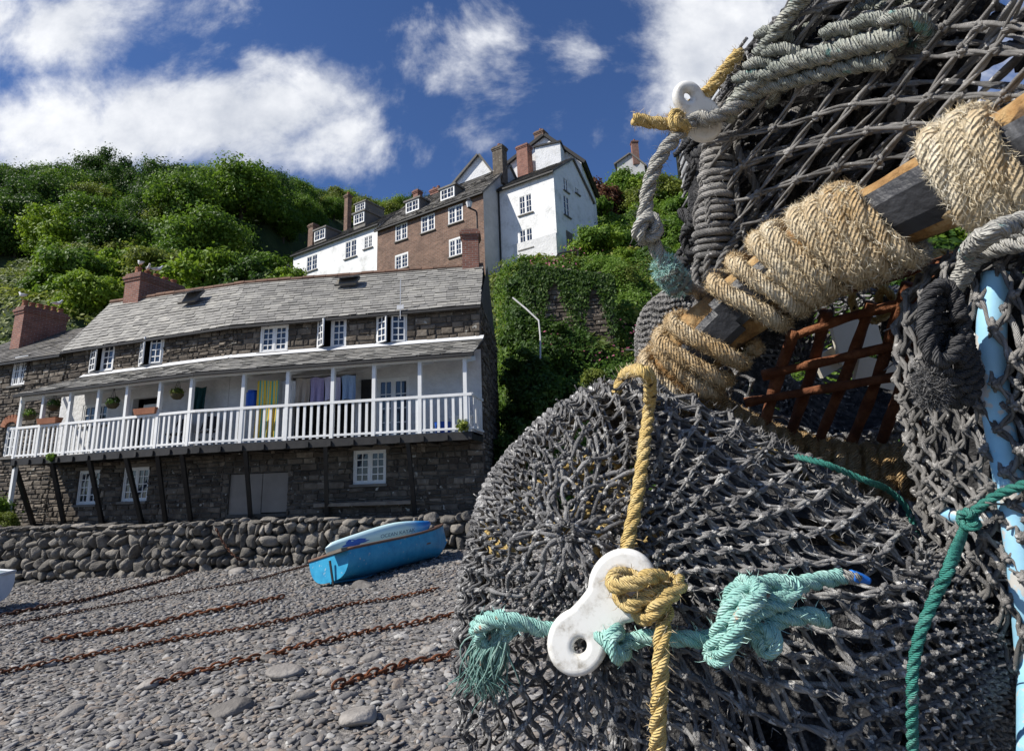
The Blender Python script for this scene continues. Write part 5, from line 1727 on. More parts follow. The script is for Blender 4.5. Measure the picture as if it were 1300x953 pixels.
yp = mnode('MAXIMUM', mnode('ABSOLUTE', sp.outputs[1]), .05)
cu_, cv_ = mnode('DIVIDE', sp.outputs[0], yp), mnode('DIVIDE', sp.outputs[2], yp)
cb_ = nd.new("ShaderNodeCombineXYZ"); lk.new(cu_, cb_.inputs[0]); lk.new(cv_, cb_.inputs[1])
nz = nd.new("ShaderNodeTexNoise"); nz.inputs["Scale"].default_value = 3.4; nz.inputs["Detail"].default_value = 13; nz.inputs["Roughness"].default_value = .63; nz.inputs["Distortion"].default_value = .35
lk.new(cb_.outputs[0], nz.inputs["Vector"])
def uvdir(px, py):
    r = ray(px, py); return r[0] / r[1], r[2] / r[1]
mask = None
for (px, py, rx, ry, w, ang) in ((250, 150, 235, 75, 1.15, .18), (70, 165, 150, 90, 1.0, 0), (420, 185, 110, 55, .85, .3), (60, 30, 190, 75, .95, 0), (590, 70, 95, 80, .62, .5), (610, 150, 75, 45, .5, 0), (910, 70, 130, 120, 1.0, 0),
                             (1100, -40, 260, 180, .8, 0), (745, 80, 50, 90, .42, -.3), (760, 175, 75, 40, .4, 0), (330, 90, 90, 40, .6, 0), (640, 110, 330, 110, .24, 0), (700, 150, 60, 60, .36, .4)):
    u0, v0 = uvdir(px, py); ux, vx_ = uvdir(px + rx, py); uy, vy_ = uvdir(px, py - ry)
    a, b = abs(ux - u0), abs(vy_ - v0)
    du = mnode('DIVIDE', mnode('SUBTRACT', cu_, u0), a); dv = mnode('DIVIDE', mnode('SUBTRACT', cv_, v0), b)
    ca, sa = math.cos(ang), math.sin(ang)
    du2 = mnode('ADD', mnode('MULTIPLY', du, ca), mnode('MULTIPLY', dv, -sa)); dv2 = mnode('ADD', mnode('MULTIPLY', du, sa), mnode('MULTIPLY', dv, ca))
    d2 = mnode('ADD', mnode('MULTIPLY', du2, du2), mnode('MULTIPLY', dv2, dv2))
    e = mnode('MULTIPLY', mnode('EXPONENT', mnode('MULTIPLY', d2, -1.1)), w)
    mask = e if mask is None else mnode('MAXIMUM', mask, e)
nz3 = nd.new("ShaderNodeTexNoise"); nz3.inputs["Scale"].default_value = 11; nz3.inputs["Detail"].default_value = 8; nz3.inputs["Roughness"].default_value = .6; lk.new(cb_.outputs[0], nz3.inputs["Vector"])
mask = mnode('ADD', mask, mnode('MULTIPLY', mnode('SUBTRACT', nz3.outputs["Fac"], .5), .55))
m2 = mnode('ADD', mnode('MULTIPLY', mask, .8), mnode('MULTIPLY', mnode('SUBTRACT', nz.outputs["Fac"], .5), 1.7))
mr = nd.new("ShaderNodeMapRange"); mr.interpolation_type = 'SMOOTHSTEP'; mr.inputs[1].default_value = .2; mr.inputs[2].default_value = .74; lk.new(m2, mr.inputs[0])
n2 = nd.new("ShaderNodeTexNoise"); n2.inputs["Scale"].default_value = 2.2; n2.inputs["Detail"].default_value = 6; lk.new(cb_.outputs[0], n2.inputs["Vector"])
ccol = ramp(nd, [(.3, (5.0, 5.5, 6.5)), (.62, (9.6, 9.8, 10.2))]); lk.new(mnode('ADD', mnode('MULTIPLY', n2.outputs["Fac"], .6), mnode('MULTIPLY', nz3.outputs["Fac"], .45)), ccol.inputs[0])
# ramp colours are clamped to one: scale afterwards
for e, c in zip(ccol.color_ramp.elements, ((.46, .5, .58, 1), (.96, .97, .99, 1))): e.color = c
sc_ = nd.new("ShaderNodeMix"); sc_.data_type = 'RGBA'; sc_.blend_type = 'MULTIPLY'; sc_.inputs[0].default_value = 1; sc_.clamp_result = False
lk.new(ccol.outputs[0], sc_.inputs[6]); sc_.inputs[7].default_value = (9.6, 9.6, 9.6, 1)
cm = nd.new("ShaderNodeMix"); cm.data_type = 'RGBA'; lk.new(mnode('MULTIPLY', mr.outputs[0], .93), cm.inputs[0]); lk.new(tint.outputs[2], cm.inputs[6]); lk.new(sc_.outputs[2], cm.inputs[7])
lk.new(cm.outputs[2], bg.inputs["Color"]); bg.inputs["Strength"].default_value = .085
SC.view_settings.view_transform = 'Standard'; SC.view_settings.look = 'None'; SC.view_settings.exposure = .47; SC.view_settings.gamma = 1
SC.view_settings.use_curve_mapping = False
# ================================================================== creels (foreground)
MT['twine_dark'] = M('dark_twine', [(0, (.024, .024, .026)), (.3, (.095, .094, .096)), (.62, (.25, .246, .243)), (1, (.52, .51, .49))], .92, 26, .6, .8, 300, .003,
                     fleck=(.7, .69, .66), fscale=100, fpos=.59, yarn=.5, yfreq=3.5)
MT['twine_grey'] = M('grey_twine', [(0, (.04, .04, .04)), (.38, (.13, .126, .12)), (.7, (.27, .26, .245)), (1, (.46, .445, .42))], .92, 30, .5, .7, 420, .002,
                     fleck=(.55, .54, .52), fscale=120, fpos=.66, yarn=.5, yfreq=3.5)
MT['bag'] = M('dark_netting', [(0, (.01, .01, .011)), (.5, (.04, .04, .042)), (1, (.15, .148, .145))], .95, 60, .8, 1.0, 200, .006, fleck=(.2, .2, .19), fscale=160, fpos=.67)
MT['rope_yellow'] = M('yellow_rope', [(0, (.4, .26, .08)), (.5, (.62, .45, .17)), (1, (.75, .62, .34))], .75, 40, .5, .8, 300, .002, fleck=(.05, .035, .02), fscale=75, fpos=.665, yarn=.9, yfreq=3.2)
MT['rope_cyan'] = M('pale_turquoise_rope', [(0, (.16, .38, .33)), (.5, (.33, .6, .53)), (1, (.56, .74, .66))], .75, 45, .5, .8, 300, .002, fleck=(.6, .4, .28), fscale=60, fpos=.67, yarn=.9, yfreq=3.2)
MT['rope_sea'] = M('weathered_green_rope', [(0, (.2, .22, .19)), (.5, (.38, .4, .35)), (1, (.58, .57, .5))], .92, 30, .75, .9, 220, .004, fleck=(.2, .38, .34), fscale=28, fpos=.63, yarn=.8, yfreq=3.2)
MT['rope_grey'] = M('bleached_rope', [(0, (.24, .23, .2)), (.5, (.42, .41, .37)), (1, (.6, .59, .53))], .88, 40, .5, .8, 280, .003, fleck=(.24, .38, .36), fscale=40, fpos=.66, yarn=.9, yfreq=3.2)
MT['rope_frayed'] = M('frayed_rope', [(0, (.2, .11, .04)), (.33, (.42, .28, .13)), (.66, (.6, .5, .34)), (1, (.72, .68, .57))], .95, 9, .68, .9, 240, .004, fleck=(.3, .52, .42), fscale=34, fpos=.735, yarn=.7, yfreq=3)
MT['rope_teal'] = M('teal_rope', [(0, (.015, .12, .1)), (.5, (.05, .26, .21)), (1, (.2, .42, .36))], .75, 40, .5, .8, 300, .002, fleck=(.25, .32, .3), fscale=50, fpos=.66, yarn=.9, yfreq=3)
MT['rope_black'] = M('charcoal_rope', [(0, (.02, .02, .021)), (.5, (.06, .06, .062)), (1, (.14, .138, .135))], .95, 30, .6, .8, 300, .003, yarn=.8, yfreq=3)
MT['fibre_tan'] = M('tan_fibres', [(0, (.26, .15, .06)), (.4, (.48, .34, .17)), (.7, (.64, .55, .38)), (1, (.74, .7, .6))], .9, 10, .2, 0)
MT['fibre_grey'] = M('grey_fibres', [(0, (.05, .05, .05)), (.6, (.2, .195, .19)), (1, (.5, .49, .47))], .9, 10, .2, 0)
MT['fibre_cyan'] = M('turquoise_fibres', [(0, (.25, .5, .44)), (1, (.55, .75, .68))], .9, 10, .2, 0)
MT['old_timber'] = M('tan_timber', [(0, (.11, .06, .025)), (.45, (.3, .17, .065)), (.75, (.42, .29, .14)), (1, (.54, .46, .31))], .9, 16, .85, 1.0, 90, .008, fleck=(.1, .06, .03), fscale=26, fpos=.6)
MT['rubber'] = M('black_rubber', [(0, (.012, .012, .014)), (.6, (.035, .036, .04)), (1, (.13, .135, .145))], .5, 13, .85, .6, 90, .004, spec=.45)
MT['rust_bar'] = M('rusty_bar', [(0, (.045, .018, .01)), (.5, (.14, .05, .022)), (1, (.3, .13, .06))], .9, 26, .7, .9, 160, .004)
MT['blue_tube'] = M('blue_plastic_tube', [(0, (.18, .4, .56)), (.5, (.27, .52, .68)), (1, (.36, .6, .74))], .5, 12, .7, .25, 60, .003, fleck=(.5, .49, .46), fscale=46, fpos=.535)
MT['silver'] = M('crumpled_grey_tape', [(0, (.2, .2, .205)), (.5, (.38, .38, .39)), (1, (.58, .58, .58))], .5, 24, .8, 1.0, 55, .012, spec=.5)
MT['cream'] = M('cream_plastic', [(0, (.55, .5, .4)), (1, (.72, .68, .58))], .5, 6, .7, .2, 40, .004)


def link_mat():
    mt, nt, b, nd, lk = mat_new('white_nylon')
    tc = nd.new("ShaderNodeTexCoord"); n = nd.new("ShaderNodeTexNoise"); n.inputs["Scale"].default_value = 45; n.inputs["Detail"].default_value = 8; n.inputs["Roughness"].default_value = .7
    lk.new(tc.outputs["Object"], n.inputs["Vector"])
    r = ramp(nd, [(.3, (.3, .27, .22)), (.4, (.6, .58, .53)), (.5, (.74, .73, .69)), (1, (.79, .785, .76))]); lk.new(n.outputs["Fac"], r.inputs[0]); lk.new(r.outputs[0], b.inputs["Base Color"])
    b.inputs["Roughness"].default_value = .36; b.inputs["Subsurface Weight"].default_value = .25; b.inputs["Subsurface Radius"].default_value = (.01, .01, .01); b.inputs["Subsurface Scale"].default_value = .5
    bp = nd.new("ShaderNodeBump"); bp.inputs["Strength"].default_value = .15; bp.inputs["Distance"].default_value = .002; lk.new(n.outputs["Fac"], bp.inputs["Height"]); lk.new(bp.outputs[0], b.inputs["Normal"])
    return mt


MT['nylon'] = link_mat()


class Blob:
    """rounded D-shaped creel body: star-shaped superellipsoid with its own axes and a lopsided top"""
    def __init__(s, c, half, yaw, p=2.8, q=2.4, slope=0.0, lump=.012, seed=1, tilt=None):
        s.c = np.asarray(c, float); s.h = np.asarray(half, float); s.p, s.q = p, q; s.slope = slope; s.lump = lump; s.seed = seed
        ca, sa = math.cos(yaw), math.sin(yaw)
        s.R = np.array([[ca, -sa, 0], [sa, ca, 0], [0, 0, 1.0]])
        if tilt is not None:
            ct, st = math.cos(tilt), math.sin(tilt); s.R = s.R @ np.array([[1, 0, 0], [0, ct, -st], [0, st, ct]])

    def S(s, d, k=1.0):
        d = np.asarray(d, float); l = (d @ s.R) / s.h
        a = np.abs(l) + 1e-9
        f = ((a[..., 0] ** s.p + a[..., 1] ** s.p) ** (s.q / s.p) + a[..., 2] ** s.q) ** (1 / s.q)
        P = (d @ s.R) / f[..., None] * k
        P[..., 2] = np.where(P[..., 2] > 0, P[..., 2] * (1 - s.slope * sstep(-.35, 1.0, P[..., 0] / s.h[0])), P[..., 2])
        P = P @ s.R.T
        P = P + vnoise(P, 9, s.seed, 2) * s.lump
        return s.c + P

    def N(s, d):
        e = 1e-3
        ref = np.where(np.abs(d[..., 2:3]) < .9, np.array([0, 0, 1.0]), np.array([1.0, 0, 0]))
        t1 = np.cross(d, ref); t1 /= np.linalg.norm(t1, axis=-1, keepdims=True); t2 = np.cross(d, t1)
        p0 = s.S(d); a = s.S(nz_(d + t1 * e)) - p0; b = s.S(nz_(d + t2 * e)) - p0
        n = np.cross(a, b); n /= np.linalg.norm(n, axis=-1, keepdims=True) + 1e-12
        sg = np.sign((n * d).sum(-1, keepdims=True)); return n * sg

    def bvh(s, k=1.0):
        n, m_ = 60, 90
        th = np.linspace(0.01, PI - .01, n); ph = np.linspace(0, 2 * PI, m_, endpoint=False)
        T, Pp = np.meshgrid(th, ph, indexing='ij')
        d = np.stack([np.sin(T) * np.cos(Pp), np.sin(T) * np.sin(Pp), np.cos(T)], -1)
        V = s.S(d, k).reshape(-1, 3)
        F = [[i * m_ + j, i * m_ + (j + 1) % m_, (i + 1) * m_ + (j + 1) % m_, (i + 1) * m_ + j] for i in range(n - 1) for j in range(m_)]
        return BVHTree.FromPolygons([tuple(v) for v in V], F), V, F


def nz_(d): return d / (np.linalg.norm(d, axis=-1, keepdims=True) + 1e-12)


def star_net(mb, B, axis, N, b0, b1, J, r, k=1.0, sub=4, seed=0, double=True, jit=.05, dens=1.0, knots=True, sag=.006, pw=1.0, sides=5, tail=None, spin=.5, clip=None, drop=0.0, conf=None, rb=.0):
    """diamond netting drawn towards the axis direction"""
    axis = nz_(np.asarray(axis, float)); e1 = nz_(np.cross(axis, [.2, .1, .97])); e2 = np.cross(axis, e1)
    g = np.random.default_rng(seed)
    t = np.linspace(0, J, J * sub + 1)
    if conf:      # meshes keep their shape while shrinking towards the gathered end
        bfun = lambda q: 2 * np.arctan(np.exp(q * PI / N * conf) * math.tan(b0 / 2))
    else:
        bfun = lambda q: b0 + (b1 - b0) * (q / J) ** pw
    beta = bfun(t)
    size = np.clip(.40 + .75 * np.sin(beta), .4, 1.0) if conf else np.ones_like(beta)
    def dirs(al, be):
        d = np.cos(be)[..., None] * axis + np.sin(be)[..., None] * (np.cos(al)[..., None] * e1 + np.sin(al)[..., None] * e2)
        d = d + vnoise(d, 7.0, seed + 3, 2) * jit * (.35 + .65 * np.minimum(1, np.sin(be)))[..., None]
        return nz_(d)
    for s in (1, -1):
        i = np.arange(N)
        al = (i[:, None] + s * t[None] * spin) * 2 * PI / N
        be = np.broadcast_to(beta, al.shape)
        d = dirs(al, be)
        P = B.S(d, k); Nn = B.N(d)
        ph = (t % 1.0)
        P = P - Nn * (sag * np.sin(PI * ph) ** 2)[None, :, None] + Nn * (s * r * .5)
        lr = g.uniform(.2, .8, N)
        rn = np.clip(rb + lr[:, None] + vnoise(P, 6, seed + 7, 1)[..., 0] * .35, 0, 1)
        sz_ = np.broadcast_to(size, al.shape)
        tt_ = np.broadcast_to(t, al.shape)
        if clip is not None or drop > 0:      # cut the lines into single meshes and keep those wanted
            ix = np.arange(J)[:, None] * sub + np.arange(sub + 1)[None]
            P, Nn = P[:, ix].reshape(-1, sub + 1, 3), Nn[:, ix].reshape(-1, sub + 1, 3)
            rn, tt_, sz_ = rn[:, ix].reshape(-1, sub + 1), tt_[:, ix].reshape(-1, sub + 1), sz_[:, ix].reshape(-1, sub + 1)
            keep = g.uniform(size=len(P)) >= drop
            if clip is not None: keep &= clip(P[:, sub // 2])
            P, Nn, rn, tt_, sz_ = P[keep], Nn[keep], rn[keep], tt_[keep], sz_[keep]
            if not len(P): continue
        if double:
            ph2 = s * tt_ * 5.5 + g.uniform(0, 6)
            Bn = nz_(np.cross(np.gradient(P, axis=1), Nn))
            for q in (0, PI):
                o = r * .75 * sz_[..., None] * (np.cos(ph2 + q)[..., None] * Nn + np.sin(ph2 + q)[..., None] * Bn)
                rr = r * .78 * sz_ * (1 + .25 * np.abs(np.cos(PI * tt_)) ** 6 + vnoise(P, 60, seed, 1)[..., 0] * .2)
                mb.tubes(P + o, Nn, rr, sides, rn)
        else:
            rr = r * sz_ * (1 + .35 * np.abs(np.cos(PI * tt_)) ** 6 + vnoise(P, 60, seed, 1)[..., 0] * .25)
            mb.tubes(P, Nn, rr, sides + 1, rn)
        if knots and s == 1:
            tk = np.arange(0, J + 1)
            alk = (i[:, None] + tk[None] * spin) * 2 * PI / N; bek = np.broadcast_to(bfun(tk), alk.shape)
            dk = dirs(alk, bek).reshape(-1, 3)
            Pk = B.S(dk, k); Nk = B.N(dk); rk = r * np.broadcast_to(np.interp(tk, t, size), alk.shape).reshape(-1)
            if clip is not None:
                kk_ = clip(Pk); Pk, Nk, rk = Pk[kk_], Nk[kk_], rk[kk_]
            add_knots(mb, Pk, Nk, rk, g, tail)


def add_knots(mb, P, N, r, g, tail=None):
    n = len(P)
    r1 = np.broadcast_to(np.asarray(r, float), (n,)); r = r1[:, None, None]
    a = nz_(np.cross(N, g.normal(size=(n, 3)))); b = np.cross(N, a)
    # two small wraps per knot
    t = np.linspace(0, 2 * PI * 1.15, 9)
    for (u, v, w) in ((a, b, .9), (b, a, .75)):
        c = P + N * r1[:, None] * .6
        Q = c[:, None] + r * 1.75 * w * np.cos(t)[None, :, None] * (u * .8 + N * .1)[:, None] + r * 1.6 * w * np.sin(t)[None, :, None] * (N * .75 + v * .35)[:, None] + (t / 6 - .5)[None, :, None] * r * 1.5 * v[:, None]
        mb.tubes(Q, np.broadcast_to(nz_(a + .3 * N)[:, None], Q.shape), r1[:, None] * .8, 5, np.clip(g.uniform(.45, 1.1, n), 0, 1))
    if tail:
        k = g.uniform(size=n) < tail
        m_ = k.sum(); c = P[k]; d = nz_(N[k] * .8 + g.normal(size=(m_, 3)) * .7)
        s = np.linspace(0, 1, 5); L = r1[k] * g.uniform(2, 5, m_)
        Q = c[:, None] + d[:, None] * (s[None] * L[:, None])[..., None] + (g.normal(size=(m_, 3)) * .5)[:, None] * (s[None] ** 2 * L[:, None])[..., None]
        mb.tubes(Q, np.broadcast_to(nz_(np.cross(d, [.3, .5, .8]))[:, None], Q.shape), r1[k][:, None] * .45, 4, g.uniform(.6, 1, m_))


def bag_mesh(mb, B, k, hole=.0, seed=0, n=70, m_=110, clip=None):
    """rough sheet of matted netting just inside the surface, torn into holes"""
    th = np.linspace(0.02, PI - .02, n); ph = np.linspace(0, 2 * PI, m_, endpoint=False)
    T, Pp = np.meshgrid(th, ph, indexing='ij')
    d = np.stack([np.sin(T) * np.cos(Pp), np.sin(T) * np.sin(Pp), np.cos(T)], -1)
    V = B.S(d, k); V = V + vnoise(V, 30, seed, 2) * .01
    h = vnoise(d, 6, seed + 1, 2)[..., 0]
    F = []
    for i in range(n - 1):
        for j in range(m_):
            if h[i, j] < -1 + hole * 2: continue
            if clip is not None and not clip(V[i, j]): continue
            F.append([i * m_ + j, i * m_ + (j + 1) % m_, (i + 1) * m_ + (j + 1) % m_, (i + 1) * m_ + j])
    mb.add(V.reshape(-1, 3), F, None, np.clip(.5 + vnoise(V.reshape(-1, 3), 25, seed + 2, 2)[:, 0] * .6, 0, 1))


def hit(bv, px, py, off=0.0, fallback=.75):
    r = ray(px, py); r = r / np.linalg.norm(r)
    h = bv.ray_cast(Vector(CAM), Vector(r))
    if h[0] is None:
        return C(px, py, fallback), -r
    n = np.array(h[1]); n = -n if n @ r > 0 else n
    return np.array(h[0]) - r * off + n * off * .3, n


def wrapped_hoop(mb, pts, R, seed, turns=None, mat=None, rr=None):
    """hoop bound with twine: tight coils round a path"""
    P = spline(pts, R * .4); N = transport(P); T = nz_(np.gradient(P, axis=0)); Bn = np.cross(T, N)
    s = np.concatenate([[0], np.cumsum(np.linalg.norm(np.diff(P, axis=0), axis=1))])
    rr = rr or R * .3
    L = s[-1]; pitch = rr * 2.1; K = int(L / pitch * 12)
    t = np.linspace(0, L, K); a = t / pitch * 2 * PI
    at = lambda A: np.stack([np.interp(t, s, A[:, k]) for k in range(3)], 1)
    Pc, Nc, Bc = at(P), nz_(at(N)), nz_(at(Bn))
    rad = R * (1 + .18 * np.sin(t / R * .9 + seed) * np.sin(t / R * .37) + .08 * np.sin(t / R * 5))
    Q = Pc + rad[:, None] * (np.cos(a)[:, None] * Nc + np.sin(a)[:, None] * Bc)
    mb.tubes(Q[None], nz_(Q - Pc)[None], rr * (1 + .2 * np.sin(a * .37))[None], 6, np.clip(.5 + .4 * np.sin(t / R * .55 + seed), 0, 1)[None])
    return P


# ------------------------------------------------------------------ A: the near creel, bottom centre
cA = C(884, 800, .92)
topz = C(800, 482, .92)[2]
A = Blob([cA[0], cA[1], cA[2]], (.375, .30, topz - cA[2] + .012), math.radians(-14), p=2.6, q=2.15, slope=.40, lump=.017, seed=4)
print('A', A.c, A.h)
bvA, VA, FA = A.bvh()
potA = empty('lobster_creel', A.c - Z * A.h[2], 'nearest charcoal lobster creel of thick knotted twine, carrying the dog-bone plastic link', 'lobster creel')
gA, _ = hit(bvA, 722, 690)
axA = nz_(gA - A.c)
na = MB()
star_net(na, A, axA, 38, .16, 2.75, 32, .0028, 1.0, 7, 1, True, .05, tail=.4, drop=.02, conf=1.65, rb=.32, sag=.010)
xl = C(700, 640, .75)[0]
na.build('outer_net', MT['twine_dark'], potA, smooth=True)
nb_ = MB()
star_net(nb_, A, nz_(axA + np.array([.1, .05, .08])), 36, .25, 2.7, 29, .0029, .955, 5, 12, False, .07, sag=.002, tail=.15, clip=lambda P: (P[:, 0] > xl) | (P[:, 1] > A.c[1] + .05), drop=.1, conf=1.5, rb=.12)
nb_.build('inner_net', MT['twine_dark'], potA, smooth=True)
# twine bunched where the end is drawn together
nc = MB(); g = np.random.default_rng(6)
e1 = nz_(np.cross(axA, [0, 0, 1.0])); e2 = np.cross(axA, e1)
for lay in range(1):
    n = 40; K = 22
    al = (np.arange(n) + g.uniform(-.3, .3, n)) * 2 * PI / n
    tt = np.linspace(0, 1, K)
    end = g.uniform(.16, .42, n)
    be = .03 + tt[None] * end[:, None]
    alw = al[:, None] + .25 * np.sin(tt[None] * g.uniform(2, 7, (n, 1)) + g.uniform(0, 6, (n, 1)))
    d = nz_(np.cos(be)[..., None] * axA + np.sin(be)[..., None] * (np.cos(alw)[..., None] * e1 + np.sin(alw)[..., None] * e2))
    P = A.S(d, 1.0 - .02 * lay); Nn = A.N(d)
    P = P + Nn * ((.012 * (1 - tt) ** 1.5 - .006 * lay)[None, :, None] + .006 * np.sin(tt[None] * 19 + g.uniform(0, 6, (n, 1)))[..., None])
    nc.tubes(P, Nn, .0026 * (1 + .5 * np.sin(tt * 31 + lay)[None] * .5), 6, np.clip(g.uniform(.3, 1, n)[:, None] * np.ones(K), 0, 1))
    kk = P[:, ::5].reshape(-1, 3); add_knots(nc, kk, Nn[:, ::5].reshape(-1, 3), .0022, g, .5)
nc.build('gathered_end', MT['twine_dark'], potA, smooth=True)
# fine dense net down the right side
nf = MB()
axR = nz_(np.array([1.0, -.55, -.25]))
star_net(nf, A, axR, 50, .25, 1.05, 24, .0022, 1.014, 4, 31, False, .025, tail=.25, drop=.05, conf=.9)
nf.build('side_net', MT['twine_dark'], potA, smooth=True)
bg_ = MB()
left = C(665, 600, .75)[0]
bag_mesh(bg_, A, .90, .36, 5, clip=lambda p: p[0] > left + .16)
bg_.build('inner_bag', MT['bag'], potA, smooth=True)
# bound hoops that make the silhouette
hb_ = MB()
for (ax_, off, R, sd_) in ((nz_(np.array([.1, 1.0, 0])), .0, .017, 2), (nz_(np.array([-.45, 1.0, 0])), .55, .015, 8)):
    u_ = nz_(np.cross(ax_, Z)); th = np.linspace(-.05, PI + .05, 40)
    d = nz_(np.cos(th)[:, None] * u_ + np.sin(th)[:, None] * Z + ax_ * off * .6)
    wrapped_hoop(hb_, A.S(d, .965), R, sd_)
hb_.build('bound_hoop', MT['twine_dark'], potA, smooth=True)
# loose strands and coils of rope inside, seen through the meshes
ci = MB(); g = np.random.default_rng(3)
for k in range(9):
    c = A.c + g.uniform(-.6, .6, 3) * A.h * np.array([1, 1, .5]) + Z * .12
    pts = [c + .09 * np.array([math.cos(a) * g.uniform(.7, 1.3), math.sin(a) * g.uniform(.7, 1.3), .5 * math.sin(a * 1.3 + k)]) for a in np.linspace(0, 7, 14)]
    rope(ci, pts, .007, seed=k, step=.006)
ci.build('stowed_rope', MT['rope_yellow'], potA, smooth=True)
bx = MB(); br_ = A.R
for s in (-1, 1):
    bx.box(A.c - Z * (A.h[2] - .02) + br_[:, 1] * s * A.h[1] * .8, br_[:, 0], br_[:, 1], Z, A.h[0] * 1.7, .05, .03)
for s in (-1, 0, 1):
    bx.box(A.c - Z * (A.h[2] - .05) + br_[:, 0] * s * A.h[0] * .7, br_[:, 1], br_[:, 0], Z, A.h[1] * 1.8, .05, .028)
bx.build('base_frame', MT['old_timber'], potA)
# loose pale fibres
fz = MB()
d = nz_(np.random.default_rng(9).normal(size=(6000, 3))); fuzz(fz, A.S(d, 1.0), A.N(d), 9000, .011, .0009, 3, .6, .9)
fz.build('loose_fibres', MT['fibre_grey'], potA)


# -------- the white dog-bone link
def dogbone(name, cpos, lx, nrm, L, r1, r2, waist, th, h1, h2, label, cat='plastic link'):
    """flat nylon link with an eye at each end; lx = long axis, nrm = face normal"""
    lx = nz_(np.asarray(lx)); nrm = np.asarray(nrm) - (np.asarray(nrm) @ lx) * lx; nrm = nz_(nrm); ly = np.cross(nrm, lx)
    n = 64; xs_ = []; top = []
    x1, x2 = -L / 2 + r1, L / 2 - r2
    a = np.linspace(PI, 0, n)
    def hw(x):
        c1 = math.sqrt(max(0, r1 * r1 - (x - x1) ** 2)); c2 = math.sqrt(max(0, r2 * r2 - (x - x2) ** 2))
        t = (x - x1) / (x2 - x1)
        w = 0
        if 0 < t < 1:
            e = (1 - t) * r1 + t * r2
            w = waist + (e - waist) * abs(2 * t - 1) ** 2.6
        return max(c1, c2, w)
    for t in a: xs_.append(L / 2 * math.cos(t))
    up = [(x, hw(x)) for x in xs_]; poly = up + [(x, -w) for x, w in up[::-1]][1:-1]
    cu = bpy.data.curves.new('outline', 'CURVE'); cu.dimensions = '2D'; cu.fill_mode = 'BOTH'; bev = th * .42
    def sp(pts, inset):
        s_ = cu.splines.new('POLY'); s_.points.add(len(pts) - 1)
        for p_, (x, y) in zip(s_.points, pts): p_.co = (x, y, 0, 1)
        s_.use_cyclic_u = True
    sp([(x * (1 - bev / (L / 2)), y * (1 - bev / r1)) for x, y in poly], 0)
    for (hx, hy, hr) in (h1, h2):
        sp([(hx + (hr + bev) * math.cos(t), hy + (hr + bev) * .9 * math.sin(t)) for t in np.linspace(0, 2 * PI, 40, endpoint=False)], 0)
    cu.extrude = th / 2 - bev; cu.bevel_depth = bev; cu.bevel_resolution = 5
    ob = bpy.data.objects.new('tmp', cu); COL.objects.link(ob)
    me = bpy.data.meshes.new_from_object(ob.evaluated_get(bpy.context.evaluated_depsgraph_get()))
    bpy.data.objects.remove(ob); bpy.data.curves.remove(cu)
    me.name = name
    v = np.array([q.co for q in me.vertices]); w = v[:, :1] * lx + v[:, 1:2] * ly + v[:, 2:3] * nrm
    me.vertices.foreach_set('co', w.reshape(-1)); me.materials.clear(); me.materials.append(MT['nylon'])
    me.polygons.foreach_set('use_smooth', np.ones(len(me.polygons), bool)); me.update()
    o = bpy.data.objects.new(name, me); COL.objects.link(o); o.location = cpos
    return tag(o, label, cat)


pa, n1 = hit(bvA, 735, 812, .028); pb_, n2 = hit(bvA, 795, 738, .028)
dl = .012
lxA = pb_ - pa; nA_ = nz_(nz_(n1 + n2) * .6 + nz_(CAM - pa) * .8)
dep = np.dot(pa - CAM, FWD); u_px = dep / F_PX
L_ = np.linalg.norm(lxA) + 81 * u_px
link1 = dogbone('plastic_link', (pa + pb_) / 2, lxA, nA_, L_, 37 * u_px, 43 * u_px, 28 * u_px, .016, (-L_ / 2 + 40 * u_px, -6 * u_px, 9.5 * u_px), (L_ / 2 - 44 * u_px, 4 * u_px, 15 * u_px), 'white dog-bone plastic link lashed to the near creel with turquoise and yellow rope')


def on(px, py, d):
    """point d metres nearer to the camera than the surface of the near creel"""
    return hit(bvA, px, py, d)[0]


def rope_thing(pts, R, mat, label, name='rope', cat='rope', seed=0, fib=None, extra=None, group=None, lay=7.0, nf=900):
    mb = MB(); P, N = rope(mb, pts, R, seed=seed, lay=lay)
    if extra:
        for e in extra: rope(mb, e, R, seed=seed + 3, lay=lay)
    o = mb.build(name, MT[mat], None, P[0], True); tag(o, label, cat, group)
    if fib:
        g = np.random.default_rng(seed); B_ = np.cross(nz_(np.gradient(P, axis=0)), N); i = g.integers(0, len(P), 2500); a = g.uniform(0, 2 * PI, 2500)
        nn = np.cos(a)[:, None] * N[i] + np.sin(a)[:, None] * B_[i]; q = MB()
        fuzz(q, P[i] + nn * R * .9, nn, nf, R * 1.1, .0006, seed, .6, .8); q.build('loose_fibres', MT[fib], o, P[0])
    return o, P


u0_ = u_px
RY = 9.8 * u0_
# yellow rope over the top of the creel, down to the link, its knot and its hanging tail
yp = [on(780, 500, -.03), on(792, 480, .0) + Z * .004, on(812, 470, .012), on(824, 482, .012), on(824, 520, .012), on(817, 575, .012), on(809, 630, .012), on(799, 680, .012), on(795, 705, .010), on(795, 728, .006)]
yk = [(795, 742, .012), (788, 756, .034), (800, 768, .05), (818, 760, .052), (832, 752, .05), (842, 738, .046), (828, 734, .058), (806, 742, .06), (782, 744, .055), (784, 732, .045), (802, 732, .034), (822, 748, .036), (812, 775, .04), (824, 782, .05), (840, 764, .056),
      (858, 752, .05), (862, 740, .042), (845, 738, .03), (838, 752, .03), (846, 772, .04), (842, 800, .05), (840, 840, .055), (838, 880, .055), (836, 930, .05), (835, 985, .04)]
yellow, _ = rope_thing(yp + [on(x, y, d) for x, y, d in yk], RY, 'rope_yellow', 'thick yellow rope looped over the near creel and knotted through the white link', seed=2, fib='fibre_tan')
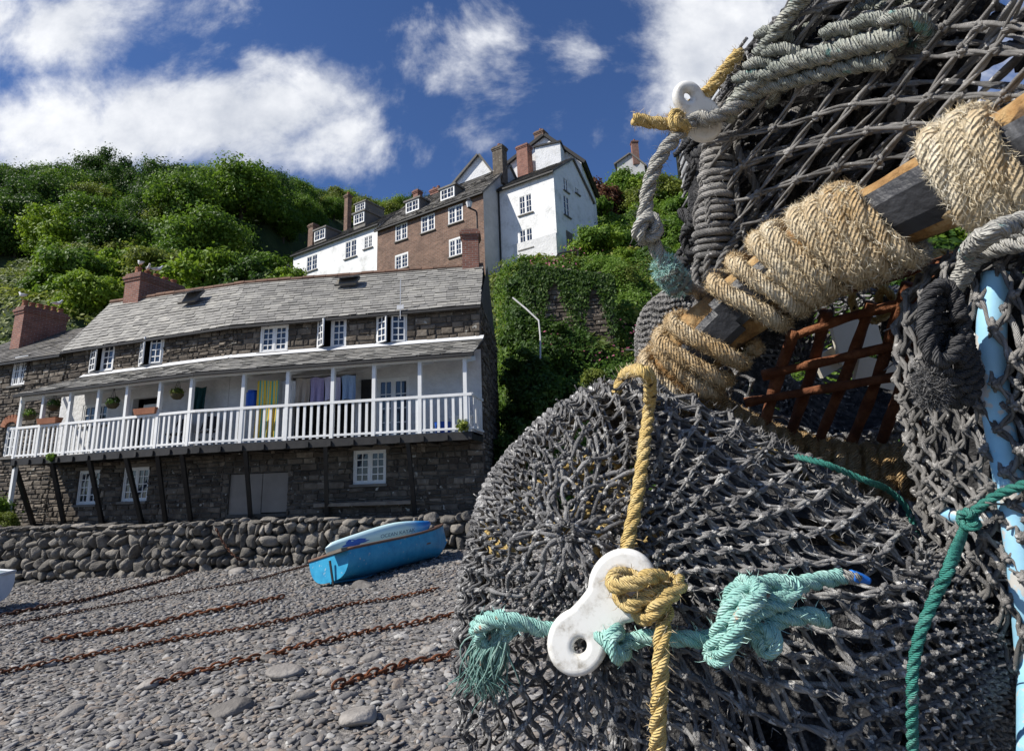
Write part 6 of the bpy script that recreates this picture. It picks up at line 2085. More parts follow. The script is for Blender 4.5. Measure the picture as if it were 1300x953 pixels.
# turquoise rope: frayed tassel, through the link, half hitch, reef-like knot, blue-taped end
cy = [(612, 800, .03), (618, 790, .045), (640, 782, .05), (655, 790, .045), (640, 812, .04), (622, 806, .05), (630, 788, .06), (660, 786, .05), (690, 796, .03), (720, 798, .016), (745, 800, .012), (765, 806, .03), (782, 812, .034), (785, 798, .045), (778, 812, .055), (790, 828, .05), (800, 812, .036), (830, 806, .034), (870, 808, .034), (905, 808, .034),
      (935, 795, .05), (960, 775, .055), (990, 765, .05), (1005, 748, .05), (985, 742, .05), (955, 748, .058), (930, 765, .062), (915, 790, .06), (905, 815, .05), (900, 828, .045), (912, 830, .055), (925, 810, .066), (940, 780, .07), (960, 755, .07), (945, 742, .05), (925, 760, .04), (925, 790, .036), (945, 800, .045), (970, 798, .055), (978, 815, .055), (968, 824, .05), (960, 805, .05), (975, 790, .045), (1005, 784, .04), (1030, 782, .035), (1046, 790, .03)]
cyan, _ = rope_thing([on(x, y, d) for x, y, d in cy], 10.2 * u0_, 'rope_cyan', 'pale turquoise rope knotted through the lower eye of the white link', seed=7, fib='fibre_cyan',
                     extra=[[on(x, y, d) for x, y, d in ((960, 775, .05), (990, 752, .05), (1020, 744, .04), (1045, 738, .03), (1066, 736, .028))]])
q = MB(); rope(q, [on(x, y, .028) for x, y in ((1062, 736), (1075, 736), (1084, 737))], 8.5 * u0_, seed=3); q.build('bleached_whipping', MT['rope_grey'], cyan, np.array(cyan.location), True)
q = MB(); P = spline([on(x, y, .028) for x, y in ((1076, 735), (1088, 737), (1099, 741))], .002); q.tube(P, np.linspace(8.5, 4, len(P)) * u0_, 10); MT['tape'] = M('blue_tape', [(0, (.01, .1, .45)), (1, (.03, .2, .62))], .4, 40, .6, .3, 200, .002); q.build('blue_tape_end', MT['tape'], cyan, np.array(cyan.location), True)
# frayed tassel
q = MB(); g = np.random.default_rng(5)
for k in range(130):
    a = on(648 + g.normal(0, 7), 792 + g.normal(0, 6), .045); b = on(628 + g.normal(0, 12), 832 + g.normal(0, 5), .04 + g.uniform(-.01, .01)); c = on(618 + g.normal(0, 18), 872 + g.normal(0, 9), .035 + g.uniform(-.015, .01))
    P = spline([a, b, c], n=16); P = P + vnoise(P, 160, k, 1) * .0022 * np.linspace(0, 1, 16)[:, None]; q.tube(P, np.linspace(1.7, .6, 16) * u0_, 5, g.uniform())
q.build('frayed_end', MT['rope_cyan'], cyan, np.array(cyan.location), True)
# thin teal cord lying across the creel
rope_thing([on(x, y, .012) for x, y in ((1010, 582), (1045, 588), (1080, 602), (1105, 612))] + [C(x, y, .80) for x, y in ((1125, 620), (1148, 640), (1160, 665), (1166, 690))], .0042, 'rope_teal', 'thin teal cord lying across the shoulder of the near creel', name='cord', cat='cord', seed=9)

# ------------------------------------------------------------------ C: creel on its side, rope-bound frame and rusty grid
CBASE = C(1050, 520, 1.0)
potC = empty('lobster_creel', CBASE, 'creel lying on its side with a frayed tan rope binding and a rusty iron grid', 'lobster creel')
beam = [C(852, 490, 1.02), C(880, 452, .99), C(930, 398, .955), C(1010, 335, .90), (C(1100, 289, .83)), C(1200, 238, .75), C(1310, 186, .67), C(1400, 138, .60)]
low = [C(858, 488, 1.03), C(885, 520, 1.05), C(950, 560, 1.08), C(1040, 590, 1.09), C(1130, 600, 1.06), C(1200, 590, 1.0)]
bm = MB(); P = spline(beam, .006); Nb = transport(P)
Tb = nz_(np.gradient(P, axis=0)); side_ = nz_(np.cross(Tb, CAM - P)); face_ = np.cross(side_, Tb)
face_ = np.where(((face_ * (CAM - P)).sum(1) > 0)[:, None], face_, -face_)
a = np.linspace(0, 2 * PI, 16, endpoint=False)
def rrect(a, w, h, p=4): return 1 / ((abs(math.cos(a)) / w) ** p + (abs(math.sin(a)) / h) ** p) ** (1 / p)
BW, BH = .049, .038
def sweep(mb, P, side, face, w, h, p=4, n=20, rnd=.5, noise=.0):
    a = np.linspace(0, 2 * PI, n, endpoint=False); r = np.array([rrect(x, w, h, p) for x in a])
    V = P[:, None] + r[None, :, None] * (np.cos(a)[None, :, None] * side[:, None] + np.sin(a)[None, :, None] * face[:, None])
    if noise: V = V + vnoise(V, 40, 3, 2) * noise
    K = len(P); idx = np.arange(K * n).reshape(K, n)
    F = np.stack([idx[:-1], np.roll(idx[:-1], -1, 1), np.roll(idx[1:], -1, 1), idx[1:]], -1).reshape(-1, 4)
    mb.add(V.reshape(-1, 3), F, None, rnd); mb.add(V[0], [list(range(n))], None, rnd); mb.add(V[-1], [list(range(n))[::-1]], None, rnd)
sweep(bm, P, side_, face_, BW, BH, 3.2, 28, .5, .006)
beam_o = bm.build('frame_beam', MT['old_timber'], potC, smooth=True)
s_ = np.concatenate([[0], np.cumsum(np.linalg.norm(np.diff(P, axis=0), axis=1))])
pxs = np.array([vis_px(p)[0] for p in P])
def s_at(px): return float(np.interp(px, pxs, s_))
# black rubber strips let into the face
for (x0, x1, w, sh) in ((868, 935, .028, .004), (922, 1012, .029, -.006), (1118, 1236, .036, -.002), (1290, 1390, .034, 0)):
    i0, i1 = np.searchsorted(pxs, x0), np.searchsorted(pxs, x1)
    rb = MB(); sl = slice(i0, i1); sweep(rb, P[sl] + face_[sl] * (BH + .001) + side_[sl] * sh, side_[sl], face_[sl], w, .007, 6, 16, .5, .0012)
    rb.build('rubber_strip', MT['rubber'], beam_o, smooth=False)


def wraps(mb, fib, x0, x1, turns, R, seed, lean=0.0, rnd=.6, PP=None, SS=None, FF=None, ss=None, pxs_=None, w=BW, h=BH, lift=0.0):
    PP, SS, FF, ss, pxs_ = (P, side_, face_, s_, pxs) if PP is None else (PP, SS, FF, ss, pxs_)
    a0, a1 = float(np.interp(x0, pxs_, ss)), float(np.interp(x1, pxs_, ss))
    K = int(turns * 44); t = np.linspace(0, 1, K); ang = t * turns * 2 * PI
    sv = a0 + (a1 - a0) * t + lean * np.cos(ang)
    g = np.random.default_rng(seed); sv = sv + .25 * R * np.sin(ang * .5 + g.uniform(0, 6))
    at = lambda A: np.stack([np.interp(sv, ss, A[:, k]) for k in range(3)], 1)
    c, S_, F_ = at(PP), nz_(at(SS)), nz_(at(FF))
    r = np.array([rrect(x, w, h, 4) for x in ang]) + R * .92 + lift
    Q = c + r[:, None] * (np.cos(ang)[:, None] * S_ + np.sin(ang)[:, None] * F_)
    Pr, Nr = rope(mb, Q, R, seed=seed, lay=8.0, jitter=.22, rnd=rnd, soft=.9, sides=9)
    B_ = np.cross(nz_(np.gradient(Pr, axis=0)), Nr); n = int(4200 * turns); i = g.integers(0, len(Pr), n); aa = g.uniform(0, 2 * PI, n)
    nn = np.cos(aa)[:, None] * Nr[i] + np.sin(aa)[:, None] * B_[i]
    tg = nz_(np.gradient(Pr, axis=0))[i] * np.sign(g.normal(size=(n, 1))); fuzz(fib, Pr[i] + nn * R * .93, nz_(nn * .45 + tg), n, R * .62, .00065, seed, rnd, .5)


for k, (x0, x1, tn, R, ln_, rn) in enumerate(((856, 874, 1.4, .013, .0, .3), (876, 912, 2.0, .0135, .015, .38), (948, 1000, 2.3, .0132, .022, .52), (1000, 1044, 1.9, .014, .024, .62), (1048, 1082, 1.5, .0148, .022, .75), (1090, 1122, 1.4, .015, .016, .85), (1222, 1256, 1.4, .0158, .01, .9), (1264, 1298, 1.4, .0158, .008, .8))):
    w_, f_ = MB(), MB(); wraps(w_, f_, x0, x1, tn, R, 50 + k, ln_, rn)
    o = w_.build('rope_binding', MT['rope_frayed'], beam_o, smooth=True)
    # the fibres belong to the binding's own mesh
    fo = f_.build('loose_fibres', MT['fibre_tan'], beam_o)
# lower edge bound from end to end
PL = spline(low, .006); TL_ = nz_(np.gradient(PL, axis=0)); sL = nz_(np.cross(TL_, CAM - PL)); fL = np.cross(sL, TL_); fL = np.where(((fL * (CAM - PL)).sum(1) > 0)[:, None], fL, -fL)
lb = MB(); sweep(lb, PL, sL, fL, .03, .026, 3, 18, .4, .002); low_o = lb.build('frame_beam', MT['old_timber'], potC, smooth=True)
ssL = np.concatenate([[0], np.cumsum(np.linalg.norm(np.diff(PL, axis=0), axis=1))])
pxL = np.maximum.accumulate(np.array([vis_px(p)[0] for p in PL]))
w_, f_ = MB(), MB(); wraps(w_, f_, 866, 1190, 17, .011, 77, .006, .25, PL, sL, fL, ssL, pxL, .03, .026)
w_.build('rope_binding', MT['rope_frayed'], low_o, smooth=True); f_.build('loose_fibres', MT['fibre_tan'], low_o)
# iron grid
gr = MB()
def bar(pts, w=.0065):
    Q = spline([C(*p) for p in pts], .01); Q = Q + vnoise(Q, 20, 3, 1) * .003
    gr.tubes(Q[None], transport(Q)[None], w * (1 + .2 * vnoise(Q, 90, 4, 1)[:, 0])[None], 7, random.random())
for l in (((945, 512, 1.06), (1060, 494, 1.0), (1190, 470, .95)), ((968, 478, 1.05), (1075, 455, .99), (1195, 425, .93)), ((1000, 430, 1.03), (1090, 400, .97), (1215, 372, .9)), ((1060, 372, .98), (1150, 345, .92), (1240, 320, .86))):
    bar(l, .008)
for l in (((968, 545, 1.07), (985, 490, 1.05), (1010, 420, 1.02)), ((1003, 552, 1.075), (1030, 478, 1.04), (1050, 395, .99)), ((1040, 560, 1.08), (1075, 478, 1.02), (1105, 385, .96)), ((1082, 562, 1.08), (1115, 482, 1.0), (1150, 360, .92)), ((1120, 560, 1.06), (1160, 450, .97), (1195, 335, .88)), ((1160, 565, 1.05), (1192, 460, .95), (1225, 330, .87))):
    bar(l, .0088)
gr.build('iron_grid', MT['rust_bar'], potC, smooth=True)
# body behind the grid: two hoops and the net over them
Cb = Blob(C(1075, 440, 1.22) + np.array([.02, .08, -.02]), (.30, .18, .17), .35, seed=6, lump=.01)
nn_ = MB(); star_net(nn_, Cb, np.array([.1, 1, .1]), 34, .15, 2.3, 20, .0032, 1.0, 4, 41, False, .06, tail=.3); nn_.build('body_net', MT['twine_dark'], potC, smooth=True)
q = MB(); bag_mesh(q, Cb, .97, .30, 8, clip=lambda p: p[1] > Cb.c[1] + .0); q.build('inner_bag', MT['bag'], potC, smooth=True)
q = MB()
for (x, y, w, h, rx) in ((1088, 430, .11, .075, .3), (1120, 475, .12, .05, -.2), (1058, 455, .09, .04, .5)):
    c = C(x, y, 1.12); e = nz_(np.array([1, .3, rx])); f = nz_(np.cross(e, FWD)); nrm_ = np.cross(e, f)
    q2 = MB(); q2.box(c, e, f, nrm_, w, h, .008); q2.build('cream_plate', MT['cream'], potC)
q = MB(); g = np.random.default_rng(14)
for k in range(4):
    c0 = C(1200 - 30 * k, 335 + 16 * k, 1.0); pts = [c0 + .035 * np.array([math.cos(a), .6 * math.sin(a), math.sin(a * 1.2 + k) * .8]) for a in np.linspace(0, 6, 12)]; rope(q, pts, .007, seed=k, step=.006)
q.build('stowed_rope', MT['rope_yellow'], potC, smooth=True)

# ------------------------------------------------------------------ B: creel at the top right
potB = empty('lobster_creel', C(930, 372, 1.05), 'pale grey netted creel stacked highest at the top right corner with open meshes', 'lobster creel')
bot = spline([C(884, 385, 1.06), C(985, 330, 1.02), C(1120, 250, .93), C(1250, 180, .82), C(1420, 95, .70)], n=60)
top = spline([C(892, 160, 1.05), C(945, 70, .98), C(1010, -6, .90), C(1150, -130, .78), C(1400, -290, .66)], n=60)


def patchB(u, v, off=0.0, ox=0.0):
    u = np.clip(np.asarray(u, float), 0, 1); v = np.asarray(v, float)
    f = lambda A: np.stack([np.interp(u * 59, np.arange(60), A[:, k]) for k in range(3)], -1)
    a, b = f(bot), f(top)
    P = a + (b - a) * v[..., None]
    P = P + FWD * (off + ox - .05 * np.sin(PI * np.clip(v, 0, 1)) * np.sin(PI * np.minimum(u + .15, 1)) )[..., None] if np.ndim(off) else P + FWD * off - FWD * (.05 * np.sin(PI * np.clip(v, 0, 1)))[..., None]
    return P


def patch_net(mb, fn, fam, r, seed, jit=.012, K=70, double=True, sag=0.0, tail=.2, depth=0.0):
    """fam: list of ((u,v) start, (u,v) end) straight net lines in the surface's own coordinates"""
    g = np.random.default_rng(seed)
    for a, b in fam:
        t = np.linspace(0, 1, K); u = a[0] + (b[0] - a[0]) * t; v = a[1] + (b[1] - a[1]) * t
        ok = (u > -.001) & (u < 1.001) & (v > -.02) & (v < 1.02)
        if ok.sum() < 4: continue
        P_ = fn(u[ok], v[ok]); P_ = P_ + vnoise(P_, 11, seed, 2) * jit
        P_ = spline(P_, .007)
        Nn = np.broadcast_to(-FWD, P_.shape).copy()
        ph = np.arange(len(P_)) * .42 + g.uniform(0, 6)
        Bn = nz_(np.cross(np.gradient(P_, axis=0), Nn)); rn = np.clip(g.uniform(.3, .8) + vnoise(P_, 14, seed + 2, 1)[:, 0] * .35, 0, 1)
        if double:
            for q_ in (0, PI):
                o = r * .72 * (np.cos(ph + q_)[:, None] * Nn + np.sin(ph + q_)[:, None] * Bn)
                mb.tubes((P_ + o)[None], Nn[None], (r * .8 * (1 + .2 * vnoise(P_, 70, seed, 1)[:, 0]))[None], 6, rn[None])
        else:
            mb.tubes(P_[None], Nn[None], (r * (1 + .25 * vnoise(P_, 70, seed, 1)[:, 0]))[None], 6, rn[None])


def depB(x, y): return 1.05 - .36 * (np.asarray(x, float) - 890) / 430 - .05 * np.clip((260 - np.asarray(y, float)) / 260, 0, 1)
def fB(x, y, d=0.0):
    x, y = np.asarray(x, float), np.asarray(y, float)
    R_ = FWD + ((x - 650) / F_PX)[..., None] * RGT + ((431 - y) / F_PX)[..., None] * UPV
    return CAM + R_ * (depB(x, y) + d)[..., None]
topB = lambda x: np.interp(x, [886, 893, 945, 1010, 1150, 1400], [175, 160, 66, -10, -130, -290])
botB = lambda x: np.interp(x, [884, 985, 1120, 1250, 1420], [390, 338, 265, 202, 125])
g = np.random.default_rng(44)
lay1 = [(y0 + g.uniform(-5, 5), -.24 + g.uniform(-.02, .02)) for y0 in np.arange(430, -330, -41)]
lay2 = [(x0 + g.uniform(-6, 6), .86 + g.uniform(-.03, .03)) for x0 in np.arange(560, 1500, 46)]
F1 = lambda x, q: q[0] + q[1] * (x - 885) + .00026 * (x - 885) ** 2
nB_ = MB()
def lineB(x, y, seed):
    ok = (x > 886) & (x < 1420) & (y > topB(x)) & (y < botB(x))
    if ok.sum() < 5: return
    P_ = fB(x[ok], y[ok]); P_ = spline(P_ + vnoise(P_, 9, 61, 3) * .019, .006); P_ = P_ + vnoise(P_, 28, seed + 300, 2) * .0035
    Nn = np.broadcast_to(-FWD, P_.shape).copy(); ph = np.arange(len(P_)) * .34 + g.uniform(0, 6)
    Bn = nz_(np.cross(np.gradient(P_, axis=0), Nn)); rn = np.clip(g.uniform(.35, .8) + vnoise(P_, 14, seed, 1)[:, 0] * .35, 0, 1)
    r = .0031
    for q_ in (0, PI):
        o = r * .8 * (np.cos(ph + q_)[:, None] * Nn + np.sin(ph + q_)[:, None] * Bn)
        nB_.tubes((P_ + o)[None], Nn[None], (r * .8 * (1 + .25 * vnoise(P_, 70, seed, 1)[:, 0]))[None], 7, rn[None])
xx = np.linspace(880, 1425, 110); yy_ = np.linspace(420, -300, 150)
for k, q in enumerate(lay1): lineB(xx, F1(xx, q), k)
for k, q in enumerate(lay2): lineB(q[0] + q[1] * (400 - yy_) - .00028 * (400 - yy_) ** 2, yy_, 40 + k)
# an older, slacker net just behind
nO = MB(); keepB = nB_; nB_ = nO
for q in np.arange(430, -330, -33): lineB(xx, F1(xx, (q + g.uniform(-9, 9), -.12 + g.uniform(-.06, .06))), int(q) % 50 + 100)
for q in np.arange(520, 1500, 40): 
    o_ = g.uniform(-9, 9); lineB(q + o_ + (1.1 + g.uniform(-.1, .1)) * (400 - yy_) - .0004 * (400 - yy_) ** 2, yy_, int(q) % 50 + 200)
nB_ = keepB
for a_ in nO.v: a_ += FWD * .045 + vnoise(a_, 8, 5, 2) * .022
nO.build('slack_net', MT['twine_dark'], potB, smooth=True)
kn = []
for q in lay1:
    for w in lay2:
        x, y = w[0] + w[1] * 200, 200.0
        for _ in range(30):
            y = .5 * y + .5 * F1(x, q); x = w[0] + w[1] * (400 - y) - .00028 * (400 - y) ** 2
        if 886 < x < 1415 and topB(x) < y < botB(x): kn.append((x, y))
kn = np.array(kn); Pk = fB(kn[:, 0], kn[:, 1]); Pk = Pk + vnoise(Pk, 9, 61, 3) * .019
add_knots(nB_, Pk, np.broadcast_to(-FWD, Pk.shape), .0042, np.random.default_rng(2), .5)
nB_.build('front_net', MT['twine_grey'], potB, smooth=True)
# far side net, denser and dark, and matted netting with holes where light shows
back = lambda u, v: patchB(u, v) + FWD * .34 + UPV * .02
nb2 = MB(); g = np.random.default_rng(5)
f3 = [((.09, c), (1.0, c + .4)) for c in np.linspace(-.4, .98, 26)]; f4 = [((c, 0), (c + .4, 1.0)) for c in np.linspace(.07, .98, 24)]
patch_net(nb2, back, f3, .0036, 71, .03, 50, False); patch_net(nb2, back, f4, .0036, 72, .03, 50, False)
nb2.build('back_net', MT['twine_dark'], potB, smooth=True)


def matt(mb, fn_, nu, nv, thr, seed, fq=10):
    U, Vv = np.meshgrid(np.linspace(0, 1, nu), np.linspace(0, 1, nv), indexing='ij')
    Pm = fn_(U.reshape(-1), Vv.reshape(-1)); Pm = Pm + vnoise(Pm, 12, seed, 3) * .03 + vnoise(Pm, 60, seed + 1, 2) * .006
    h = vnoise(Pm, fq, seed + 2, 3)[:, 0]
    F = []
    for i in range(nu - 1):
        for j in range(nv - 1):
            if thr(U[i, j], Vv[i, j], h[i * nv + j]): F.append([i * nv + j, (i + 1) * nv + j, (i + 1) * nv + j + 1, i * nv + j + 1])
    mb.add(Pm, F, None, np.clip(.5 + vnoise(Pm, 30, seed, 2)[:, 0] * .6, 0, 1))


mt_ = MB(); mid = lambda u, v: patchB(u, v) + FWD * (.20)
matt(mt_, mid, 150, 90, lambda u, v, h: u > .10 and h > (.0 if u < .30 else -.3) + (.25 if v < .25 and u < .4 else 0) + (.5 if (u - .33) ** 2 + (v - .55) ** 2 < .012 else 0), 81)
mid2 = lambda u, v: patchB(u, v) + FWD * (.30); matt(mt_, mid2, 150, 90, lambda u, v, h: u > .13 and h > (.15 if u < .32 else -.45) + (.5 if (u - .33) ** 2 + (v - .55) ** 2 < .014 else 0), 91)
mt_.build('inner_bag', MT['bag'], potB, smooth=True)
# thick random strands of old rope inside
ir = MB()
for k in range(26):
    u0, v0 = g.uniform(.04, .95), g.uniform(.05, .95); pts = []
    for t in range(6):
        u0 = min(max(u0 + g.normal(0, .07), 0), 1); v0 = min(max(v0 + g.normal(0, .12), 0), 1); pts.append(patchB(np.array([u0]), np.array([v0]))[0] + FWD * g.uniform(.05, .26))
    rope(ir, pts, g.uniform(.006, .012), seed=k, step=.006)
ir.build('old_rope', MT['rope_black'], potB, smooth=True)
ir = MB()
for k in range(60):
    u0, v0 = g.uniform(.08, .97), g.uniform(.03, .97); pts = []
    for t in range(6):
        u0 = min(max(u0 + g.normal(0, .05), 0.07), 1); v0 = min(max(v0 + g.normal(0, .09), 0), 1); pts.append(patchB(np.array([u0]), np.array([v0]))[0] + FWD * g.uniform(.06, .18))
    rope(ir, pts, g.uniform(.003, .006), seed=k, step=.006)
ir.build('tangled_twine', MT['twine_dark'], potB, smooth=True)
# bound corner post on the left, hoops
q = MB(); bp_ = [C(902, 400, 1.055), C(905, 340, 1.05), C(908, 270, 1.045), C(912, 205, 1.05), C(916, 165, 1.05)]
PP_ = wrapped_hoop(q, bp_, .026, 3, rr=.006)
for k in range(14):
    g2 = np.random.default_rng(k); o = (g2.normal(size=3) * .012)
    pts = [np.array(p) + o + g2.normal(size=3) * .012 for p in bp_]; rope(q, pts, g2.uniform(.004, .008), seed=k, step=.005)
post = q.build('bound_post', MT['twine_grey'], potB, smooth=True)
q = MB(); idx = np.linspace(0, len(PP_) - 1, 900).astype(int); nn = nz_(np.random.default_rng(2).normal(size=(900, 3))); fuzz(q, PP_[idx] + nn * .03, nn, 1300, .012, .0009, 3, .5, .8); q.build('loose_fibres', MT['fibre_grey'], post)
q = MB(); ho = spline([C(930, 200, 1.05), C(1000, 130, 1.0), C(1060, 150, .98), C(1090, 260, .99)], n=20)
wrapped_hoop(q, [C(915, 170, 1.06), C(960, 95, 1.02), C(1020, 20, .95), C(1100, -60, .88)], .016, 5, rr=.005); wrapped_hoop(q, [C(945, 320, 1.12), C(960, 230, 1.12), C(1010, 150, 1.1), C(1070, 100, 1.06)], .016, 6, rr=.0045)
q.build('bound_hoop', MT['twine_grey'], potB, smooth=True)
q = MB(); tp = spline([C(1098, 60, .98), C(1125, 105, .97), C(1140, 150, .96), C(1158, 200, .95), C(1170, 240, .95)], .004); q.tube(tp, .02 * (1 + .3 * vnoise(tp, 60, 5, 2)[:, 0]), 14); tp = spline([C(1150, 42, .95), C(1210, 12, .9), C(1265, -6, .86)], .004); q.tube(tp, .021 * (1 + .3 * vnoise(tp, 60, 6, 2)[:, 0]), 14)
q.build('taped_hoop', MT['silver'], potB, smooth=True)
q = MB(); tp = spline([C(1080, 25, .98), C(1140, 14, .96), C(1230, 4, .92)], .008); q.tube(tp, .009, 8); q.build('iron_rod', MT['rust_bar'], potB, smooth=True)
# heavy weathered rope bound along the top edge
q = MB(); E_ = lambda x, y, d: fB(x, y, d)
rope(q, [E_(922, 150, -.03), E_(942, 120, -.015), E_(972, 96, -.015), E_(1010, 80, -.018), E_(1060, 66, -.018), E_(1105, 54, -.015), E_(1146, 46, -.012)], .0155, seed=3, lay=5, soft=.4)
rope(q, [E_(930, 138, -.02), E_(965, 114, -.008), E_(1000, 104, -.008), E_(1040, 94, -.008), E_(1090, 82, -.006), E_(1130, 78, -.004)], .0125, seed=13, lay=5, soft=.4)
rope(q, [E_(962, 70, -.015), E_(985, 42, -.02), E_(1004, 16, -.02), E_(1030, -14, -.02)], .0125, seed=4, lay=5, soft=.4)
for (x, y, r_, sd_) in ((948, 122, .03, 1), (962, 106, .03, 2), (985, 90, .03, 3), (972, 62, .022, 4), (1060, 66, .03, 5), (1100, 56, .03, 6), (1134, 52, .028, 7)):
    c = E_(x, y, -.012); ax_ = nz_(np.array([.75, .1, .55])); e = nz_(np.cross(ax_, FWD)); f = np.cross(ax_, e)
    rope(q, [c + r_ * (math.cos(a) * e + math.sin(a) * f) + ax_ * .011 * a for a in np.linspace(0, 7.2, 16)], .0105, seed=sd_, lay=5, soft=.4)
er = q.build('edge_rope', MT['rope_sea'], potB, smooth=True)
q = MB(); vv = np.array([v.co for v in er.data.vertices]) + np.array(potB.location); nn = nz_(np.random.default_rng(4).normal(size=(2500, 3))); fuzz(q, vv[np.random.default_rng(1).integers(0, len(vv), 2500)], nn, 3000, .012, .0008, 6, .6, .6); q.build('loose_fibres', MT['fibre_grey'], er)

# link and ropes hanging from its left corner
lc = C(884, 142, .985)
dogbone('plastic_link', lc, RGT * .55 - UPV * .8 + FWD * .1, FWD * -.85 - RGT * .25 + UPV * .25, .108, .024, .037, .024, .02, (-.108 / 2 + .026, 0, .007), (.108 / 2 - .039, 0, .008), 'small white plastic link tied at the left corner of the top creel')
rope_thing([C(938, 66, .985), C(925, 82, .98), C(905, 108, .975), C(888, 124, .99), C(874, 138, .995), C(866, 150, .985), C(856, 146, .96), C(858, 158, .95), C(870, 160, .955), C(862, 168, .965), C(854, 158, .965), C(838, 157, .965), C(820, 154, .965), C(804, 150, .965)], .0105, 'rope_yellow', 'yellow rope with a short stub end tied at the small white link', seed=21, fib='fibre_tan')
rope_thing([C(960, 122, .97), C(938, 134, .965), C(915, 146, .96), C(900, 152, .96), C(884, 150, .972), C(868, 164, .965), C(848, 186, .955), C(833, 210, .95), C(823, 240, .95), C(819, 268, .95), C(815, 288, .955), C(822, 303, .945), C(833, 294, .94), (C(828, 278, .945)), C(814, 284, .935), C(812, 300, .94), C(826, 306, .955), C(836, 322, .955), C(848, 342, .96), C(862, 358, .98), C(888, 372, 1.02), C(905, 380, 1.05)], .0118, 'rope_grey',
           'pale bleached rope hanging in a loop with a knot left of the top creel', seed=22, fib='fibre_grey')
q = MB(); g = np.random.default_rng(6); c = C(852, 350, .955); t1 = nz_(C(862, 358, .98) - C(836, 322, .955)); e = nz_(np.cross(t1, FWD)); f = np.cross(t1, e)
for k in range(3): rope(q, [c + t1 * (.014 * (k - 1) + .002 * a) + .0175 * (math.cos(a) * e + math.sin(a) * f) for a in np.linspace(0, 8, 18)], .0055, seed=k)
tt = tag(q.build('twine_whipping', MT['rope_sea'], None, c, True), 'ragged blue green twine wound round the hanging bleached rope', 'twine')
q = MB(); nn = nz_(g.normal(size=(900, 3))); fuzz(q, c + nn * .021 + t1 * g.uniform(-.02, .02, (900, 1)), nn, 3500, .0075, .0007, 2, .5, 1.1); q.build('loose_fibres', MT['fibre_cyan'], tt, c)

# ------------------------------------------------------------------ D: creel at the right edge with the pale blue tube
cD = C(1418, 615, .70)
D = Blob(cD, (.165, .17, .31), math.radians(20), p=3.2, q=4.5, lump=.006, seed=9)
bvD, _, _ = D.bvh()
potD = empty('lobster_creel', D.c - Z * D.h[2], 'tall grey netted creel with a pale blue plastic tube at the right edge', 'lobster creel')
q = MB(); star_net(q, D, np.array([.05, -.1, 1.0]), 30, .22, 2.8, 23, .0030, 1.0, 5, 91, True, .035, tail=.3, rb=.1); q.build('outer_net', MT['twine_grey'], potD, smooth=True)
q = MB(); star_net(q, D, np.array([.15, .1, 1.0]), 26, .22, 2.8, 17, .0026, .94, 4, 93, False, .06, tail=.2); q.build('inner_net', MT['twine_dark'], potD, smooth=True)
q = MB(); bag_mesh(q, D, .80, .25, 3); q.build('inner_bag', MT['bag'], potD, smooth=True)
hd = lambda x, y, d=0.0: hit(bvD, x, y, d, .55)[0]
q = MB(); tp = spline([*[hd(x, y, -.013) for x, y in ((1262, 346), (1256, 420), (1260, 500), (1273, 580), (1287, 660), (1298, 740), (1308, 860), (1316, 960))]], .006)
q.tube(tp, .0145, 20, .6); q.build('blue_tube', MT['blue_tube'], potD, smooth=True)
q = MB(); tp = spline([hd(1192, 652, -.014), hd(1215, 656, -.016), hd(1240, 658, -.018), hd(1262, 660, -.02)], .006); q.tube(tp, .0095, 16, .5); q.build('blue_tube', MT['blue_tube'], potD, smooth=True)
# pale rope coil over the top and charcoal coil on its shoulder
q = MB()
for k in range(4):
    rope(q, [hd(1212 + 5 * k, 372 - 5 * k, .012), hd(1226 + 3 * k, 350 - 7 * k, .018 + .004 * k), hd(1250, 328 - 9 * k, .02 + .006 * k), hd(1282, 316 - 10 * k, .02 + .008 * k), hd(1325, 310 - 12 * k, .02 + .006 * k)], .0098, seed=k, lay=5)
q.build('edge_rope', MT['rope_grey'], potD, smooth=True)
q = MB()
for k in range(5):
    c = np.array([1196 + 5 * k, 425 + 17 * k]); r1, r2 = 22, 48 - 4 * k
    rope(q, [hd(c[0] + r1 * math.cos(a), c[1] - 15 + r2 * math.sin(a), .012 + .004 * k) if False else C(c[0] + r1 * math.cos(a), c[1] - 15 + r2 * math.sin(a), .66 - .012 * math.sin(a) + .006 * k) for a in np.linspace(.4 + k, 6.2 + k, 16)], .0088, seed=k + 8, lay=5)
sc2 = q.build('shoulder_rope', MT['rope_black'], potD, smooth=True)
q = MB(); g = np.random.default_rng(2); c = C(1182, 492, .66); nn = nz_(g.normal(size=(3000, 3))); fuzz(q, c + nn * g.uniform(0, 1, (3000, 1)) ** .4 * np.array([.019, .017, .024]), nn, 5000, .006, .0008, 5, .25, 1.2); q.build('frayed_tuft', MT['fibre_grey'], sc2)
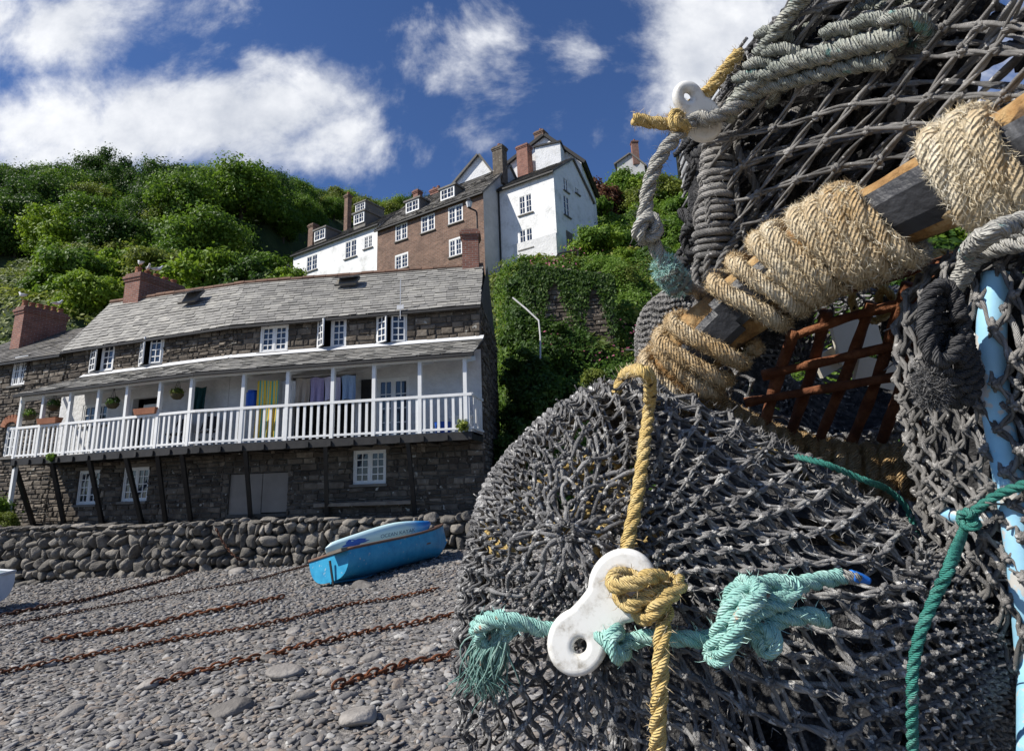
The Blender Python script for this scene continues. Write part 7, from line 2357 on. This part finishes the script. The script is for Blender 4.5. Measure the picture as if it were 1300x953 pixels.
rope_thing([hd(1330, 606, .012), hd(1300, 616, .012), hd(1272, 626, .012), hd(1250, 640, .012), hd(1238, 652, .016), hd(1244, 664, .018), hd(1232, 668, .02), hd(1224, 654, .02), hd(1238, 650, .024), hd(1226, 676, .016)] + [C(1208, 712, .56), C(1188, 755, .56), C(1170, 800, .56), C(1160, 845, .56), C(1158, 890, .56), C(1158, 940, .57), C(1162, 1000, .58)], .0052, 'rope_teal', 'thick teal green rope hanging down the front of the right hand creel', seed=31, fib=None)

# ------------------------------------------------------------------ E: small dense creel beyond
cE = C(872, 470, 1.62); E = Blob(cE, (.115, .15, .22), .2, seed=13, lump=.008, q=3)
potE = empty('lobster_creel', E.c - Z * E.h[2], 'small dense grey creel standing behind the tan bound frame', 'lobster creel')
q = MB(); star_net(q, E, np.array([.1, -.2, 1]), 56, .1, 2.9, 34, .0036, 1.0, 3, 15, False, .05, tail=.2); q.build('outer_net', MT['twine_grey'], potE, smooth=True)
q = MB(); bag_mesh(q, E, .95, 0, 5); q.build('inner_bag', MT['bag'], potE, smooth=True)

# ------------------------------------------------------------------ the lower tier that carries the stack
def tier(c, half, yaw, label, seed):
    b = Blob(c, half, yaw, p=3.2, q=4.2, seed=seed, lump=.008)
    r = empty('lobster_creel', b.c - Z * b.h[2], label, 'lobster creel')
    q = MB(); star_net(q, b, np.array([.05, .1, 1.0]), 40, .2, 2.9, 22, .004, 1.0, 3, seed, False, .06, tail=.2); q.build('outer_net', MT['twine_dark'], r, smooth=True)
    q = MB(); bag_mesh(q, b, .95, .0, seed, 50, 70); q.build('inner_bag', MT['bag'], r, smooth=True)
    return r


zA = A.c[2] - A.h[2]
print('A bottom', zA, 'D bottom', D.c[2] - D.h[2], 'E bottom', E.c[2] - E.h[2])
tier((A.c[0] + .02, A.c[1] + .08, zA / 2 - .02), (.40, .30, zA / 2 + .02), .1, 'dark creel in the bottom tier carrying the near creel', 201)
zD = D.c[2] - D.h[2]
tier((D.c[0] + .06, D.c[1] + .04, zD / 2 - .02), (.22, .22, zD / 2 + .02), .1, 'dark creel in the bottom tier under the blue tubed creel', 203)
zE = E.c[2] - E.h[2]
tier((.80, 1.62, zE / 2 - .02), (.62, .36, zE / 2 + .02), .1, 'long dark creel in the bottom tier behind the near creel', 205)
